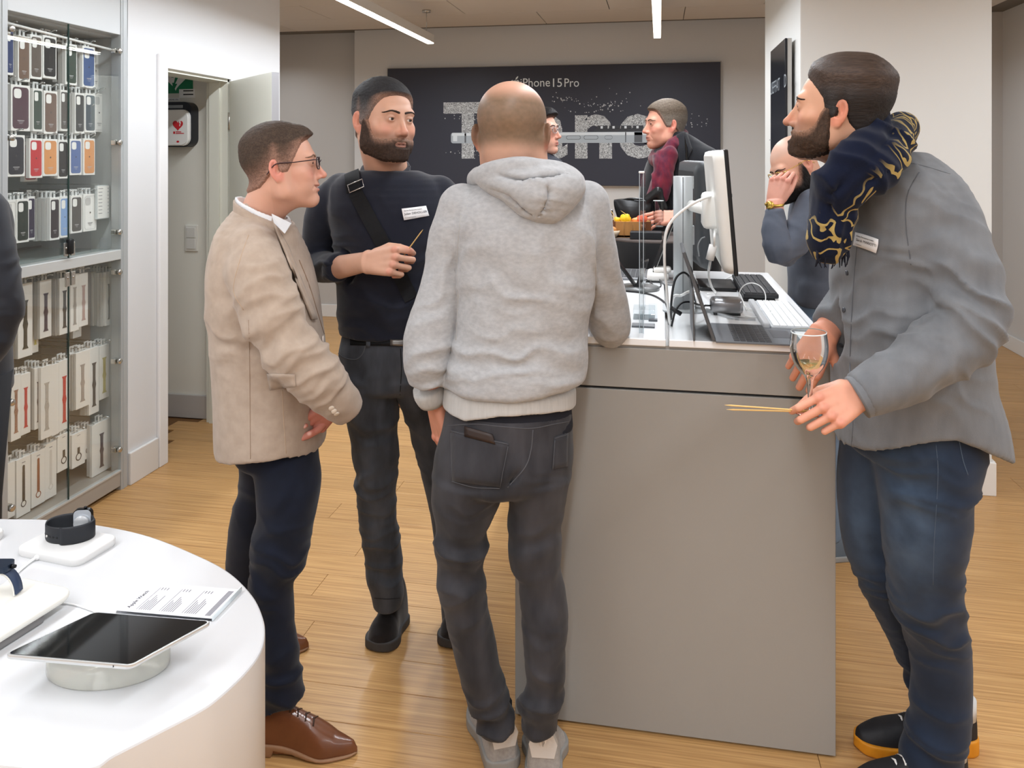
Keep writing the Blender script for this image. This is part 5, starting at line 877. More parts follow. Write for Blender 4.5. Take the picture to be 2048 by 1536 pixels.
def head(pos, M, sc, skin, neck, neck_r=.058, hair=None, beard=None, stubble=None, lips=(190, 110, 100), red=(214, 120, 100), h=.0024, wide=1.0, nose=1.0, eyes='open', gaze=(0, 0), smile=0., jaw=1.0, chin=0., iris=(70, 50, 36), flare=24, brow=(60, 48, 40), shape=None):
    """local frame: x across, -y forward, z up, origin between the ears. neck: world point. returns pieces in world coordinates"""
    pos = np.asarray(pos, float); S = np.array([sc * wide, sc, sc]); nl = (M.T @ (np.asarray(neck) - pos)) / S
    lo = np.minimum([-.105, -.15, -.15], nl - .07); hi = np.maximum([.105, .155, .172], nl + .07); s = SDF(lo, hi, h)
    s.add(ell((0, .014, .034), (.0765, .098, .084)), .03); s.add(ell((0, -.032, -.022), (.064, .060, .088)), .03)
    for q in (-1, 1):
        s.add(cap((q * .012, -.074, -.103 - chin), (q * .05 * jaw, -.012, -.073), .019, .021), .025); s.add(cap((q * .05 * jaw, -.012, -.073), (q * .062, .004, -.02), .02), .02); s.add(ell((q * .043, -.06, -.024), (.025, .022, .02)), .018)
        s.add(ell((q * .036, -.062, -.058), (.022, .022, .028)), .02)
    s.add(ell((0, -.073, -.103 - chin), (.023, .019, .016)), .018); s.add(ell((0, -.07, -.066), (.034, .03, .032)), .02)
    s.add(cap((-.036, -.078, .02), (.036, -.078, .02), .015), .014)
    nd = nl.copy(); ntop = np.array([0, .026, -.05]); s.add(cap(ntop, nd, neck_r * .96 / sc, neck_r * 1.05 / sc), .03); s.add(cap((0, -.03, -.09), nd + [0, -.012, 0], .03), .03)
    F0 = s.F.copy()                                     # smooth head without ears, nose, eyes
    s.add(cap((0, -.088, .012), (0, -.088 - .025 * nose, -.033), .0062, .0078), .012); s.add(cap((0, -.082, -.004), (0, -.094, -.034), .0085, .0115), .006); s.add(ell((0, -.088 - .025 * nose, -.037), (.0100, .0105, .0088)), .008)
    for q in (-1, 1):
        s.add(ell((q * .0120, -.0995, -.041), (.0075, .010, .0072)), .006); s.sub(ell((q * .032, -.101, .003), (.019, .015, .013)), .012)
        s.add(ell((q * .031, -.0795, .0025), (.0150, .0150, .0135)), .004)
        if eyes == 'open': s.sub(ell((q * .031, -.096, .0010), (.0135, .011, .0042)), .0015)
        else: s.sub(cap((q * .021, -.0945, -.001), (q * .042, -.0905, -.001), .0012), .002)
        s.sub(ell((q * .0065, -.108, -.0485), (.0042, .006, .004)), .002)
    # mouth
    cw_ = .024 + .004 * smile
    s.add(ell((0, -.0965 + .0035 * smile, -.0655 + .001 * smile), (cw_ * .82, .0085, .0052)), .005); s.add(ell((0, -.0950 + .003 * smile, -.0765 - .002 * smile), (cw_ * .75, .0095, .0062)), .005)
    for q in (-1, 1): s.sub(cap((0, -.1045, -.071), (q * cw_, -.086, -.071 + .008 * smile), .0016 + .0026 * smile, .0012), .003)
    s.sub(cap((-.02, -.1, -.088), (.02, -.1, -.088), .004), .01)
    if smile > .5:
        for q in (-1, 1): s.sub(ell((q * .011, -.097, -.0700), (.021, .0135, .0046), np.array(Matrix.Rotation(math.radians(-q * 16), 3, 'Y'))), .002)
    if smile > 0:
        for q in (-1, 1): s.sub(cap((q * .024, -.101, -.045), (q * .036, -.086, -.072), .002), .006); s.add(ell((q * .042, -.068, -.036), (.018, .018, .014)), .01)
    Fn = s.F.copy()
    # ears
    for q in (-1, 1):
        R = np.array(Matrix.Rotation(math.radians(q * -flare), 3, 'Z') @ Matrix.Rotation(math.radians(-12), 3, 'X'))
        s.add(ell((q * .0795, .010, -.011), (.0065, .0185, .0315), R), .006); s.add(ell((q * .0765, .004, -.037), (.0065, .010, .011), R), .004)
        s.sub(ell((q * .0880, .0090, -.005), (.0095, .0115, .0205), R), .003); s.add(cap((q * .0815, .010, .009), (q * .0800, .0125, -.017), .0030), .002); s.sub(ell((q * .084, .003, -.013), (.010, .0065, .0095)), .003)
    if shape: shape(s)
    V, Q = s.mesh(2); W = lambda v: pos + (v * S) @ M.T
    sk = np.array(lin(skin)); rd = np.array(lin(red)); col = np.tile(sk, (len(V), 1)); x, y, z = V.T
    col *= (.93 + .14 * fbm(V * 26, 5, 3))[:, None]
    ear = np.clip(ss(.074, .080, np.abs(x)) * ss(-.052, -.037, z) * (1 - ss(.026, .038, z)), 0, 1); col = mixc(col, rd, .6 * ear)
    nz = np.exp(-((x / .02) ** 2 + ((y + .112) / .02) ** 2 + ((z + .036) / .018) ** 2)); ck = np.exp(-(((np.abs(x) - .045) / .02) ** 2 + ((z + .03) / .02) ** 2)) * (y < -.03); col = mixc(col, rd, np.clip(.5 * nz + .4 * ck, 0, 1))
    lp = np.exp(-((x / (cw_ * .85)) ** 4 + ((z + .071) / .0095) ** 4)) * ss(.088, .094, -y); col = mixc(col, np.array(lin(lips)), .8 * lp)
    mo = np.exp(-((x / (cw_ * .8)) ** 4 + ((z + .0712 - .006 * smile * (np.abs(x) / cw_)) / (.0016 + .002 * smile)) ** 2)) * ss(.08, .09, -y)
    col = mixc(col, np.array(lin((246, 238, 230) if smile > .5 else (110, 55, 50))), .85 * mo)
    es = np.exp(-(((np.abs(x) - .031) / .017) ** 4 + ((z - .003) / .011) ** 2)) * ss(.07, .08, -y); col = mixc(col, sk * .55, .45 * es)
    if stubble: a, c = stubble(x, y, z); col = mixc(col, np.array(lin(c)), np.clip(a * (.9 + .2 * fbm(V * 140, 11, 2)), 0, 1))
    out = {'skin': (W(V), Q, col)}
    def shell(th, spec, amp, strand):
        t = SDF(lo, hi, h); t.F = F0 - th(*t.xyz()); v, q = t.mesh(1)
        if len(v) == 0: return None
        n = normals(v, q); k_ = th(*v.T) > -.0033; q = q[k_[q].any(1)]; ids = np.unique(q); mp_ = np.zeros(len(v), int); mp_[ids] = np.arange(len(ids)); v, n, q = v[ids], n[ids], mp_[q]; v = v + n * (amp * (fbm(v * np.asarray(strand), 21, 2) - .5))[:, None]; c = spec(v)
        return W(v), q, c
    if hair: out['hair'] = shell(*hair)
    if beard: t0 = F0; F0 = np.minimum(F0, Fn + .0005); out['beard'] = shell(*beard); F0 = t0
    ev = []
    for q in (-1, 1):
        g = un([gaze[0], -1, gaze[1]]); n1, n2 = 14, 18; vv, cc = [], []
        ux = un(np.cross(g, (0, 0, 1))); uz = np.cross(ux, g)
        for i in range(n1 + 1):
            t = math.pi * i / n1
            for j in range(n2):
                a = 2 * math.pi * j / n2; vv.append(np.array([q * .031, -.0785, .002]) + .0128 * (g * math.cos(t) + (ux * math.cos(a) + uz * math.sin(a)) * math.sin(t))); cc.append(lin((12, 10, 10)) if i <= 1 else lin(iris) if i <= 3 else lin((232, 224, 218)))
        ev.append((W(np.array(vv)), np.array([(i * n2 + j, i * n2 + (j + 1) % n2, (i + 1) * n2 + (j + 1) % n2, (i + 1) * n2 + j) for i in range(n1) for j in range(n2)]), np.array(cc)))
    out['eyes'] = ev; out['W'] = W
    bl = spline([(.011, .0200), (.024, .0235), (.038, .0240), (.052, .0180)], 3)
    def bth(X, Y, Z):
        d_ = 9.0; ax_ = np.abs(X)
        for i in range(len(bl) - 1):
            u = bl[i + 1] - bl[i]; L_ = u @ u; t = np.clip(((ax_ - bl[i][0]) * u[0] + (Z - bl[i][1]) * u[1]) / L_, 0, 1); r_ = .0040 - .0016 * (i + t) / (len(bl) - 1); d_ = np.minimum(d_, np.hypot(ax_ - bl[i][0] - t * u[0], Z - bl[i][1] - t * u[1]) - r_)
        m = ss(.0012, -.0012, d_ * -1 * -1) if False else 1 - ss(-.0012, .0012, d_); return (.0016 * m - .006 * (1 - m)) * (Y < -.03) - .02 * (Y >= -.03)
    t = SDF((-.07, -.125, -.0), (.07, -.03, .045), .0015); i0 = [np.clip(((t.ax[k] - s.lo[k]) / s.h), 0, s.n[k] - 1.001) for k in range(3)]
    def samp(G):
        for k in range(3):
            f = np.floor(i0[k]).astype(int); w_ = (i0[k] - f).reshape([-1 if j == k else 1 for j in range(3)]); G = np.take(G, f, k) * (1 - w_) + np.take(G, f + 1, k) * w_
        return G
    t.F = samp(Fn) - bth(*t.xyz()); v, f = t.mesh(1); bw = []
    for q in (-1, 1):
        k = (np.sign(v[f].mean(1)[:, 0]) == q); g = f[k]; ids = np.unique(g); mp_ = np.full(len(v), -1); mp_[ids] = np.arange(len(ids)); vv = v[ids]
        if len(ids): bw.append((W(vv), mp_[g], np.tile(np.array(lin(brow)), (len(vv), 1)) * (.7 + .6 * fbm(vv * 250, 4, 2))[:, None]))
    out['brows'] = bw; out['at'] = lambda p: W(np.atleast_2d(np.asarray(p, float)))[0]
    return out
FING = [(.093, .028, (.046, .027, .021), .0088), (.097, .007, (.051, .031, .022), .0090), (.092, -.014, (.047, .029, .021), .0086), (.083, -.033, (.036, .021, .019), .0076)]
def hand(wrist, along, dorsal, side, curls, thumb=((40, -15), (18, -30), (5, -40)), sc=1.0, skin=(224, 170, 140), fore=None, fore_r=(.030, .041), splay=(4, 1, -2, -6), h=.0020, red=(214, 130, 112)):
    """curls: four (mcp, pip, dip) in degrees; thumb: three (yaw, pitch); fore: world point the forearm comes from"""
    X = un(along); Z = un(np.asarray(dorsal) - X * (np.asarray(dorsal) @ X)); Y = np.cross(Z, X) * side; wrist = np.asarray(wrist, float); B = np.stack([X, Y, Z], 1)
    fl_ = (B.T @ (np.asarray(fore) - wrist)) / sc if fore is not None else np.array([-.06, 0, 0])
    tips, fing, nails = [], [], []
    for (bx, by, ln, r), cu, sp in zip(FING, curls, splay):
        p = np.array([bx, by, .002]); th = 0; f = math.radians(sp); segs = []
        for k in range(3):
            th += math.radians(cu[k]); d_ = np.array([math.cos(th) * math.cos(f), math.sin(f), -math.sin(th) * math.cos(f)]); q = p + d_ * ln[k]; rr = r * (1, .92, .84, .72)[k], r * (1, .92, .84, .72)[k + 1]; segs.append(cap(p, q, rr[0], rr[1])); p = q
        nrm = np.array([math.sin(th), 0, math.cos(th)]); nails.append((p - d_ * ln[2] * .25 + nrm * r * .62, r)); fing.append(segs); tips.append(p)
    p = np.array([.024, .026, -.012]); tsegs = []
    for k, (yw, pt) in enumerate(thumb):
        a, c = math.radians(yw), math.radians(pt); d_ = np.array([math.cos(a) * math.cos(c), math.sin(a) * math.cos(c), math.sin(c)]); q = p + d_ * (.042, .033, .027)[k]; tsegs.append(cap(p, q, (.0145, .0110, .0098)[k], (.0112, .0100, .0080)[k])); p = q
    tips.append(p); allp = np.vstack(tips + [fl_, [0, 0, 0], [.11, .04, .03], [.11, -.05, -.03]]); s = SDF(allp.min(0) - .05, allp.max(0) + .05, h)
    for (bx, by, ln, r) in FING: s.add(cap((.004, by * .55, -.002), (bx - .004, by, -.002), .0155, .0118), .009)
    s.add(cap((.022, .022, -.012), (.07, .024, -.012), .015, .010), .01); s.add(cap((.018, -.02, -.010), (.06, -.028, -.010), .014, .010), .01)
    ru = un(np.cross(fl_, (0, 0, 1))); s.add(loft([(*(fl_ * t), (fore_r[0] + (fore_r[1] - fore_r[0]) * t) / sc, (fore_r[0] * .74 + (fore_r[1] * .9 - fore_r[0] * .74) * t) / sc) for t in (0, .25, .6, 1)], u=ru), .014) if False else s.union(loft([(*(fl_ * t), (fore_r[0] + (fore_r[1] - fore_r[0]) * t) / sc, (fore_r[0] * .74 + (fore_r[1] * .9 - fore_r[0] * .74) * t) / sc) for t in (0, .25, .6, 1)], u=ru), .014)
    s.union([g for f_ in fing for g in f_], .005); s.union(tsegs, .008)
    for (bx, by, ln, r), cu in zip(FING, curls): s.add(ell((bx, by, .006), (r * 1.1, r * .9, r * .75)), .005)
    for (bx, by, ln, r), n_ in zip(FING, nails): pass
    V, Q = s.mesh(1); col = np.tile(np.array(lin(skin)), (len(V), 1)) * (.92 + .16 * fbm(V * 45, 9, 3))[:, None]; rd = np.array(lin(red))
    kn = np.zeros(len(V))
    for t in tips: kn = np.maximum(kn, np.exp(-((V - t) ** 2).sum(1) / .014 ** 2))
    for (bx, by, ln, r) in FING: kn = np.maximum(kn, np.exp(-((V - [bx, by, .008]) ** 2).sum(1) / .011 ** 2))
    col = mixc(col, rd, .55 * kn)
    for n_, r in nails: g = np.exp(-((((V - n_) ** 2).sum(1)) / (r * .75) ** 2) ** 2); col = mixc(col, np.array(lin((240, 196, 184))), .7 * g)
    if side < 0: Q = Q[:, ::-1]
    return (wrist + (V * sc) @ B.T, Q, col), [wrist + (t * sc) @ B.T for t in tips]
def join(parts):
    V, Q, Cc, n = [], [], [], 0
    for v, q, c in parts: V.append(v); Q.append(q + n); Cc.append(c); n += len(v)
    return np.vstack(V), np.vstack(Q), np.vstack(Cc)
def core(chains, skin):
    """hidden body under the clothes: one smooth surface of tapered limbs"""
    pts = np.array([p for c in chains for p, r in c]); s = SDF(pts.min(0) - .2, pts.max(0) + .2, .014)
    for c in chains:
        for (p, r), (q, t) in zip(c[:-1], c[1:]): s.add(cap(p, q, r * .72, t * .72), .02)
    V, Q = s.mesh(1); return V, Q, np.tile(np.array(lin(skin)), (len(V), 1))
def person(pieces, base, label): V, Q, c = join(pieces); return mk('person', V, Q, skin_mat, None, (base[0], base[1], 0), col=c, label=label, cat='person')
def headparts(o, hd, sleek=False):
    for k in ('hair', 'beard'):
        if hd.get(k): mk(k, hd[k][0], hd[k][1], sleek_mat if sleek and k == 'hair' else hair_mat, o, col=hd[k][2])
    for v, q, c in hd['eyes']: mk('eye', v, q, eye_mat, o, col=c)
    for v, q, c in hd['brows']: mk('eyebrow', v, q, hair_mat, o, col=c)
class Surf:
    from mathutils.bvhtree import BVHTree as T_
    def __init__(s, *vq):
        V = np.vstack([v for v, q in vq]); Q = []; n = 0
        for v, q in vq: Q.append(q + n); n += len(v)
        s.t = Surf.T_.FromPolygons(V.tolist(), np.vstack(Q).tolist())
    def hit(s, px, py, off=0.0):
        d_ = P(px, py, 1.0) - [0, 0, H]; r = s.t.ray_cast(Vector((0, 0, H)), Vector(d_))
        if r[0] is None:
            n_ = s.t.find_nearest(Vector(P(px, py, 2.2)))
            return np.array(n_[0]) + np.array(n_[1]) * off, np.array(n_[1])
        n_ = np.array(r[1]); n_ = n_ if n_ @ d_ < 0 else -n_
        return np.array(r[0]) + n_ * off, n_
    def seam(s, pts, r, name, m, parent, off=0.0, n=6):
        p = np.array([s.hit(x, y, off)[0] for x, y in spline(pts, n)]); return MB().tube(p, r, 6).build(name, m, parent)
    def patch(s, c, name, m, parent, th=.002, off=.001, nu=8, nv=6, rnd=0., **kw):
        """c: TL, TR, BR, BL picture corners; a slab moulded on the surface"""
        c = [np.array(k, float) for k in c]; V = []
        for lay in (0, 1):
            for j in range(nv + 1):
                for i in range(nu + 1):
                    u, v = i / nu, j / nv; q = (c[0] * (1 - u) + c[1] * u) * (1 - v) + (c[3] * (1 - u) + c[2] * u) * v
                    p, n_ = s.hit(*q); V.append((p, n_))
        k = (nu + 1) * (nv + 1); Pp = np.array([a for a, b in V[:k]]); Nn = np.array([b for a, b in V[:k]]); nm = un(Nn.mean(0))
        if kw.pop('flat', False):
            c0 = Pp.mean(0); A_ = np.c_[(Pp - c0) @ RT, (Pp - c0) @ UP, np.ones(k)]; f = np.linalg.lstsq(A_, (Pp - c0) @ nm, rcond=None)[0]; Pp = Pp - np.outer((Pp - c0) @ nm - A_ @ f, nm); off += .004
        W_ = np.vstack([Pp + nm * off, Pp + nm * (off + th)]); g = lambda i, j, l: l * k + j * (nu + 1) + i
        Fq = [(g(i, j, 1), g(i, j + 1, 1), g(i + 1, j + 1, 1), g(i + 1, j, 1)) for i in range(nu) for j in range(nv)] + [(g(i, j, 0), g(i + 1, j, 0), g(i + 1, j + 1, 0), g(i, j + 1, 0)) for i in range(nu) for j in range(nv)]
        for j in range(nv): Fq += [(g(0, j, 0), g(0, j + 1, 0), g(0, j + 1, 1), g(0, j, 1)), (g(nu, j, 0), g(nu, j, 1), g(nu, j + 1, 1), g(nu, j + 1, 0))]
        for i in range(nu): Fq += [(g(i, 0, 0), g(i, 0, 1), g(i + 1, 0, 1), g(i + 1, 0, 0)), (g(i, nv, 0), g(i + 1, nv, 0), g(i + 1, nv, 1), g(i, nv, 1))]
        return mk(name, W_, np.array(Fq), m, parent, **kw)
def ribbon(S, pts, hw, name, m, parent, th=.003, off=.0015, n=8):
    c = [S.hit(x, y) for x, y in spline(pts, n)]; p = np.array([a for a, b in c]); nn = np.array([b for a, b in c]); nn = np.array([un(nn[max(0, i - 3):i + 4].mean(0)) for i in range(len(nn))]); T = np.gradient(p, axis=0); V = []
    for i in range(len(p)): sd = un(np.cross(nn[i], T[i])); V += [p[i] + sd * hw + nn[i] * off, p[i] - sd * hw + nn[i] * off, p[i] - sd * hw + nn[i] * (off + th), p[i] + sd * hw + nn[i] * (off + th)]
    k = len(p); return MB().add(V, [(i * 4 + j, i * 4 + (j + 1) % 4, i * 4 + 4 + (j + 1) % 4, i * 4 + 4 + j) for i in range(k - 1) for j in range(4)] + [(3, 2, 1, 0), tuple(4 * k - 4 + j for j in range(4))]).build(name, m, parent)
def garment(prs, k, h, lo=None, hi=None, groups=None):
    """prs: list of (prim list, blend)"""
    allp = [p for pr, kk in prs for p in pr]; lo = np.min([p[1] for p in allp], 0) - .03; hi = np.max([p[2] for p in allp], 0) + .03; s = SDF(lo, hi, h)
    for pr, kk in prs:
        t = s.like()
        for p in pr: t.add(p, 0)
        s.F = smin(s.F, t.F, kk)
    return s
def limb(st, u=None): # round tapered chain: (px,py,half width px,depth[,squash])
    s = spline([list(P(a[0], a[1], a[3])) + [a[2] * a[3] / F] for a in st], 3); return [cap(s[i, :3], s[i + 1, :3], s[i, 3], s[i + 1, 3]) for i in range(len(s) - 1)]
def hemcut(s, pts, d, below=True, k=.005):
    """cut along a hem line given in picture points at depth d: keeps what is above it"""
    q = np.array([P(p[0], p[1], p[2] if len(p) > 2 else d) for p in pts]); t = q @ RT; z = q[:, 2]; o = np.argsort(t)
    def fn(X, Y, Z):
        u = X * RT[0] + Y * RT[1]; zz = np.interp(u, t[o], z[o]); return (zz - Z) if below else (Z - zz)
    return s.cut(fn, k)
def shoe_parts(heel, toe, up, sole, hgt=.105, collar=.09, width=.048, toe_h=.05, sole_t=.022, pointed=0., boot=0., heel_t=0.0, parent=None, laces=None, tongue=None, noise=0):
    heel = np.array([heel[0], heel[1], 0.]); toe = np.array([toe[0], toe[1], 0.]); L = np.linalg.norm(toe - heel); X = (toe - heel) / L; Y = np.cross(UP, X); B = np.stack([X, Y, UP], 1)
    sx = np.array([-.012, .01, .045, .10, .25, .45, .68, .85, .95, 1.0]) * L; sw = np.array([.12, .48, .66, .76, .77, .76, 1.0, .9 - .25 * pointed, .62 - .28 * pointed, .05]) * width
    dn_ = spline(np.stack([sx, sw], 1), 6); wf = lambda x: np.interp(x, dn_[:, 0], np.maximum(dn_[:, 1], .003)); top = lambda x: np.interp(x, np.array([-.03, .02, .30, .42, .6, .8, .96, 1.0]) * L, [hgt, hgt, hgt * .97, hgt * .86, hgt * .66, toe_h + .004, toe_h * .72, toe_h * .3]) + sole_t * .3
    if boot: top = lambda x: np.interp(x, np.array([-.03, .02, .30, .40, .58, .8, .96, 1.0]) * L, [boot, boot, boot, boot * .92, hgt * .72, toe_h + .008, toe_h * .8, toe_h * .35]) + sole_t * .3
    hb = max(hgt, boot) + .03; W = lambda v: heel + v @ B.T; res = []
    def body(X_, Y_, Z_):
        w_ = np.maximum(wf(X_) - .004, .004); t_ = np.maximum(top(X_), .012); q = ((np.abs(Y_) / w_) ** 2.6 + (np.maximum(Z_, 0) / t_) ** 2.6) ** (1 / 2.6); return np.maximum((q - 1) * np.minimum(w_, t_), np.maximum(-X_ + .004, X_ - L + .002))
    s = SDF((-.02, -.075, -.02), (L + .02, .075, hb), .0036); s.cut(lambda a, b, c: body(a, b, c) * 1.0); s.F = np.minimum(5, body(*s.xyz()) + 0 * s.F); s.cut(lambda a, b, c: sole_t - .004 - c + 0 * a, .002)
    V, Q = s.mesh(3); res.append(mk('upper', W(V), Q, up, parent))
    st = lambda x: np.interp(x, np.array([0, .28, .36, .55, .7, 1]) * L, [sole_t + heel_t, sole_t + heel_t, sole_t + heel_t * .9, sole_t + heel_t * .4, sole_t, sole_t * (1.1 if not pointed else .9)])
    rise = lambda x: np.interp(x, np.array([0, .27, .29, .55, .8, 1]) * L, [0, 0, heel_t * .8, heel_t * .3, 0, .004])
    s = SDF((-.02, -.075, -.01), (L + .02, .075, sole_t + heel_t + .03), .0034); s.F = smax(smax(np.abs(s.xyz()[1]) - wf(s.xyz()[0]) - .002, s.xyz()[2] - st(s.xyz()[0]) + 0 * s.xyz()[1], .004), smax(rise(s.xyz()[0]) - s.xyz()[2] + 0 * s.xyz()[1], np.maximum(-s.xyz()[0] - .003, s.xyz()[0] - L) + 0 * s.xyz()[2], .003), .003)
    V, Q = s.mesh(1); V[:, 2] = np.maximum(V[:, 2], .0005); res.append(mk('sole', W(V), Q, sole, parent))
    if laces:
        lb = MB()
        for k in range(4):
            x = L * (.40 + .07 * k); z = float(top(x)) - .002; w_ = float(wf(x)) * .42; lb.tube([W(np.array([[x + .004, -w_, z - .006]]))[0], W(np.array([[x, 0, z + .003]]))[0], W(np.array([[x + .004, w_, z - .006]]))[0]], .0028, 6)
            lb.tube([W(np.array([[x - .014, -w_, z + .0]]))[0], W(np.array([[x + .002, w_ * .9, z - .004]]))[0]], .0024, 6)
        x = L * .38; z = float(top(x)) + .004
        for q in (-1, 1): lb.tube(W(spline([(x, 0, z), (x + .008, q * .02, z + .012), (x + .02, q * .034, z + .004), (x + .012, q * .018, z - .002), (x, 0, z)], 5)), .0024, 6)
        lb.build('laces', laces, parent)
    if tongue: x = L * .34; z = float(top(x)); MB().box((x - .016, -.018, z - .03), (x + .012, .018, z + .012), .005, ax=(heel, X, Y, UP)).build('tongue', tongue, parent)
    return W, L, top, wf
def hl(y):  # generic hairline height over y (front negative)
    return np.interp(y, [-.115, -.092, -.075, -.062, -.050, -.036, -.022, -.005, .012, .03, .06, .1], [.09, .074, .068, .058, .034, .006, -.020, -.022, .012, -.032, -.062, -.075])
def short_hair(top, side, colr, skin, line=hl, fade=.05, front=0., seed=0, grey=None):
    def th(X, Y, Z):
        m = Z - line(Y) + 0 * X; t = side + (top - side) * ss(.035, .085, Z) + front * ss(.03, .085, -Y) * ss(.05, .09, Z); return t * ss(0, .012, m) - .004 * (1 - ss(-.004, .004, m))
    def colf(v):
        m = v[:, 2] - line(v[:, 1]); a = np.clip(ss(-.005, fade, m) + ss(.06, .09, v[:, 2]), 0, 1); c = mixc(np.array(lin(skin)) * .72, np.array(lin(colr)), .25 + .75 * a) * (.75 + .5 * fbm(v * 120, 31 + seed, 2))[:, None]
        if grey is not None: c = mixc(c, np.array(lin(grey)), np.clip(.55 * (1 - ss(.02, .07, v[:, 2])) * (.5 + fbm(v * 60, 8, 2)), 0, 1))
        return c
    return th, colf, .0022, (210, 90, 210)
def full_beard(t, colr, skin, top=-.02, chin=.0, mous=True, grey=None, low=-.20):
    def th(X, Y, Z):
        cheek = np.interp(Y, [-.11, -.085, -.06, -.044, -.032, -.020, .0, .01], [-.047, -.055, -.052, -.038, -.008, .014, .012, -.2]); m = (cheek - Z) + 0 * X; back = -.004 - Y + 0 * X; side = ss(.0, .014, back); lowm = ss(low, low + .02, Z)
        lipz = np.exp(-((X / .021) ** 4 + ((Z + .0715) / .0085) ** 4)) ; neck = ss(-.128, -.112, Z + .0 * X + .35 * np.maximum(Y + .05, 0) * -1)
        ch = 1 + chin * np.exp(-((X / .035) ** 2 + ((Z + .105) / .03) ** 2)) * ss(.03, .06, -Y)
        return t * ch * (.35 * ss(0, .006, m) + .65 * ss(0, .035, m)) * side * neck * (1 - lipz) - .004 * (1 - np.minimum(np.minimum(ss(-.003, .004, m), side), np.minimum(neck, 1 - lipz)))
    def colf(v):
        c = np.tile(np.array(lin(colr)), (len(v), 1)) * (.6 + .8 * fbm(v * 140, 61, 2))[:, None]
        ck = np.interp(v[:, 1], [-.11, -.085, -.06, -.044, -.032, -.020, .0, .01], [-.047, -.055, -.052, -.038, -.008, .014, .012, -.2]) - v[:, 2]; c = mixc(c, np.array(lin(skin)) * .8, .7 * (1 - ss(.0, .024, ck)) * (.6 + .8 * fbm(v * 150, 71, 2)))
        if grey is not None: c = mixc(c, np.array(lin(grey)), np.clip(.7 * ss(.06, .085, -v[:, 1]) * fbm(v * 70, 5, 2), 0, 1))
        return c
    return th, colf, .0045, (260, 260, 60)
def cloth(name, rgb, rgb2, amt=.5, sc=60, bsc=900, bst=.25, rough=.85, sheen=.25, stretch=(1, 1, 1), bd=.0015): return mat(name, rgb, rough, spec=.25, noise=(sc, amt, rgb2), bump=(bsc, bst, bd), sheen=sheen, stretch=stretch)
horn = mat('button_horn', (214, 200, 184), .3); gold = mat('gold', (226, 190, 96), .25, .85); lens_glass = glass('lens_glass', (246, 248, 250), 0, .8)
def glasses(hd, m, round_=False, rim=.0013, par=None, wide=1.0, arm_m=None):
    at = hd['at']; t = []
    for q in (-1, 1):
        rr = rrect(.044, .034 if not round_ else .040, .012 if not round_ else .0195, 5); pts = [at((q * .0335 + x, -.1065 + abs(x * q + .0) * .25 * (1 if x * q > 0 else .2), .000 + y)) for x, y in rr]; t.append(MB().tube(np.array(pts + pts[:2]), rim, 6).build('lens_rim', m, par))
        MB().add([np.array(p) for p in pts], [tuple(range(len(pts)))]).build('lens', lens_glass, par)
        MB().tube(spline([at((q * .056, -.1005, .010)), at((q * .071, -.088, .010)), at((q * .079, -.04, .007)), at((q * .0845, .006, .006)), at((q * .0845, .024, -.010)), at((q * .083, .034, -.022))], 4), rim * .95, 6).build('temple', arm_m or m, par)
    MB().tube(spline([at((-.0115, -.1075, .004)), at((0, -.1105, .008)), at((.0115, -.1075, .004))], 4), rim, 6).build('bridge', m, par)
def relaxed(): return ((22, 28, 18), (26, 30, 20), (30, 32, 20), (34, 34, 20))
# ================================================================== man in the beige blazer, in profile
sk1 = (222, 172, 150); p1 = G(570, 1440, 0)
hd1 = head(P(564, 331, 2.21), frame(facing(560, 84), -4), .965, sk1, P(522, 430, 2.25), .056, hair=short_hair(.013, .006, (84, 70, 60), sk1, front=.012, fade=.095), stubble=lambda x, y, z: (.10 * ss(.02, .06, -z) * (y < .03), (150, 110, 90)), smile=1., lips=(200, 112, 104), brow=(150, 116, 96), red=(226, 134, 120), gaze=(0, 0), chin=.001, jaw=1.02, nose=1.03)
hr1, t1 = hand(P(668, 812, 2.17), -.62 * RT + .25 * FWD - UP * .62, -FWD * .9 + RT * .2 - UP * .3, 1, ((50, 80, 50), (54, 82, 50), (58, 84, 50), (60, 84, 50)), thumb=((20, -30), (0, -30), (-10, -30)), fore=P(676, 790, 2.13), sc=.92, skin=(196, 128, 112))
hl1, t2 = hand(P(662, 815, 2.22), -RT * .2 - UP * .4 - RT * .5 - FWD * .1, FWD * .6 + RT * .2, -1, ((60, 80, 50),) * 4, thumb=((20, -30), (0, -30), (-10, -30)), fore=P(660, 785, 2.22), sc=.9, skin=(196, 128, 112))
bc1 = core([[(P(525, 430, 2.26), .05), (P(530, 520, 2.27), .11), (P(540, 700, 2.27), .10), (P(545, 870, 2.27), .11), (P(565, 1000, 2.2), .06), (P(548, 1200, 2.14), .04), (P(562, 1430, 2.11), .035)], [(P(545, 870, 2.3), .10), (P(515, 1040, 2.38), .05), (P(482, 1250, 2.44), .035)], [(P(515, 500, 2.18), .06), (P(583, 700, 2.07), .04), (P(665, 810, 2.14), .025)], [(P(525, 500, 2.36), .05), (P(590, 690, 2.36), .04), (P(664, 805, 2.23), .025)]], sk1)
m1 = person([hd1['skin'], hr1, hl1, bc1], p1, 'man in a beige blazer and navy trousers standing in profile beside the white display table')
headparts(m1, hd1); glasses(hd1, mat('specs_dark', (48, 30, 38), .3), par=m1, rim=.0016)
beige = cloth('beige_wool', (184, 166, 150), (158, 139, 122), .45, 38, 1300, .3)
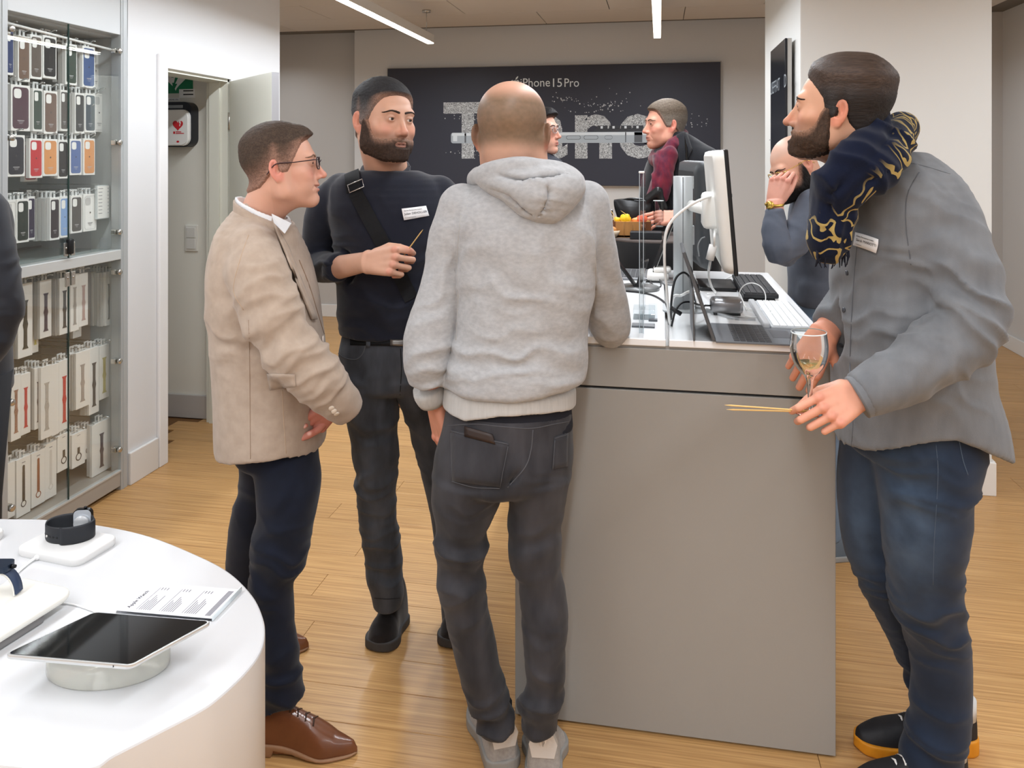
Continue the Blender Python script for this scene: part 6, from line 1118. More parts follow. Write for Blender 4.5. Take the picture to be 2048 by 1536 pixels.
torso = loft([PS(514, 398, 22, 2.26, .06), PS(514, 430, 50, 2.26, .10), PS(515, 470, 74, 2.26, .17), PS(522, 520, 90, 2.27, .205), PS(528, 580, 100, 2.27, .215), PS(534, 640, 104, 2.27, .205), PS(540, 700, 106, 2.27, .195), PS(542, 760, 104, 2.27, .195), PS(544, 850, 102, 2.27, .205), PS(545, 935, 99, 2.27, .21)], n=2.2)
slR = limb([(503, 500, 50, 2.13), (520, 560, 57, 2.07), (548, 640, 54, 2.05), (585, 705, 50, 2.05), (637, 760, 47, 2.08), (680, 804, 40, 2.13), (698, 822, 30, 2.15)])
slL = limb([(520, 500, 46, 2.36), (540, 590, 48, 2.36), (590, 690, 45, 2.36), (645, 765, 38, 2.26), (672, 800, 30, 2.22)])
s = garment([(torso, 0), (slL, .012), (slR, .012)], 0, .0062)
hemcut(s, [(430, 898, 2.2), (450, 908, 2.18), (500, 919, 2.1), (560, 925, 2.07), (600, 921, 2.12), (628, 908, 2.2), (650, 893, 2.27)], 2.1); s.lcut(P(698, 824, 2.15), un(P(705, 850, 2.15) - P(650, 790, 2.1)), .10)
s.plane(P(505, 404, 2.26), un(UP * 1.0 - RT * .30), .004)
V, Q = s.mesh(2)
V = crease(V, Q, [(P(590, 680, 2.02), .13, RT * .5 - UP * .85, .017, 22), (P(530, 600, 2.02), .16, RT * .5 - UP * .8, .012, 15), (P(650, 760, 2.05), .10, RT * .7 - UP * .7, .012, 26), (P(470, 640, 2.1), .13, UP + .2 * RT, .010, 18), (P(480, 480, 2.1), .09, RT * .8 + UP * .3, .006, 20), (P(610, 640, 2.1), .09, UP * .7 + .6 * RT, .008, 20)], .006, 1)
jk = mk('blazer', V, Q, beige, m1); S1 = Surf((V, Q))
dk1 = mat('beige_seam', (146, 122, 102), .9); thr = mat('beige_edge', (186, 162, 138), .85)
S1.seam([(497, 640), (499, 700), (500, 800), (501, 918)], .0008, 'seam', dk1, jk); S1.seam([(497, 470), (480, 520), (467, 580), (487, 620)], .0011, 'seam', thr, jk); S1.seam([(564, 780), (568, 850), (573, 918)], .0009, 'seam', thr, jk)
S1.patch([(534, 747), (590, 748), (592, 772), (540, 779)], 'pocket_flap', beige, jk, .003, .0005, 8, 4)
for c in ((663, 816), (668, 822), (673, 827)):
    p, n = S1.hit(*c); MB().lathe(p, [(.0075, 0), (.0078, .002), (.006, .0035)], 14, ax=n).build('cuff_button', horn, jk)
p, n = S1.hit(644, 678); MB().lathe(p + RT * .002, [(.010, 0), (.010, .0025), (.008, .004)], 18, ax=un(n + RT)).build('front_button', mat('button_pearl', (236, 224, 214), .2), jk)
S1.patch([(538, 436), (572, 494), (630, 640), (620, 640)], 'lapel', beige, jk, .005, .004, 5, 12); S1.seam([(598, 520), (618, 570), (634, 622), (648, 668)], .002, 'lapel_edge', dk1, jk)
# jacket collar and shirt collar: tilted bands around the neck
def band(name, stn, thick, topn, botn, m, par, u=RT, h=.0042, noise=None):
    o_, i_ = loft(stn, u), loft([(x, y, z, a - thick, b - thick) for x, y, z, a, b in stn], u); al = np.array([q[1] for q in o_] + [q[2] for q in o_]); s = SDF(al.min(0) - .01, al.max(0) + .01, h); s.add(o_, 0); t = s.like(); t.add(i_, 0); s.F = smax(s.F, -t.F, .001)
    for p, n in topn + botn: s.plane(p, n, .0015)
    V, Q = s.mesh(2); V = V if noise is None else crease(V, Q, noise, .002); return mk(name, V, Q, m, par), (V, Q)
shirt_white = cloth('shirt_white', (238, 240, 243), (214, 220, 228), .3, 30, 1500, .15)
nA = un(UP * 1.0 - RT * .42)
band('shirt_collar', [PS(512, 372, 42, 2.24, .068), PS(525, 420, 48, 2.24, .072), PS(535, 452, 46, 2.24, .078), PS(543, 490, 44, 2.24, .085)], .008, [(P(484, 397, 2.24), un(UP - RT * .0 + .45 * RT * 1.0)), ], [(P(556, 462, 2.24), -un(UP + .15 * RT))], shirt_white, m1)
band('blazer_collar', [PS(514, 388, 43, 2.25, .084), PS(523, 430, 52, 2.25, .096), PS(536, 476, 60, 2.25, .125), PS(544, 540, 52, 2.24, .105)], .010, [(P(480, 402, 2.24), un(UP + .47 * RT))], [(P(470, 436, 2.24), -un(UP + .62 * RT)), (P(600, 540, 2.2), un(RT + UP * .1))], beige, m1)
tipv = [P(543, 428, 2.10), P(582, 447, 2.16), P(569, 467, 2.12), P(548, 446, 2.085)]; tipv = tipv + [p + FWD * .006 for p in tipv]; mk('collar_tip', tipv, [(0, 3, 2, 1), (4, 5, 6, 7), (0, 1, 5, 4), (1, 2, 6, 5), (2, 3, 7, 6), (3, 0, 4, 7)], shirt_white, m1, smooth=False)
MB().prism([(0, 0), (.03, -.02), (.036, -.12), (.012, -.13)], P(556, 470, 2.24) - FWD * .03, RT, UP, FWD, .06).build('shirt_front', shirt_white, m1)
navy_t = cloth('navy_cotton', (20, 26, 42), (14, 18, 28), .5, 20, 1200, .2, sheen=.15)
pel = loft([PS(545, 860, 84, 2.27, .16), PS(553, 900, 78, 2.27, .155)])
lgN = loft([PS(562, 870, 66, 2.25, .11), PS(570, 915, 65, 2.21, .105), PS(577, 966, 62, 2.18, .095), PS(572, 1030, 56, 2.16, .085), PS(563, 1080, 57, 2.15, .08), PS(555, 1138, 50, 2.14, .072), PS(543, 1168, 44, 2.13, .066), PS(546, 1200, 41, 2.13, .06), PS(552, 1252, 36, 2.12, .055), PS(560, 1304, 36, 2.11, .055), PS(563, 1361, 40, 2.11, .056), PS(562, 1400, 45, 2.11, .058), PS(562, 1440, 43, 2.11, .06)])
lgF = loft([PS(537, 870, 66, 2.33, .12), PS(533, 915, 52, 2.34, .10), PS(525, 966, 44, 2.36, .085), PS(512, 1030, 46, 2.38, .075), PS(504, 1110, 50, 2.40, .07), PS(492, 1200, 40, 2.42, .06), PS(482, 1270, 37, 2.44, .055), PS(482, 1292, 38, 2.44, .056)])
s = garment([(pel, 0), (lgF, .02), (lgN, .012)], 0, .0065); hemcut(s, [(500, 1434), (560, 1430), (590, 1414), (612, 1398)], 2.1, True) if False else None
s.lcut(P(572, 1417, 2.07), RT * .38 - UP, .15)
V, Q = s.mesh(2); V[:, 2] = np.maximum(V[:, 2], .035)
V = crease(V, Q, [(P(545, 1150, 2.07), .10, UP + .5 * RT, .013, 20), (P(570, 1390, 2.05), .09, UP + .15 * RT, .013, 26), (P(600, 1000, 2.08), .14, UP * .7 - RT * .5, .008, 12), (P(480, 1060, 2.3), .12, UP, .008, 16)], .006, 2)
mk('trousers', V, Q, navy_t, m1)
brown = mat('brown_leather', (122, 74, 46), .3, noise=(14, .55, (86, 46, 28)), coat=.25); sole_b = mat('leather_sole', (150, 112, 82), .5); lace_b = mat('dark_lace', (58, 36, 24), .6)
for hp_, tp_ in ((G(492, 1492), G(716, 1508)), (G(445, 1302), G(619, 1298))):
    sh = thing('brown_shoe', hp_, '', '') if False else None
    shoe_parts(hp_, tp_, brown, sole_b, hgt=.128, pointed=.9, sole_t=.010, heel_t=.022, toe_h=.045, width=.046, parent=m1, laces=lace_b)
# ================================================================== man in the navy sweater, with a skewer
sk2 = (208, 162, 138); p2 = G(800, 1270, 0)
hd2 = head(P(767, 240, 2.42), frame(facing(767, 33), 2, 3), 1.04, sk2, P(772, 335, 2.5), .064, hair=short_hair(.012, .005, (52, 52, 54), sk2, fade=.07, grey=(110, 108, 108)), beard=full_beard(.0075, (68, 53, 45), sk2, low=-.16), stubble=lambda x, y, z: (.5 * ss(.025, .05, -z) * (1 - ss(-.03, .0, y)) * ss(-.15, -.12, z), (96, 72, 60)), brow=(58, 44, 36), red=(214, 130, 108), gaze=(.55, -.05), jaw=1.08, smile=.1, nose=1.0, iris=(60, 46, 36), lips=(184, 120, 104))
hr2, tp2 = hand(P(735, 523, 2.28), RT * .86 - FWD * .42 + UP * .10, -FWD * .80 - RT * .45 + UP * .30, 1, ((52, 60, 40), (58, 70, 44), (62, 74, 46), (64, 76, 48)), splay=(2, 1, -1, -3), thumb=((22, 4), (-6, -8), (-14, -22)), fore=P(672, 536, 2.40), fore_r=(.029, .037), sc=1.03, skin=sk2)
bc2 = core([[(P(772, 340, 2.5), .055), (P(780, 440, 2.5), .12), (P(784, 560, 2.5), .12), (P(782, 670, 2.5), .11), (P(749, 860, 2.5), .055), (P(756, 1040, 2.54), .045), (P(770, 1130, 2.6), .038)], [(P(782, 670, 2.5), .11), (P(858, 870, 2.52), .055), (P(905, 1060, 2.58), .045), (P(913, 1150, 2.65), .038)], [(P(672, 392, 2.52), .045), (P(642, 526, 2.55), .036), (P(672, 536, 2.40), .035)], [(P(890, 390, 2.52), .06), (P(925, 540, 2.52), .045), (P(900, 640, 2.45), .035)]], sk2)
m2 = person([hd2['skin'], hr2, bc2], p2, 'bearded man in a navy sweater with a black bag strap, holding a wooden skewer')
headparts(m2, hd2)
navy_k = cloth('navy_knit', (30, 33, 46), (20, 23, 34), .45, 30, 1100, .3)
torso = loft([PS(771, 338, 48, 2.50, .062), PS(773, 352, 80, 2.50, .088), PS(776, 372, 112, 2.50, .11), PS(780, 420, 122, 2.50, .135), PS(784, 480, 114, 2.50, .14), PS(784, 550, 109, 2.50, .14), PS(785, 610, 108, 2.50, .135), PS(784, 628, 108, 2.50, .132), PS(782, 650, 102, 2.50, .126), PS(782, 690, 101, 2.50, .124)], n=2.2)
slR = limb([(684, 384, 38, 2.52), (656, 420, 43, 2.53), (643, 480, 38, 2.56), (638, 524, 35, 2.55), (655, 536, 29, 2.47), (680, 536, 27, 2.38)]); slL = limb([(876, 388, 38, 2.51), (905, 430, 42, 2.52), (922, 520, 36, 2.52), (905, 620, 30, 2.46), (893, 660, 26, 2.42)])
s = garment([(torso, 0), (slR, .012), (slL, .012)], 0, .006); s.lcut(P(677, 536, 2.385), un(P(690, 534, 2.36) - P(650, 536, 2.44)), .06); s.plane(P(771, 341, 2.5), UP, .003); s.plane(P(782, 683, 2.37), -un(UP), .002)
V, Q = s.mesh(2); V = crease(V, Q, [(P(640, 510, 2.36), .10, UP - .2 * RT, .012, 26), (P(700, 460, 2.38), .12, UP + .6 * RT, .008, 14), (P(750, 620, 2.36), .16, UP + .15 * RT, .009, 18), (P(690, 400, 2.4), .10, RT * .7 + UP * .5, .006, 18), (P(850, 560, 2.36), .12, UP - .4 * RT, .008, 14)], .006, 3)
sw2 = mk('sweater', V, Q, navy_k, m2); S2 = Surf((V, Q))
nk = un(P(790, 334, 2.42) - P(790, 334, 2.5)) ; rg = [P(771, 338, 2.5) + RT * (math.cos(a) * .071) + FWD * (math.sin(a) * .078) + UP * (.012 + .028 * math.sin(a) - .012) for a in np.linspace(0, 2 * math.pi, 28)]; MB().tube(rg + rg[1:2], .0085, 8).build('neck_rib', navy_k, m2)
cf = spline([P(668, 536, 2.41), P(680, 536, 2.378)], 4); MB().tube(cf, [.041, .043, .043, .042, .038], 20).build('cuff_rib', navy_k, m2)
strap = cloth('bag_webbing', (26, 27, 30), (18, 18, 20), .4, 200, 1500, .3, rough=.7, sheen=0)
ribbon(S2, [(704, 346), (706, 360), (709, 384)], .0235, 'bag_strap', strap, m2, off=.003); ribbon(S2, [(711, 384), (740, 440), (780, 512), (823, 598)], .0215, 'bag_strap', strap, m2, off=.002)
bp = [S2.hit(x, y, .0115)[0] for x, y in [(699, 372), (726, 362), (729, 376), (703, 387), (699, 372), (726, 362)]]; MB().tube(bp, .0018, 6).build('strap_buckle', mat('buckle_silver', (206, 206, 204), .25, .8), m2)
def badge(S, c, lines, par, X, slope):
    b = S.patch(c, 'name_badge', mat('badge_white', (246, 246, 248), .5), par, .0012, .002, 4, 3, flat=True)
    tl, tr_, br, bl = [S.hit(x, y, .0)[0] for x, y in c]; ctr = (tl + tr_ + br + bl) / 4; vv = np.array([v.co for v in b.data.vertices]); vw = vv + ORIG[b.name]
    k = len(vw) // 2; f = vw[k:].reshape(4, 5, 3) if len(vw[k:]) == 20 else None; a, b2, c2, d2 = f[0, 0], f[0, -1], f[-1, -1], f[-1, 0]; ex = un(b2 - a); ey = un((a - d2) - ex * ((a - d2) @ ex)); w_ = np.linalg.norm(b2 - a); h_ = np.linalg.norm(a - d2); nn = np.cross(ex, ey)
    for (tx, sz, yy, mm) in lines: text('badge_lettering', tx, h_ * sz, a + ex * w_ * .08 - ey * h_ * yy + nn * .0008, ex, ey, mm, b, .0001)
badge(S2, [(802, 418), (851, 412), (857, 432), (807, 441)], [('Soirée Partenaires Luxem', .15, .26, print_black), ('Julien DEHOLLIER', .26, .58, print_black), ('Concept Factory', .14, .85, print_grey)], m2, None, 0)
black_den = lambda n, a, b: mat(n, a, .8, spec=.25, noise=(15, .9, b), bump=(1500, .25, .001), sheen=.12, stretch=(1, 1, .35))
den2 = black_den('grey_denim', (86, 90, 98), (46, 49, 55))
pel = loft([PS(782, 655, 94, 2.50, .110), PS(780, 700, 101, 2.50, .125), PS(781, 758, 101, 2.50, .125)])
lgA = loft([PS(741, 750, 60, 2.5, .118), PS(741, 790, 57, 2.5, .105), PS(746, 850, 50, 2.51, .09), PS(752, 900, 44, 2.52, .075), PS(752, 945, 39, 2.52, .066), PS(753, 1000, 36, 2.53, .06), PS(757, 1045, 37, 2.54, .06), PS(765, 1098, 37, 2.56, .06), PS(768, 1138, 36, 2.57, .055), PS(770, 1160, 34, 2.57, .055), PS(775, 1185, 33, 2.57, .055), PS(775, 1208, 28, 2.57, .052)])
lgB = loft([PS(832, 750, 55, 2.5, .118), PS(845, 790, 48, 2.51, .105), PS(866, 870, 44, 2.53, .08), PS(884, 950, 40, 2.55, .066), PS(900, 1040, 37, 2.58, .06), PS(912, 1140, 36, 2.62, .055), PS(917, 1250, 32, 2.66, .05)])
s = garment([(pel, 0), (lgA, .012), (lgB, .012)], 0, .0062); V, Q = s.mesh(2)
V = crease(V, Q, [(P(740, 950, 2.46), .08, UP - .4 * RT, .012, 22), (P(765, 1090, 2.5), .09, UP - .2 * RT, .010, 20), (P(755, 1000, 2.46), .12, UP + .35 * RT, .013, 20), (P(770, 1160, 2.5), .07, UP, .015, 26), (P(770, 760, 2.4), .15, UP - .3 * RT, .008, 14), (P(760, 880, 2.45), .12, UP + .3 * RT, .007, 12)], .005, 4)
je2 = mk('jeans', V, Q, den2, m2); S2j = Surf((V, Q)); seam_g = mat('denim_seam', (28, 30, 33), .9)
S2j.seam([(677, 707), (690, 716), (712, 719), (725, 708), (731, 690)], .0018, 'pocket_seam', mat('denim_light', (84, 87, 92), .9), je2); S2j.seam([(749, 1196), (775, 1198), (800, 1196)], .0012, 'hem_seam', seam_g, je2); S2j.seam([(801, 697), (803, 740), (800, 790)], .0014, 'fly_seam', seam_g, je2)
S2j.patch([(700, 678), (880, 686), (880, 694), (700, 690)], 'belt', strap, je2, .004, .001, 12, 2); S2j.patch([(780, 679), (815, 680), (815, 693), (780, 691)], 'belt_buckle', mat('buckle_dark', (120, 116, 112), .35, .7), je2, .004, .005, 5, 3); S2j.patch([(734, 678), (742, 678), (742, 694), (734, 694)], 'belt_loop', den2, je2, .003, .0045, 2, 3)
suede = cloth('black_suede', (30, 24, 23), (20, 16, 16), .5, 60, 900, .3); sole_k = mat('sole_dark', (62, 60, 60), .7)
shoe_parts(G(800, 1238), G(752, 1307), suede, sole_k, hgt=.11, boot=.15, sole_t=.030, width=.055, toe_h=.055, parent=m2); shoe_parts(G(925, 1238), G(900, 1300), suede, sole_k, hgt=.11, boot=.15, sole_t=.030, width=.052, toe_h=.055, parent=m2)
skewer(tp2[4] * .5 + tp2[0] * .5 - un(P(846, 460, 2.2) - P(795, 503, 2.2)) * .03, P(846, 459, 2.2), 'wooden skewer pointing up from the fist of the man in navy', .0017)
# ================================================================== man in the grey hoodie, seen from behind
sk3 = (206, 158, 134); p3 = G(1035, 1540, 0)
hd3 = head(P(1026, 264, 1.99), frame(-facing(1026, -16), 6, 0), 1.06, sk3, P(1030, 340, 2.0), .066, wide=1.05, h=.0028, flare=42, stubble=lambda x, y, z: (.85 * ss(-.055, -.02, z) * (1 - ss(.055, .098, z)) * ss(-.07, .0, y) + .25 * ss(-.085, -.06, z) * (1 - ss(-.05, -.02, z)) * ss(.0, .05, y), (104, 88, 68)), red=(222, 118, 96), brow=(60, 48, 40))
hl3, _ = hand(P(868, 806, 2.04), -UP * .93 + RT * .20 - FWD * .0, -RT * .75 - FWD * .5, -1, ((18, 24, 16), (20, 26, 18), (22, 28, 18), (24, 28, 18)), fore=P(862, 740, 2.02), sc=1.0, skin=(206, 142, 116), thumb=((20, -14), (6, -10), (2, -10)))
hr3, _ = hand(P(1122, 586, 2.48), -RT * .8 + FWD * .2, UP, 1, relaxed(), fore=P(1190, 614, 2.32), sc=1.0, skin=sk3)
bc3 = core([[(P(1030, 345, 2.0), .055), (P(1045, 430, 2.0), .10), (P(1045, 600, 2.0), .11), (P(1015, 800, 2.0), .11), (P(935, 960, 2.0), .065), (P(922, 1120, 2.0), .05), (P(950, 1330, 2.02), .042), (P(980, 1400, 2.04), .035)], [(P(1015, 830, 2.0), .12), (P(1075, 960, 2.0), .06), (P(1072, 1110, 2.0), .05), (P(1090, 1310, 2.0), .042), (P(1085, 1390, 2.0), .035)], [(P(910, 430, 2.0), .05), (P(860, 680, 1.99), .04), (P(866, 800, 2.03), .025)], [(P(1180, 425, 2.0), .05), (P(1222, 652, 2.17), .036), (P(1125, 602, 2.47), .025)]], sk3)
m3 = person([hd3['skin'], hl3, hr3, bc3], p3, 'bald man in a light grey hoodie seen from behind, elbow on the counter')
for v, q, c in hd3['eyes']: mk('eye', v, q, eye_mat, m3, col=c)
for v, q, c in hd3['brows']: mk('eyebrow', v, q, hair_mat, m3, col=c)
fleece = cloth('grey_fleece', (176, 176, 177), (148, 148, 150), .55, 75, 700, .35, rough=.9, stretch=(1, 1, 1.6)); ribm = cloth('grey_rib', (192, 190, 187), (170, 168, 165), .5, 50, 900, .4, rough=.9, stretch=(3, 3, .3))
torso = loft([PS(1042, 350, 64, 2.0, .07), PS(1046, 380, 104, 2.0, .10), PS(1049, 415, 138, 2.0, .125), PS(1051, 465, 148, 2.0, .14), PS(1051, 530, 140, 2.0, .14), PS(1048, 600, 134, 2.0, .137), PS(1042, 660, 132, 2.0, .135), PS(1034, 720, 139, 2.0, .138), PS(1025, 765, 139, 2.0, .138), PS(1021, 792, 133, 2.0, .132), PS(1020, 806, 128, 2.0, .127)], n=2.15)
slL = limb([(925, 415, 48, 2.0), (903, 470, 43, 2.0), (890, 530, 38, 2.0), (874, 610, 43, 1.99), (858, 680, 47, 1.98), (854, 735, 42, 1.98), (860, 780, 35, 2.0), (864, 796, 29, 2.02)])
slR = limb([(1172, 408, 46, 2.0), (1190, 470, 40, 2.02), (1198, 540, 40, 2.06), (1210, 605, 43, 2.12), (1222, 657, 38, 2.17), (1205, 634, 35, 2.28), (1150, 610, 31, 2.42)])
s = garment([(torso, 0), (slL, .012), (slR, .012)], 0, .006); s.lcut(P(864, 798, 2.02), -un(UP - .15 * RT), .06)
hemcut(s, [(870, 794), (1010, 797), (1175, 780)], 1.88)
s.cut(lambda X, Y, Z: np.where((Y > KY0 - .02) & (X > KX0), CT + .006 - Z, -1.) + 0 * X, .004)
V, Q = s.mesh(2)
V = crease(V, Q, [(P(860, 690, 1.93), .10, UP - .3 * RT, .014, 22), (P(905, 520, 1.95), .10, UP * .6 - RT * .7, .010, 14), (P(1195, 520, 1.97), .12, RT * .9 + UP * .25, .013, 18), (P(1215, 640, 2.08), .09, UP + .3 * RT, .010, 20), (P(1120, 520, 1.88), .12, UP * .5 + RT * .7, .006, 12), (P(1020, 770, 1.87), .13, UP, .010, 22), (P(900, 760, 1.9), .07, UP, .012, 24), (P(1140, 740, 1.9), .08, UP + .2 * RT, .010, 20), (P(1050, 600, 1.87), .18, UP + .3 * RT, .005, 9)], .006, 5)
ho = mk('hoodie', V, Q, fleece, m3); S3 = Surf((V, Q))
S3.seam([(922, 430), (915, 500), (916, 600), (912, 680)], .0013, 'sleeve_seam', mat('fleece_seam', (170, 168, 166), .9), ho); S3.seam([(1176, 420), (1190, 500), (1192, 580)], .0013, 'sleeve_seam', mat('fleece_seam', (170, 168, 166)), ho)
st = [PS(1020, 780, 132, 2.0, .131), PS(1019, 800, 133, 2.0, .133), PS(1017, 825, 133, 2.0, .133), PS(1016, 850, 132, 2.0, .132)]
s = SDF(P(870, 870, 2.0) - [.06, .2, .05], P(1170, 770, 2.0) + [.06, .2, .05], .004); s.add(loft(st)); t = s.like(); t.add(loft([(a, b, c, d - .012, e - .012) for a, b, c, d, e in st])); s.F = smax(s.F, -t.F, .002); hemcut(s, [(880, 836), (930, 843), (950, 837), (1000, 826), (1060, 824), (1110, 826), (1150, 834)], 1.9); hemcut(s, [(880, 784), (1010, 786), (1160, 770)], 1.9, False); V, Q = s.mesh(1); mk('hem_rib', V, Q, ribm, m3)
MB().tube(spline([P(856, 774, 2.01), P(866, 803, 2.025)], 4), [.040, .042, .042, .040, .036], 20).build('cuff_rib', ribm, m3)
# hood
s = SDF(P(925, 470, 1.85) - [.08, .1, .02], P(1195, 290, 2.1) + [.08, .15, .02], .0048)
nb = [(958, 352, 17, 1.97), (985, 338, 15, 1.90), (1030, 330, 14, 1.875), (1080, 332, 15, 1.88), (1125, 342, 17, 1.91), (1148, 366, 20, 1.97), (1140, 372, 18, 2.06)]
s.add(limb(nb), .0); s.add(limb([(958, 352, 17, 1.97), (955, 362, 20, 2.04), (975, 372, 20, 2.12)]), .01)
s.add(limb([(975, 358, 22, 1.93), (1030, 372, 28, 1.885), (1085, 380, 36, 1.87), (1125, 375, 34, 1.89), (1142, 370, 24, 1.93)]), .022); s.add(limb([(1040, 385, 26, 1.885), (1072, 408, 26, 1.875), (1088, 424, 15, 1.885)]), .022); s.add(limb([(1128, 385, 26, 1.89), (1105, 415, 22, 1.88), (1090, 426, 12, 1.885)]), .018)
s.sub(limb([(972, 378, 3, 1.89), (1020, 392, 4, 1.855), (1066, 428, 4, 1.85)]), .008); s.sub(limb([(1000, 352, 3, 1.868), (1050, 362, 5, 1.845), (1102, 356, 5, 1.842), (1140, 352, 3, 1.87)]), .010); s.sub(limb([(1096, 366, 3, 1.822), (1094, 395, 4, 1.832), (1078, 425, 3, 1.85)]), .010)
V, Q = s.mesh(3); V = crease(V, Q, [(P(1060, 370, 1.85), .10, UP + .35 * RT, .008, 24), (P(1110, 400, 1.85), .06, RT + .3 * UP, .006, 24)], .004, 6); hood = mk('hood', V, Q, fleece, m3)
den3 = black_den('black_denim', (66, 65, 69), (36, 36, 40))
pel = loft([PS(1018, 822, 126, 2.0, .122), PS(1014, 862, 131, 2.0, .124), PS(1008, 905, 138, 2.0, .132), PS(1003, 945, 138, 2.0, .132)])
lgA = loft([PS(942, 950, 76, 2.0, .12), PS(932, 1000, 68, 2.0, .10), PS(924, 1045, 54, 2.0, .088), PS(921, 1110, 50, 2.0, .08), PS(921, 1160, 46, 2.0, .074), PS(931, 1210, 43, 2.01, .07), PS(944, 1270, 44, 2.02, .068), PS(957, 1330, 42, 2.02, .064), PS(972, 1385, 41, 2.03, .06), PS(985, 1418, 41, 2.03, .058), PS(990, 1448, 37, 2.03, .056)])
lgB = loft([PS(1072, 945, 68, 2.0, .12), PS(1075, 1000, 56, 2.0, .10), PS(1070, 1047, 54, 2.0, .088), PS(1068, 1102, 50, 2.0, .08), PS(1077, 1145, 46, 2.0, .074), PS(1084, 1180, 45, 2.0, .07), PS(1089, 1232, 44, 1.99, .068), PS(1090, 1310, 41, 1.98, .064), PS(1088, 1385, 39, 1.98, .06), PS(1078, 1415, 42, 1.98, .058), PS(1078, 1432, 39, 1.98, .056), PS(1080, 1450, 36, 1.98, .054)])
s = garment([(pel, 0), (lgA, .010), (lgB, .010)], 0, .006); s.sub(limb([(1060, 870, 2, 1.86), (1050, 930, 4, 1.86), (1020, 965, 5, 1.88)]), .012); V, Q = s.mesh(2)
V = crease(V, Q, [(P(935, 1230, 1.95), .10, UP - .4 * RT, .007, 16), (P(1090, 1250, 1.93), .10, UP + .4 * RT, .007, 16), (P(925, 1130, 1.93), .10, UP + .15 * RT, .016, 22), (P(1080, 1150, 1.93), .10, UP - .1 * RT, .013, 22), (P(990, 1440, 1.97), .09, UP - .2 * RT, .014, 24), (P(1080, 1425, 1.92), .08, UP + .2 * RT, .014, 22), (P(960, 985, 1.9), .08, UP - .3 * RT, .007, 16), (P(1090, 975, 1.9), .08, UP + .3 * RT, .007, 16)], .005, 7)
je3 = mk('jeans', V, Q, den3, m3); S3j = Surf((V, Q)); st3 = mat('stitch_grey', (82, 82, 86), .9)
S3j.patch([(930, 852), (985, 868), (992, 888), (930, 872)], 'back_pocket_phone', mat('case_brown', (48, 36, 32), .5), je3, .006, -.001, 5, 3)
S3j.patch([(903, 860), (1017, 887), (1000, 974), (905, 962)], 'back_pocket', den3, je3, .003, .0006, 10, 8); S3j.patch([(1108, 874), (1135, 866), (1134, 932), (1104, 938)], 'back_pocket', den3, je3, .003, .0006, 6, 6)
for sm in ([(903, 862), (960, 875), (1017, 888)], [(904, 866), (905, 962)], [(1016, 892), (1000, 974)], [(905, 962), (955, 974), (1000, 976)], [(1108, 876), (1135, 868)], [(1108, 880), (1104, 940)]): S3j.seam(sm, .0008, 'pocket_stitch', st3, je3, .0036)
S3j.seam([(1066, 860), (1062, 900), (1050, 935), (1015, 975)], .0014, 'seat_seam', st3, je3); S3j.seam([(890, 852), (950, 848), (1000, 853), (1060, 857), (1110, 848), (1138, 843)], .0012, 'waistband_edge', st3, je3)
und = [PS(1020, 800, 122, 2.0, .118), PS(1018, 850, 128, 2.0, .1215)]; s = SDF(P(870, 880, 2.0) - [.05, .2, .02], P(1160, 790, 2.0) + [.05, .2, .03], .006); s.add(loft(und)); V, Q = s.mesh(1); mk('shirt_tail', V, Q, mat('dark_jersey', (22, 24, 34), .9), m3)
shoe_g = cloth('grey_mesh', (172, 168, 164), (140, 136, 134), .5, 120, 700, .4); sole_g = mat('sole_grey', (150, 148, 144), .6); pat = mat('heel_patch', (214, 208, 202), .25)
for (hp_, tp_, c0) in ((P(1010, 1540, 2.02), P(966, 1430, 2.26), (1012, 1486)), (P(1086, 1545, 1.985), P(1092, 1450, 2.145), (1092, 1500))):
    W, L, tf, wf_ = shoe_parts(hp_, tp_, shoe_g, sole_g, hgt=.125, sole_t=.030, width=.060, parent=m3)
    pr = [(-.028, .052), (.028, .052), (.036, .085), (.020, .122), (-.020, .122), (-.036, .085)]; V = []
    for k, (a, z) in enumerate(pr): V.append(W(np.array([[-.004 + abs(a) * .16, a, z + .012]]))[0])
    for k, (a, z) in enumerate(pr): V.append(W(np.array([[.014 + abs(a) * .2, a, z + .010]]))[0])
    mk('heel_patch', V, [(0, 1, 2, 3, 4, 5), (11, 10, 9, 8, 7, 6)] + [(i, i + 6, (i + 1) % 6 + 6, (i + 1) % 6) for i in range(6)], pat, m3, smooth=False)
    tr3 = MB()
    for sg in (-1, 0, 1): tr3.prism([(0, 0), (.005 + .003 * sg, .012), (sg * .012, .028 - abs(sg) * .006), (-.005 + .003 * sg, .012)], W(np.array([[-.0068, 0, .098]]))[0], un(W(np.array([[0, 1., 0]]))[0] - W(np.zeros((1, 3)))[0]), UP, un(W(np.array([[-1., 0, 0]]))[0] - W(np.zeros((1, 3)))[0]), .002)
    tr3.build('heel_emblem', mat('emblem_silver', (232, 230, 228), .2, .5), m3, kind='stuff')
    a_ = W(np.array([[.055, 0, .10]]))[0]; MB().tube([a_ - UP * .02, a_ + UP * .045], .033, 18).build('sock', mat('sock_dark', (24, 25, 30), .9), m3)
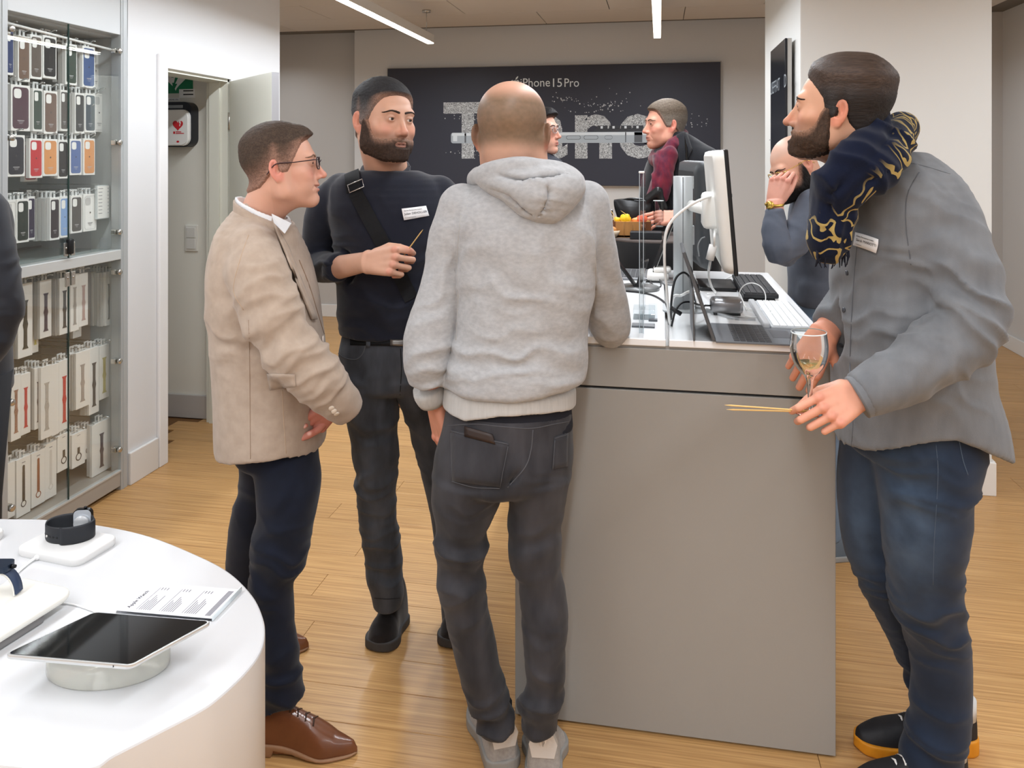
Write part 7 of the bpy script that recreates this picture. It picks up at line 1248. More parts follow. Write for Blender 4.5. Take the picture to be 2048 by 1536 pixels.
# ================================================================== man in the grey shirt with the scarf, in profile on the right
sk4 = (206, 156, 128); p4 = G(1840, 1530, 0)
def sleek(X, Y, Z):
    line = np.interp(Y, [-.115, -.092, -.075, -.060, -.045, -.030, -.020, -.004, .014, .03, .06, .1], [.088, .076, .072, .058, .040, .020, -.026, -.028, .010, -.036, -.070, -.085]); m = Z - line + 0 * X
    t = .007 + .014 * ss(.045, .09, Z) + .006 * ss(.02, .08, Y) * ss(.0, .06, Z) + .002 * ss(.06, .09, -Y) * ss(.06, .09, Z)
    return t * (.3 * ss(0, .012, m) + .7 * ss(0, .055, m)) - .004 * (1 - ss(-.004, .004, m))
def sleek_c(v): a = ss(.02, .075, v[:, 2]); return mixc(np.array(lin((42, 36, 34))), np.array(lin((76, 61, 52))), a) * (.65 + .7 * fbm(v * [120, 12, 120], 77, 2))[:, None]
hd4 = head(P(1678, 219, 1.85), frame(facing(1678, -95), -4), .975, sk4, P(1742, 345, 1.92), .062, hair=(sleek, sleek_c, .0016, (260, 16, 260)), beard=full_beard(.0075, (74, 56, 44), sk4, low=-.16, chin=.3), stubble=lambda x, y, z: (.45 * ss(.02, .045, -z) * (1 - ss(-.04, .0, y)) * ss(-.15, -.12, z) + .3 * ss(-.02, .03, z) * (1 - ss(.05, .07, z)) * ss(-.035, -.015, y), (92, 70, 56)), brow=(50, 38, 32), red=(214, 122, 96), jaw=1.02, nose=1.12, iris=(70, 56, 44))
gh0, gh1 = P(1617, 640, 1.67), P(1621, 826, 1.67)
hl4, tp4 = hand(P(1718, 784, 1.66), -RT * .88 - UP * .30 - FWD * .34, UP * .40 - FWD * .86 - RT * .10, -1, ((26, 62, 34), (34, 72, 46), (40, 76, 48), (46, 78, 48)), splay=(1, 0, 0, -1), thumb=((18, -26), (-8, -26), (-12, -22)), fore=P(1786, 762, 1.67), fore_r=(.032, .040), sc=1.0, skin=(220, 158, 132))
hr4, _ = hand(P(1648, 668, 1.96), -RT * .50 - UP * .84 - FWD * .10, -FWD * .85 - RT * .30 + UP * .20, 1, ((34, 54, 36), (40, 58, 38), (46, 62, 40), (50, 62, 40)), splay=(2, 1, 0, -2), thumb=((52, -20), (30, -20), (14, -20)), fore=P(1682, 628, 2.0), fore_r=(.030, .038), sc=1.06, skin=(214, 148, 122))
bc4 = core([[(P(1745, 345, 1.92), .055), (P(1800, 440, 1.92), .11), (P(1812, 640, 1.92), .11), (P(1825, 860, 1.92), .12), (P(1855, 960, 1.88), .07), (P(1848, 1150, 1.88), .052), (P(1880, 1330, 1.94), .045), (P(1868, 1530, 1.97), .036)], [(P(1800, 900, 1.96), .11), (P(1730, 1060, 2.02), .05), (P(1760, 1160, 2.03), .045), (P(1835, 1330, 2.08), .034)], [(P(1885, 410, 1.82), .055), (P(1938, 640, 1.72), .045), (P(1786, 762, 1.67), .034)], [(P(1760, 410, 2.05), .05), (P(1715, 590, 2.1), .04), (P(1680, 630, 2.0), .03)]], sk4)
m4 = person([hd4['skin'], hl4, hr4, bc4], p4, 'tall man in a grey shirt, patterned scarf and blue jeans holding a wine glass')
headparts(m4, hd4, True)
chamb = cloth('grey_chambray', (120, 122, 125), (96, 98, 102), .55, 26, 900, .3, rough=.85, sheen=.15, stretch=(1, 1, .35))
torso = loft([PS(1765, 300, 55, 1.93, .09), PS(1780, 330, 88, 1.93, .13), PS(1796, 375, 112, 1.92, .175), PS(1806, 440, 122, 1.92, .205), PS(1812, 530, 131, 1.92, .20), PS(1813, 620, 139, 1.92, .19), PS(1816, 700, 142, 1.92, .185), PS(1822, 770, 146, 1.92, .185), PS(1833, 840, 156, 1.92, .19), PS(1838, 935, 160, 1.92, .195)], n=2.2)
slL = limb([(1855, 392, 56, 1.86), (1884, 436, 66, 1.80), (1913, 510, 67, 1.75), (1934, 590, 66, 1.72), (1934, 655, 65, 1.70), (1870, 712, 57, 1.69), (1795, 755, 50, 1.67), (1726, 790, 44, 1.66)])
slR = limb([(1768, 400, 60, 2.04), (1735, 500, 55, 2.10), (1718, 575, 50, 2.11), (1690, 620, 44, 2.04), (1664, 648, 38, 1.98)])
s = garment([(torso, 0), (slR, .012), (slL, .012)], 0, .0062)
s.lcut(P(1718, 790, 1.66), un(P(1712, 794, 1.66) - P(1790, 757, 1.67)), .09); s.lcut(P(1660, 652, 1.97), un(P(1655, 660, 1.97) - P(1690, 620, 2.04)), .09); s.plane(P(1765, 305, 1.93), UP, .003)
hemcut(s, [(1670, 888, 1.92), (1680, 897, 1.9), (1720, 908, 1.82), (1765, 913, 1.77), (1820, 903, 1.74), (1870, 884, 1.74), (1905, 875, 1.75), (1940, 883, 1.78), (1975, 898, 1.84), (1997, 906, 1.92)], 1.75)
V, Q = s.mesh(3)
V = crease(V, Q, [(P(1930, 640, 1.66), .13, UP * .8 + RT * .5, .016, 20), (P(1840, 720, 1.63), .10, RT * .8 - UP * .5, .011, 22), (P(1880, 520, 1.7), .14, UP * .8 + RT * .35, .011, 14), (P(1790, 640, 1.74), .14, UP - .5 * RT, .013, 15), (P(1760, 800, 1.74), .14, UP * .6 + RT * .6, .010, 14), (P(1900, 840, 1.75), .12, RT + .3 * UP, .010, 16), (P(1700, 600, 1.95), .10, UP + .5 * RT, .010, 20), (P(1840, 400, 1.75), .10, RT * .8 + UP * .4, .007, 18)], .007, 8)
sh4 = mk('shirt', V, Q, chamb, m4); S4 = Surf((V, Q)); cs4 = mat('chambray_seam', (92, 94, 98), .9)
S4.seam([(1716, 470), (1708, 560), (1702, 660), (1700, 760), (1706, 840), (1702, 903)], .0013, 'placket_seam', cs4, sh4); S4.seam([(1690, 900), (1740, 906), (1800, 900), (1860, 880)], .0009, 'hem_seam', cs4, sh4)
S4.seam([(1838, 345), (1815, 390), (1812, 450), (1822, 530)], .0013, 'shoulder_seam', cs4, sh4); S4.seam([(1770, 318), (1840, 330), (1900, 348)], .0010, 'yoke_seam', cs4, sh4)
for k, c in enumerate(((1700, 474), (1694, 546), (1688, 620), (1683, 690), (1690, 840))):
    p, n = S4.hit(*c); MB().lathe(p, [(.0058, 0), (.006, .0018), (.0045, .0026)], 14, ax=n).build('button', mat('button_grey', (70, 72, 78), .35), sh4)
MB().tube(spline([P(1740, 780, 1.665), P(1722, 791, 1.66), P(1714, 795, 1.66)], 3), [.044, .0465, .047, .047, .0465, .046, .043][:len(spline([0, 1, 2], 3))] if False else .0455, 24).build('cuff', chamb, sh4)
badge(S4, [(1716, 464), (1763, 478), (1757, 506), (1712, 490)], [('Soirée Partenaires Luxem', .15, .26, print_black), ('Sarah MARIOTTI', .26, .58, print_black), ('Luxinnov', .14, .85, print_grey)], m4, None, 0)
S4.patch([(1762, 352), (1786, 338), (1782, 366), (1770, 368)], 'collar_tip', chamb, sh4, .004, .003, 3, 3)
# scarf: wrap around the neck, fold and hanging fringed end
def scarf_mat():
    m = mat('scarf_navy', (24, 30, 50), .95, spec=.05, sheen=.1, bump=(900, .35, .0012)); nt = m.node_tree; N = nt.nodes.new; L = nt.links.new; b = nt.nodes['Principled BSDF']
    tc = N('ShaderNodeTexCoord'); nz = N('ShaderNodeTexNoise'); nz.inputs['Scale'].default_value = 9; L(tc.outputs['Object'], nz.inputs['Vector']); mx = N('ShaderNodeMix'); mx.data_type = 'VECTOR'; mx.inputs['Factor'].default_value = .16; L(tc.outputs['Object'], mx.inputs['A']); L(nz.outputs['Color'], mx.inputs['B'])
    v = N('ShaderNodeTexVoronoi'); v.feature = 'DISTANCE_TO_EDGE'; v.inputs['Scale'].default_value = 17; L(mx.outputs['Result'], v.inputs['Vector'])
    r = N('ShaderNodeValToRGB'); r.color_ramp.interpolation = 'CONSTANT'; e = r.color_ramp.elements; e[0].color = (0, 0, 0, 1); e[1].position = .11; e[1].color = (1, 1, 1, 1); k = r.color_ramp.elements.new(.20); k.color = (0, 0, 0, 1); L(v.outputs['Distance'], r.inputs[0])
    n2 = N('ShaderNodeTexNoise'); n2.inputs['Scale'].default_value = 5; L(tc.outputs['Object'], n2.inputs['Vector']); r2 = N('ShaderNodeValToRGB'); r2.color_ramp.interpolation = 'CONSTANT'; r2.color_ramp.elements[1].position = .52; L(n2.outputs[0], r2.inputs[0])
    at = N('ShaderNodeAttribute'); at.attribute_name = 'col'; mu = N('ShaderNodeMath'); mu.operation = 'MULTIPLY'; L(r.outputs[0], mu.inputs[0]); L(at.outputs['Fac'], mu.inputs[1])
    c = N('ShaderNodeMix'); c.data_type = 'RGBA'; c.inputs['A'].default_value = (*lin((22, 27, 44)), 1); c.inputs['B'].default_value = (*lin((176, 152, 92)), 1); L(mu.outputs[0], c.inputs['Factor']); L(c.outputs['Result'], b.inputs['Base Color']); return m
scarf_m = scarf_mat()
s = SDF(P(1610, 545, 1.72) - [.05, .1, .02], P(1840, 200, 2.05) + [.05, .12, .02], .0052)
s.add(limb([(1800, 250, 24, 1.90), (1788, 290, 34, 1.80), (1750, 335, 42, 1.74), (1705, 375, 38, 1.74), (1676, 400, 30, 1.78)]), 0)
s.add(limb([(1762, 232, 16, 1.84), (1742, 285, 30, 1.77), (1700, 335, 38, 1.74), (1665, 368, 34, 1.76), (1655, 392, 24, 1.82)]), .012)
s.add(limb([(1655, 392, 24, 1.82), (1672, 385, 32, 1.95), (1720, 345, 34, 2.06), (1780, 295, 32, 2.06), (1806, 258, 28, 1.98), (1800, 250, 24, 1.90)]), .012)
s.add(limb([(1672, 380, 36, 1.79), (1668, 420, 34, 1.79), (1660, 460, 32, 1.79), (1656, 500, 26, 1.80)]), .02); s.add(limb([(1640, 380, 10, 1.79), (1640, 430, 14, 1.79), (1646, 470, 15, 1.79)]), .015)
for a_ in ([(1790, 262, 3, 1.77), (1750, 310, 4, 1.695), (1700, 356, 4, 1.69), (1664, 385, 4, 1.73)], [(1812, 280, 3, 1.84), (1775, 330, 4, 1.725), (1730, 372, 4, 1.69), (1690, 405, 4, 1.72)], [(1668, 395, 3, 1.75), (1660, 440, 4, 1.745), (1654, 500, 4, 1.76)]): s.sub(limb(a_), .012)
V, Q = s.mesh(2); V = crease(V, Q, [(P(1740, 320, 1.75), .14, un(RT * .7 + UP * .7), .012, 30), (P(1660, 450, 1.76), .10, RT, .012, 34), (P(1790, 270, 1.8), .07, RT + UP * .5, .008, 34)], .004, 9)
px_ = V @ RT; right = ss(0, .05, (V - P(1712, 340, 1.75)) @ un(RT * .62 - UP * .55)) ; tail = ss(.0, .03, -(V - P(1660, 420, 1.8)) @ UP) * .9; cc = np.clip(np.maximum(right, tail), 0, 1)
scf = mk('scarf', V, Q, scarf_m, m4, col=np.repeat(cc[:, None], 3, 1)); fr = MB(); rg = random.Random(5)
for k in range(34):
    x = 1632 + k * 1.9; p = P(x, 492 + rg.uniform(-8, 14), 1.79 + rg.uniform(-.02, .02)); fr.tube([p + UP * .02, p + RT * rg.uniform(-.006, .006) - UP * .012, p + RT * rg.uniform(-.012, .012) - UP * rg.uniform(.024, .042)], [.0026, .0022, .0010], 5)
for k in range(10): p = P(1631 + rg.uniform(-3, 6), 395 + k * 10, 1.79); fr.tube([p + RT * .01, p - RT * .006 - UP * rg.uniform(0, .012)], [.002, .0008], 5)
fr.build('fringe', mat('fringe_navy', (20, 25, 42), .9), m4, kind='stuff')
def blue_den():
    m = mat('blue_denim', (52, 72, 98), .8, spec=.2, noise=(14, .6, (24, 33, 48)), bump=(1500, .25, .001), sheen=.12, vcol=True); return m
den4 = blue_den()
pel = loft([PS(1822, 830, 126, 1.93, .16), PS(1824, 878, 126, 1.93, .162)])
lgF = loft([PS(1754, 850, 58, 2.0, .12), PS(1734, 905, 46, 2.02, .10), PS(1724, 975, 44, 2.03, .09), PS(1730, 1050, 46, 2.03, .082), PS(1744, 1110, 49, 2.03, .078), PS(1764, 1160, 46, 2.04, .072), PS(1792, 1225, 42, 2.06, .066), PS(1822, 1295, 38, 2.08, .06), PS(1846, 1350, 36, 2.1, .056), PS(1858, 1400, 35, 2.11, .054), PS(1862, 1446, 36, 2.11, .055)])
lgN = loft([PS(1838, 840, 118, 1.9, .14), PS(1854, 900, 104, 1.88, .125), PS(1852, 975, 87, 1.87, .115), PS(1850, 1050, 80, 1.87, .105), PS(1848, 1110, 73, 1.88, .095), PS(1848, 1160, 66, 1.89, .085), PS(1857, 1215, 64, 1.9, .08), PS(1871, 1265, 61, 1.92, .075), PS(1880, 1310, 56, 1.93, .07), PS(1883, 1375, 55, 1.94, .068), PS(1878, 1440, 53, 1.95, .068), PS(1866, 1495, 57, 1.96, .07), PS(1862, 1530, 57, 1.965, .07), PS(1862, 1556, 54, 1.97, .068)])
s = garment([(pel, 0), (lgF, .016), (lgN, .016)], 0, .0062); V, Q = s.mesh(2); V[:, 2] = np.maximum(V[:, 2], .028)
fade = np.clip(np.exp(-(((V - P(1815, 1060, 1.8)) * [1 / .07, 1 / .12, 1 / .20]) ** 2).sum(1)) + .8 * np.exp(-(((V - P(1720, 1060, 1.95)) * [1 / .04, 1 / .1, 1 / .16]) ** 2).sum(1)), 0, 1)
V = crease(V, Q, [(P(1870, 1220, 1.84), .12, UP + .25 * RT, .014, 20), (P(1800, 970, 1.8), .12, UP + .1 * RT, .009, 20), (P(1780, 1190, 2.0), .10, UP - .5 * RT, .012, 20), (P(1865, 1490, 1.9), .10, UP + .2 * RT, .012, 18), (P(1925, 960, 1.82), .08, UP, .010, 22), (P(1835, 1380, 2.06), .07, UP, .012, 26)], .005, 10)
je4 = mk('jeans', V, Q, den4, m4, col=mixc(np.array(lin((36, 48, 68))), np.array(lin((86, 106, 130))), .75 * fade)); S4j = Surf((V, Q)); st4 = mat('stitch_blue', (78, 92, 110), .9)
S4j.seam([(1872, 890), (1876, 940), (1873, 1010), (1868, 1090), (1866, 1170)], .0008, 'side_seam', st4, je4); S4j.seam([(1918, 880), (1926, 920), (1936, 950)], .0011, 'pocket_stitch', st4, je4)
blk = mat('sneaker_black', (30, 30, 34), .6, bump=(500, .3, .001)); org = mat('sole_orange', (226, 150, 34), .5, noise=(40, .4, (200, 120, 20))); lw = mat('lace_white', (244, 243, 240), .7); gsu = mat('suede_grey', (78, 74, 68), .85)
for hp_, tp_ in ((G(1950, 1496), G(1708, 1494)), (G(1930, 1578), G(1700, 1592))):
    W, L, tf, wf_ = shoe_parts(hp_, tp_, blk, org, hgt=.110, sole_t=.030, heel_t=.012, width=.050, toe_h=.056, parent=m4, laces=lw, tongue=gsu)
    MB().tube([W(np.array([[.03, 0, .085]]))[0], W(np.array([[.03, 0, .135]]))[0]], .030, 18).build('sock', mat('sock_white', (206, 206, 204), .9), m4)
    pv = []
    for x_, sc_ in ((.30, .85), (.42, .95), (.62, .9)):
        for q in (-1, 1): pv.append((x_, q))
    for q in (-1, 1): MB().tube([W(np.array([[L * x_, q * (float(wf_(L * x_)) * .92), float(tf(L * x_)) * zz]]))[0] for x_, zz in ((.30, .55), (.42, .62), (.55, .66), (.64, .62), (.66, .45))], .004, 8).build('eyelet_panel', gsu, m4)
# wine glass and skewers in his hand
wg = thing('wine_glass', gh1, 'stemmed wine glass with a little white wine held by the man in the scarf', 'glass'); ax_ = un(gh0 - gh1); k_ = 1.66 / F
prof = [(34.0, 163), (36.5, 140), (36.3, 125), (33, 108), (27, 94), (18.5, 82)]
cupz = [(a * k_, b * k_) for a, b in spline(prof, 4)]
MB().lathe(gh1, cupz, 40, ax=ax_, cap=False).build('bowl', thin_clear, wg); MB().lathe(gh1, [(34.3 * k_, 162 * k_), (34.3 * k_, 164 * k_), (33.2 * k_, 164 * k_)], 40, ax=ax_, cap=False).build('rim', mat('glass_rim', (214, 220, 220), .1), wg)
MB().lathe(gh1, [(a * k_, b * k_) for a, b in spline([(18.2, 82), (11, 74), (6.5, 62), (5.0, 40), (4.5, 14), (7, 7), (20, 3.5), (31, 1.5)], 4)] + [(31 * k_, 0), (4 * k_, 0)], 32, ax=ax_).build('stem_and_foot', clear, wg)
wine = bpy.data.materials.new('white_wine'); wine.use_nodes = True; q_ = wine.node_tree.nodes['Principled BSDF']; q_.inputs['Base Color'].default_value = (*lin((232, 214, 150)), 1); q_.inputs['Transmission Weight'].default_value = .9; q_.inputs['Roughness'].default_value = .02; q_.inputs['IOR'].default_value = 1.33
MB().lathe(gh1, [(a * k_ * .96, b * k_) for a, b in [(17, 83.5), (25, 93), (29.5, 101)]] + [(.0001, 101 * k_)], 36, ax=ax_).build('wine', wine, wg)
sk0 = P(1634, 823, 1.655); skewer(sk0, P(1449, 810, 1.64), 'upper wooden skewer sticking out of the fist below the wine glass', .0017); skewer(sk0 - UP * .003 + FWD * .006, P(1453, 819, 1.645), 'lower wooden skewer held beside the other below the wine glass', .0017)
# ================================================================== man in the dark coat with the red scarf, behind the counter
sk5 = (226, 164, 140); d5 = 4.33; p5 = P(1365, 400, d5)
hd5 = head(P(1330, 248, d5), frame(facing(1330, -68), 2), 1.06, sk5, P(1352, 305, d5 + .05), .066, hair=short_hair(.015, .008, (112, 98, 84), sk5, fade=.03, front=.004, grey=(140, 132, 122)), smile=.3, brow=(110, 90, 74), red=(222, 124, 108), jaw=1.12, h=.0026, gaze=(0, 0), stubble=lambda x, y, z: (.12 * ss(.03, .06, -z) * (y < .0), (140, 104, 88)))
hd5h, tp5 = hand(P(1352, 432, 3.86), -RT * .95 - UP * .10 - FWD * .1, -FWD * .7 + UP * .6, -1, ((12, 22, 14), (16, 26, 16), (20, 28, 16), (24, 30, 16)), thumb=((36, -20), (14, -20), (4, -20)), fore=P(1392, 438, 3.96), sc=1.05, skin=(226, 162, 140), h=.0022)
c5 = [[(P(1352, 305, d5), .06), (P(1362, 360, d5), .13), (P(1362, 470, d5), .14), (P(1362, 620, d5), .13)]] + [[(P(1362, 620, d5) + RT * q, .10), (np.r_[(P(1362, 620, d5) + RT * q)[:2], .5], .06), (np.r_[(P(1362, 620, d5) + RT * q)[:2], .09], .045)] for q in (-.1, .1)] + [[(P(1415, 345, d5 - .1), .06), (P(1432, 436, 4.12), .05), (P(1390, 438, 3.96), .03)]]
m5 = person([hd5['skin'], hd5h, core(c5, sk5)], p5, 'man in a black coat and dark red scarf holding a tall glass behind the counter'); headparts(m5, hd5)
coat = cloth('coat_black', (30, 31, 36), (22, 23, 27), .4, 30, 900, .3)
s = garment([(loft([PS(1352, 270, 26, d5, .08), PS(1366, 292, 44, d5, .12), PS(1369, 312, 68, d5, .15), PS(1366, 350, 80, d5, .17), PS(1360, 400, 80, d5, .17), PS(1358, 480, 82, d5, .165), PS(1358, 600, 84, d5, .16), PS(1358, 720, 88, d5, .16)], n=2.2), 0), (limb([(1412, 326, 33, d5 - .08), (1426, 375, 34, d5 - .12), (1432, 425, 29, d5 - .16), (1408, 440, 24, 4.0), (1380, 438, 20, 3.93)]), .02), (limb([(1345, 320, 34, d5 + .16), (1318, 370, 30, d5 + .2), (1298, 430, 26, d5 + .2), (1290, 470, 22, d5 + .15)]), .02)], 0, .010)
s.lcut(P(1374, 438, 3.92), -RT, .09); V, Q = s.mesh(2); V = crease(V, Q, [(P(1430, 420, d5 - .2), .13, UP, .014, 16), (P(1340, 400, d5 - .18), .18, RT + .4 * UP, .010, 12)], .008, 12); ct = mk('coat', V, Q, coat, m5); S5 = Surf((V, Q))
S5.patch([(1352, 272), (1372, 262), (1384, 300), (1362, 345)], 'lapel', coat, ct, .010, .004, 4, 8)
S5.patch([(1318, 350), (1334, 340), (1322, 450), (1300, 452)], 'shirt_front', mat('shirt_pale', (214, 220, 236), .8), m5, .003, .004, 4, 8)
rs5 = cloth('red_scarf', (122, 34, 50), (64, 26, 50), .9, 34, 700, .4, stretch=(1, 1, .5))
s = SDF(np.minimum(P(1275, 430, 3.9), P(1400, 240, 4.5)) - .06, np.maximum(P(1275, 430, 3.9), P(1400, 240, 4.5)) + .06, .007)
s.add(limb([(1368, 266, 8, d5 + .02), (1358, 278, 10, d5 - .06), (1340, 298, 13, d5 - .11), (1320, 320, 14, d5 - .12), (1312, 318, 16, d5), (1330, 298, 18, d5 + .1), (1360, 272, 12, d5 + .08), (1368, 268, 9, d5 + .02)]), 0); s.add(limb([(1324, 318, 16, d5 - .14), (1320, 350, 13, d5 - .19), (1310, 385, 14, d5 - .2), (1302, 412, 15, d5 - .2)]), .02); s.add(limb([(1340, 306, 14, d5 - .16), (1334, 350, 11, d5 - .19), (1326, 395, 10, d5 - .2)]), .01)
for a_ in ([(1366, 270, 2, d5 - .16), (1340, 300, 3, d5 - .22), (1322, 330, 3, d5 - .22), (1308, 405, 3, d5 - .25)],): s.sub(limb(a_), .012)
V, Q = s.mesh(2); V = crease(V, Q, [(P(1340, 300, d5 - .15), .12, un(RT + UP), .012, 26), (P(1312, 370, d5 - .2), .12, RT, .010, 28)], .004, 13); mk('scarf', V, Q, rs5, m5)
g5 = P(1317, 454, 3.84); tumbler(g5, .026, .128, 'tall straight glass held by the man in the black coat')
# ================================================================== man behind the bald head, only half his face shows
d6 = 4.3; hd6 = head(P(1079, 262, d6), frame(facing(1079, 66), -2), 1.02, (222, 168, 146), P(1070, 325, d6), .06, hair=short_hair(.020, .006, (34, 32, 34), (222, 168, 146), fade=.02, front=.014), smile=0, brow=(50, 40, 36), h=.0034, gaze=(.1, 0)); p6 = P(1066, 400, d6)
c6 = [[(P(1070, 320, d6), .06), (P(1066, 380, d6), .14), (P(1064, 640, d6), .13)]] + [[(P(1064, 640, d6) + RT * q, .10), (np.r_[(P(1064, 640, d6) + RT * q)[:2], .09], .05)] for q in (-.1, .1)]
m6 = person([hd6['skin'], core(c6, (222, 168, 146))], p6, 'dark-haired man with glasses whose face shows just beside the bald head'); headparts(m6, hd6); glasses(hd6, mat('specs_clear', (180, 180, 184), .3), par=m6)
s = garment([(loft([PS(1072, 306, 22, d6, .085), PS(1068, 322, 50, d6, .14), PS(1066, 345, 66, d6, .2), PS(1064, 450, 66, d6, .2), PS(1064, 640, 66, d6, .19)], n=2.2), 0)], 0, .011); V, Q = s.mesh(2); mk('suit_jacket', V, Q, mat('suit_dark', (34, 38, 50), .8), m6)
band('shirt_collar', [PS(1074, 292, 22, d6, .066), PS(1072, 322, 24, d6, .075)], .005, [(P(1074, 298, d6), UP)], [(P(1074, 316, d6), -UP)], mat('shirt_pale', (214, 220, 236)), m6)
lg = MB()
for m_, cx_, dd_, w_, nm in ((m5, 1364, d5, .105, 'trousers'), (m6, 1064, d6, .105, 'trousers')):
    for q in (-.1, .1): c_ = P(cx_, 600, dd_) + RT * q; MB().tube([np.r_[c_[:2], .86], np.r_[c_[:2], .5], np.r_[c_[:2], .07]], [.115, .085, .075], 20).build('trouser_leg', mat('trouser_black', (28, 29, 33), .85), m_); hh_ = np.r_[c_[:2] + FWD[:2] * .06, 0]; shoe_parts(hh_, hh_ - FWD * .27, mat('shoe_black', (24, 24, 26), .4), sole_k, parent=m_)
# ================================================================== shaved man rubbing his nose, right of the counter
sk7 = (214, 164, 140); d7 = 3.2; hd7 = head(P(1590, 330, d7), frame(facing(1590, -62), 30, -8), .98, sk7, P(1640, 388, d7 + .05), .058, beard=full_beard(.016, (30, 27, 27), sk7, low=-.19, chin=1.2), stubble=lambda x, y, z: (.35 * ss(.05, .08, z) , (150, 140, 132)), eyes='closed', brow=(56, 44, 40), h=.0026, red=(206, 128, 110)); p7 = P(1640, 500, d7)
hd7h, _ = hand(P(1549, 404, 3.08), UP * .92 + RT * .25 - FWD * .05, -RT * .55 - FWD * .75, -1, ((44, 70, 40), (58, 78, 44), (64, 80, 44), (66, 80, 44)), thumb=((22, -8), (2, -22), (-8, -34)), fore=P(1550, 440, 3.06), sc=1.0, skin=(216, 158, 140), h=.0021)
c7 = [[(P(1640, 390, d7 + .05), .055), (P(1648, 440, d7), .11), (P(1640, 560, d7), .11), (P(1640, 620, d7), .11)]] + [[(P(1640, 620, d7) + FWD * q, .09), (np.r_[(P(1640, 620, d7) + FWD * q)[:2], .09], .045)] for q in (-.09, .12)] + [[(P(1630, 420, d7 - .12), .05), (P(1565, 505, 3.05), .04), (P(1550, 440, 3.06), .03)]]
m7 = person([hd7['skin'], hd7h, core(c7, sk7)], p7, 'shaved man with a black beard and gold glasses pinching his nose, beyond the counter'); headparts(m7, hd7); glasses(hd7, gold, True, .0014, m7)
slate = cloth('slate_shirt', (90, 95, 107), (72, 78, 90), .4, 30, 900, .25, sheen=.1)
s = garment([(loft([PS(1648, 372, 28, d7 + .03, .08), PS(1652, 395, 58, d7, .14), PS(1650, 430, 66, d7, .18), PS(1642, 500, 60, d7, .18), PS(1634, 560, 50, d7, .165), PS(1630, 612, 46, d7, .16)], n=2.2), 0), (limb([(1628, 410, 34, 3.10), (1600, 462, 30, 3.06), (1570, 500, 27, 3.04), (1556, 496, 26, 3.03), (1549, 462, 22, 3.04), (1549, 420, 17, 3.06)]), .015)], 0, .0075)
s.lcut(P(1549, 418, 3.06), UP, .05); s.plane(P(1630, 607, d7), -UP, .002); V, Q = s.mesh(2); V = crease(V, Q, [(P(1560, 495, 3.0), .10, UP - .3 * RT, .012, 20), (P(1600, 470, 3.0), .12, un(RT + UP * .6), .010, 18), (P(1625, 580, 3.05), .12, UP, .009, 18)], .005, 14); mk('shirt', V, Q, slate, m7)
wp = P(1549, 409, 3.07); ring = [wp + RT * .032 * math.cos(a) + FWD * .027 * math.sin(a) + UP * .003 * math.sin(a) for a in np.linspace(0, 2 * math.pi, 25)]; MB().tube(ring + ring[1:2], .0058, 8).build('watch_bracelet', gold, m7); MB().lathe(P(1540, 410, 3.045), [(.015, 0), (.016, .004), (.013, .008)], 20, ax=un(-FWD - RT * .5)).build('watch_case', gold, m7)
s = garment([(loft([PS(1630, 596, 46, d7, .155), PS(1632, 640, 48, d7, .16)]), 0)] + [(loft([(*(np.r_[(P(1634, 640, d7) + FWD * q)[:2], z]), a, a) for z, a in ((.92, .092), (.7, .085), (.48, .068), (.25, .058), (.08, .056))]), .02) for q in (-.09, .12)], 0, .009); V, Q = s.mesh(2); V = crease(V, Q, [(np.r_[P(1634, 640, d7)[:2], .5], .2, UP, .01, 14)], .005, 15); mk('jeans', V, Q, mat('light_denim', (112, 130, 150), .85, noise=(7, .6, (88, 104, 124))), m7)
grs = mat('shoe_slate', (96, 108, 120), .6); b7 = P(1634, 640, d7)
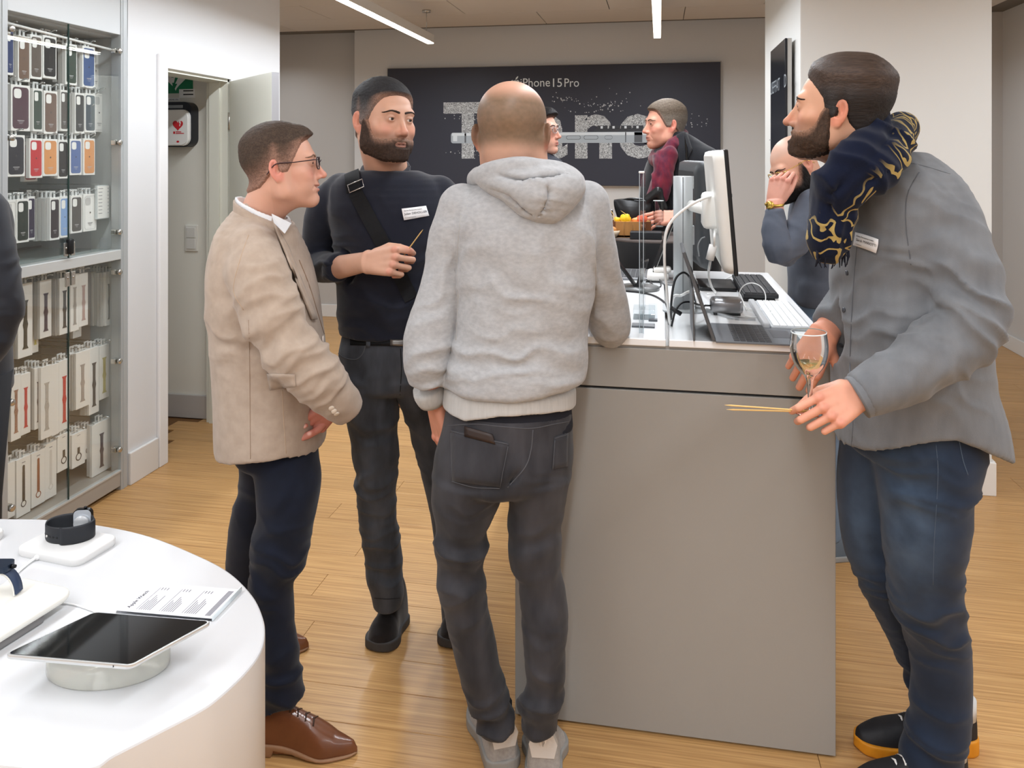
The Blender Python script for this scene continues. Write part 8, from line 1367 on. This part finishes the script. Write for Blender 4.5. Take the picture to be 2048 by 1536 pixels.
for q, ang in ((-.09, 0), (.12, 0)): hp_ = np.r_[(b7 + FWD * q + RT * .125)[:2], 0]; shoe_parts(hp_, hp_ - RT * .26 - FWD * .04, grs, mat('sole_pale', (150, 150, 148), .6), parent=m7)
# ================================================================== person in a dark jacket cut by the frame edge
d8 = 2.45; p8 = P(-120, 600, d8); c8 = [[(P(-130, 330, d8), .06), (P(-130, 420, d8), .13), (P(-125, 720, d8), .13)]] + [[(P(-125, 760, d8) + RT * q, .10), (np.r_[(P(-125, 760, d8) + RT * q)[:2], .08], .045)] for q in (-.1, .1)]
hd8 = head(P(-130, 250, d8), frame(facing(-130, -100), 0), 1.0, sk5, P(-130, 340, d8), .058, hair=short_hair(.014, .008, (70, 58, 50), sk5), h=.0055); hh8, _ = hand(P(-80, 775, d8 - .1), -RT * .4 - UP * .9, -FWD, 1, relaxed(), fore=P(-50, 735, d8 - .08), h=.004)
m8 = person([hd8['skin'], hh8, core(c8, sk5)], p8, 'person in a dark navy jacket of whom only an elbow shows at the frame edge'); headparts(m8, hd8)
s = garment([(loft([PS(-130, 350, 50, d8, .08), PS(-128, 390, 110, d8, .14), PS(-126, 450, 135, d8, .17), PS(-124, 600, 128, d8, .16), PS(-124, 780, 132, d8, .17)], n=2.2), 0), (limb([(-34, 420, 44, d8 - .03), (-14, 500, 40, d8 - .05), (-5, 580, 40, d8 - .06), (-6, 640, 42, d8 - .06), (-24, 690, 38, d8 - .07), (-70, 755, 30, d8 - .1)]), .02)], 0, .008); V, Q = s.mesh(2); V = crease(V, Q, [(P(0, 600, d8 - .1), .14, UP + .2 * RT, .014, 18)], .006, 16); mk('jacket', V, Q, mat('jacket_navy', (26, 29, 38), .75, bump=(900, .2, .001), sheen=.15), m8)
for q in (-.1, .1): c_ = P(-125, 760, d8) + RT * q; MB().tube([np.r_[c_[:2], .9], np.r_[c_[:2], .5], np.r_[c_[:2], .07]], [.115, .085, .075], 20).build('trouser_leg', mat('trouser_black', (28, 29, 33)), m8); hh_ = np.r_[c_[:2], 0]; shoe_parts(hh_, hh_ + FWD * .27, mat('shoe_black', (24, 24, 26)), sole_k, parent=m8)
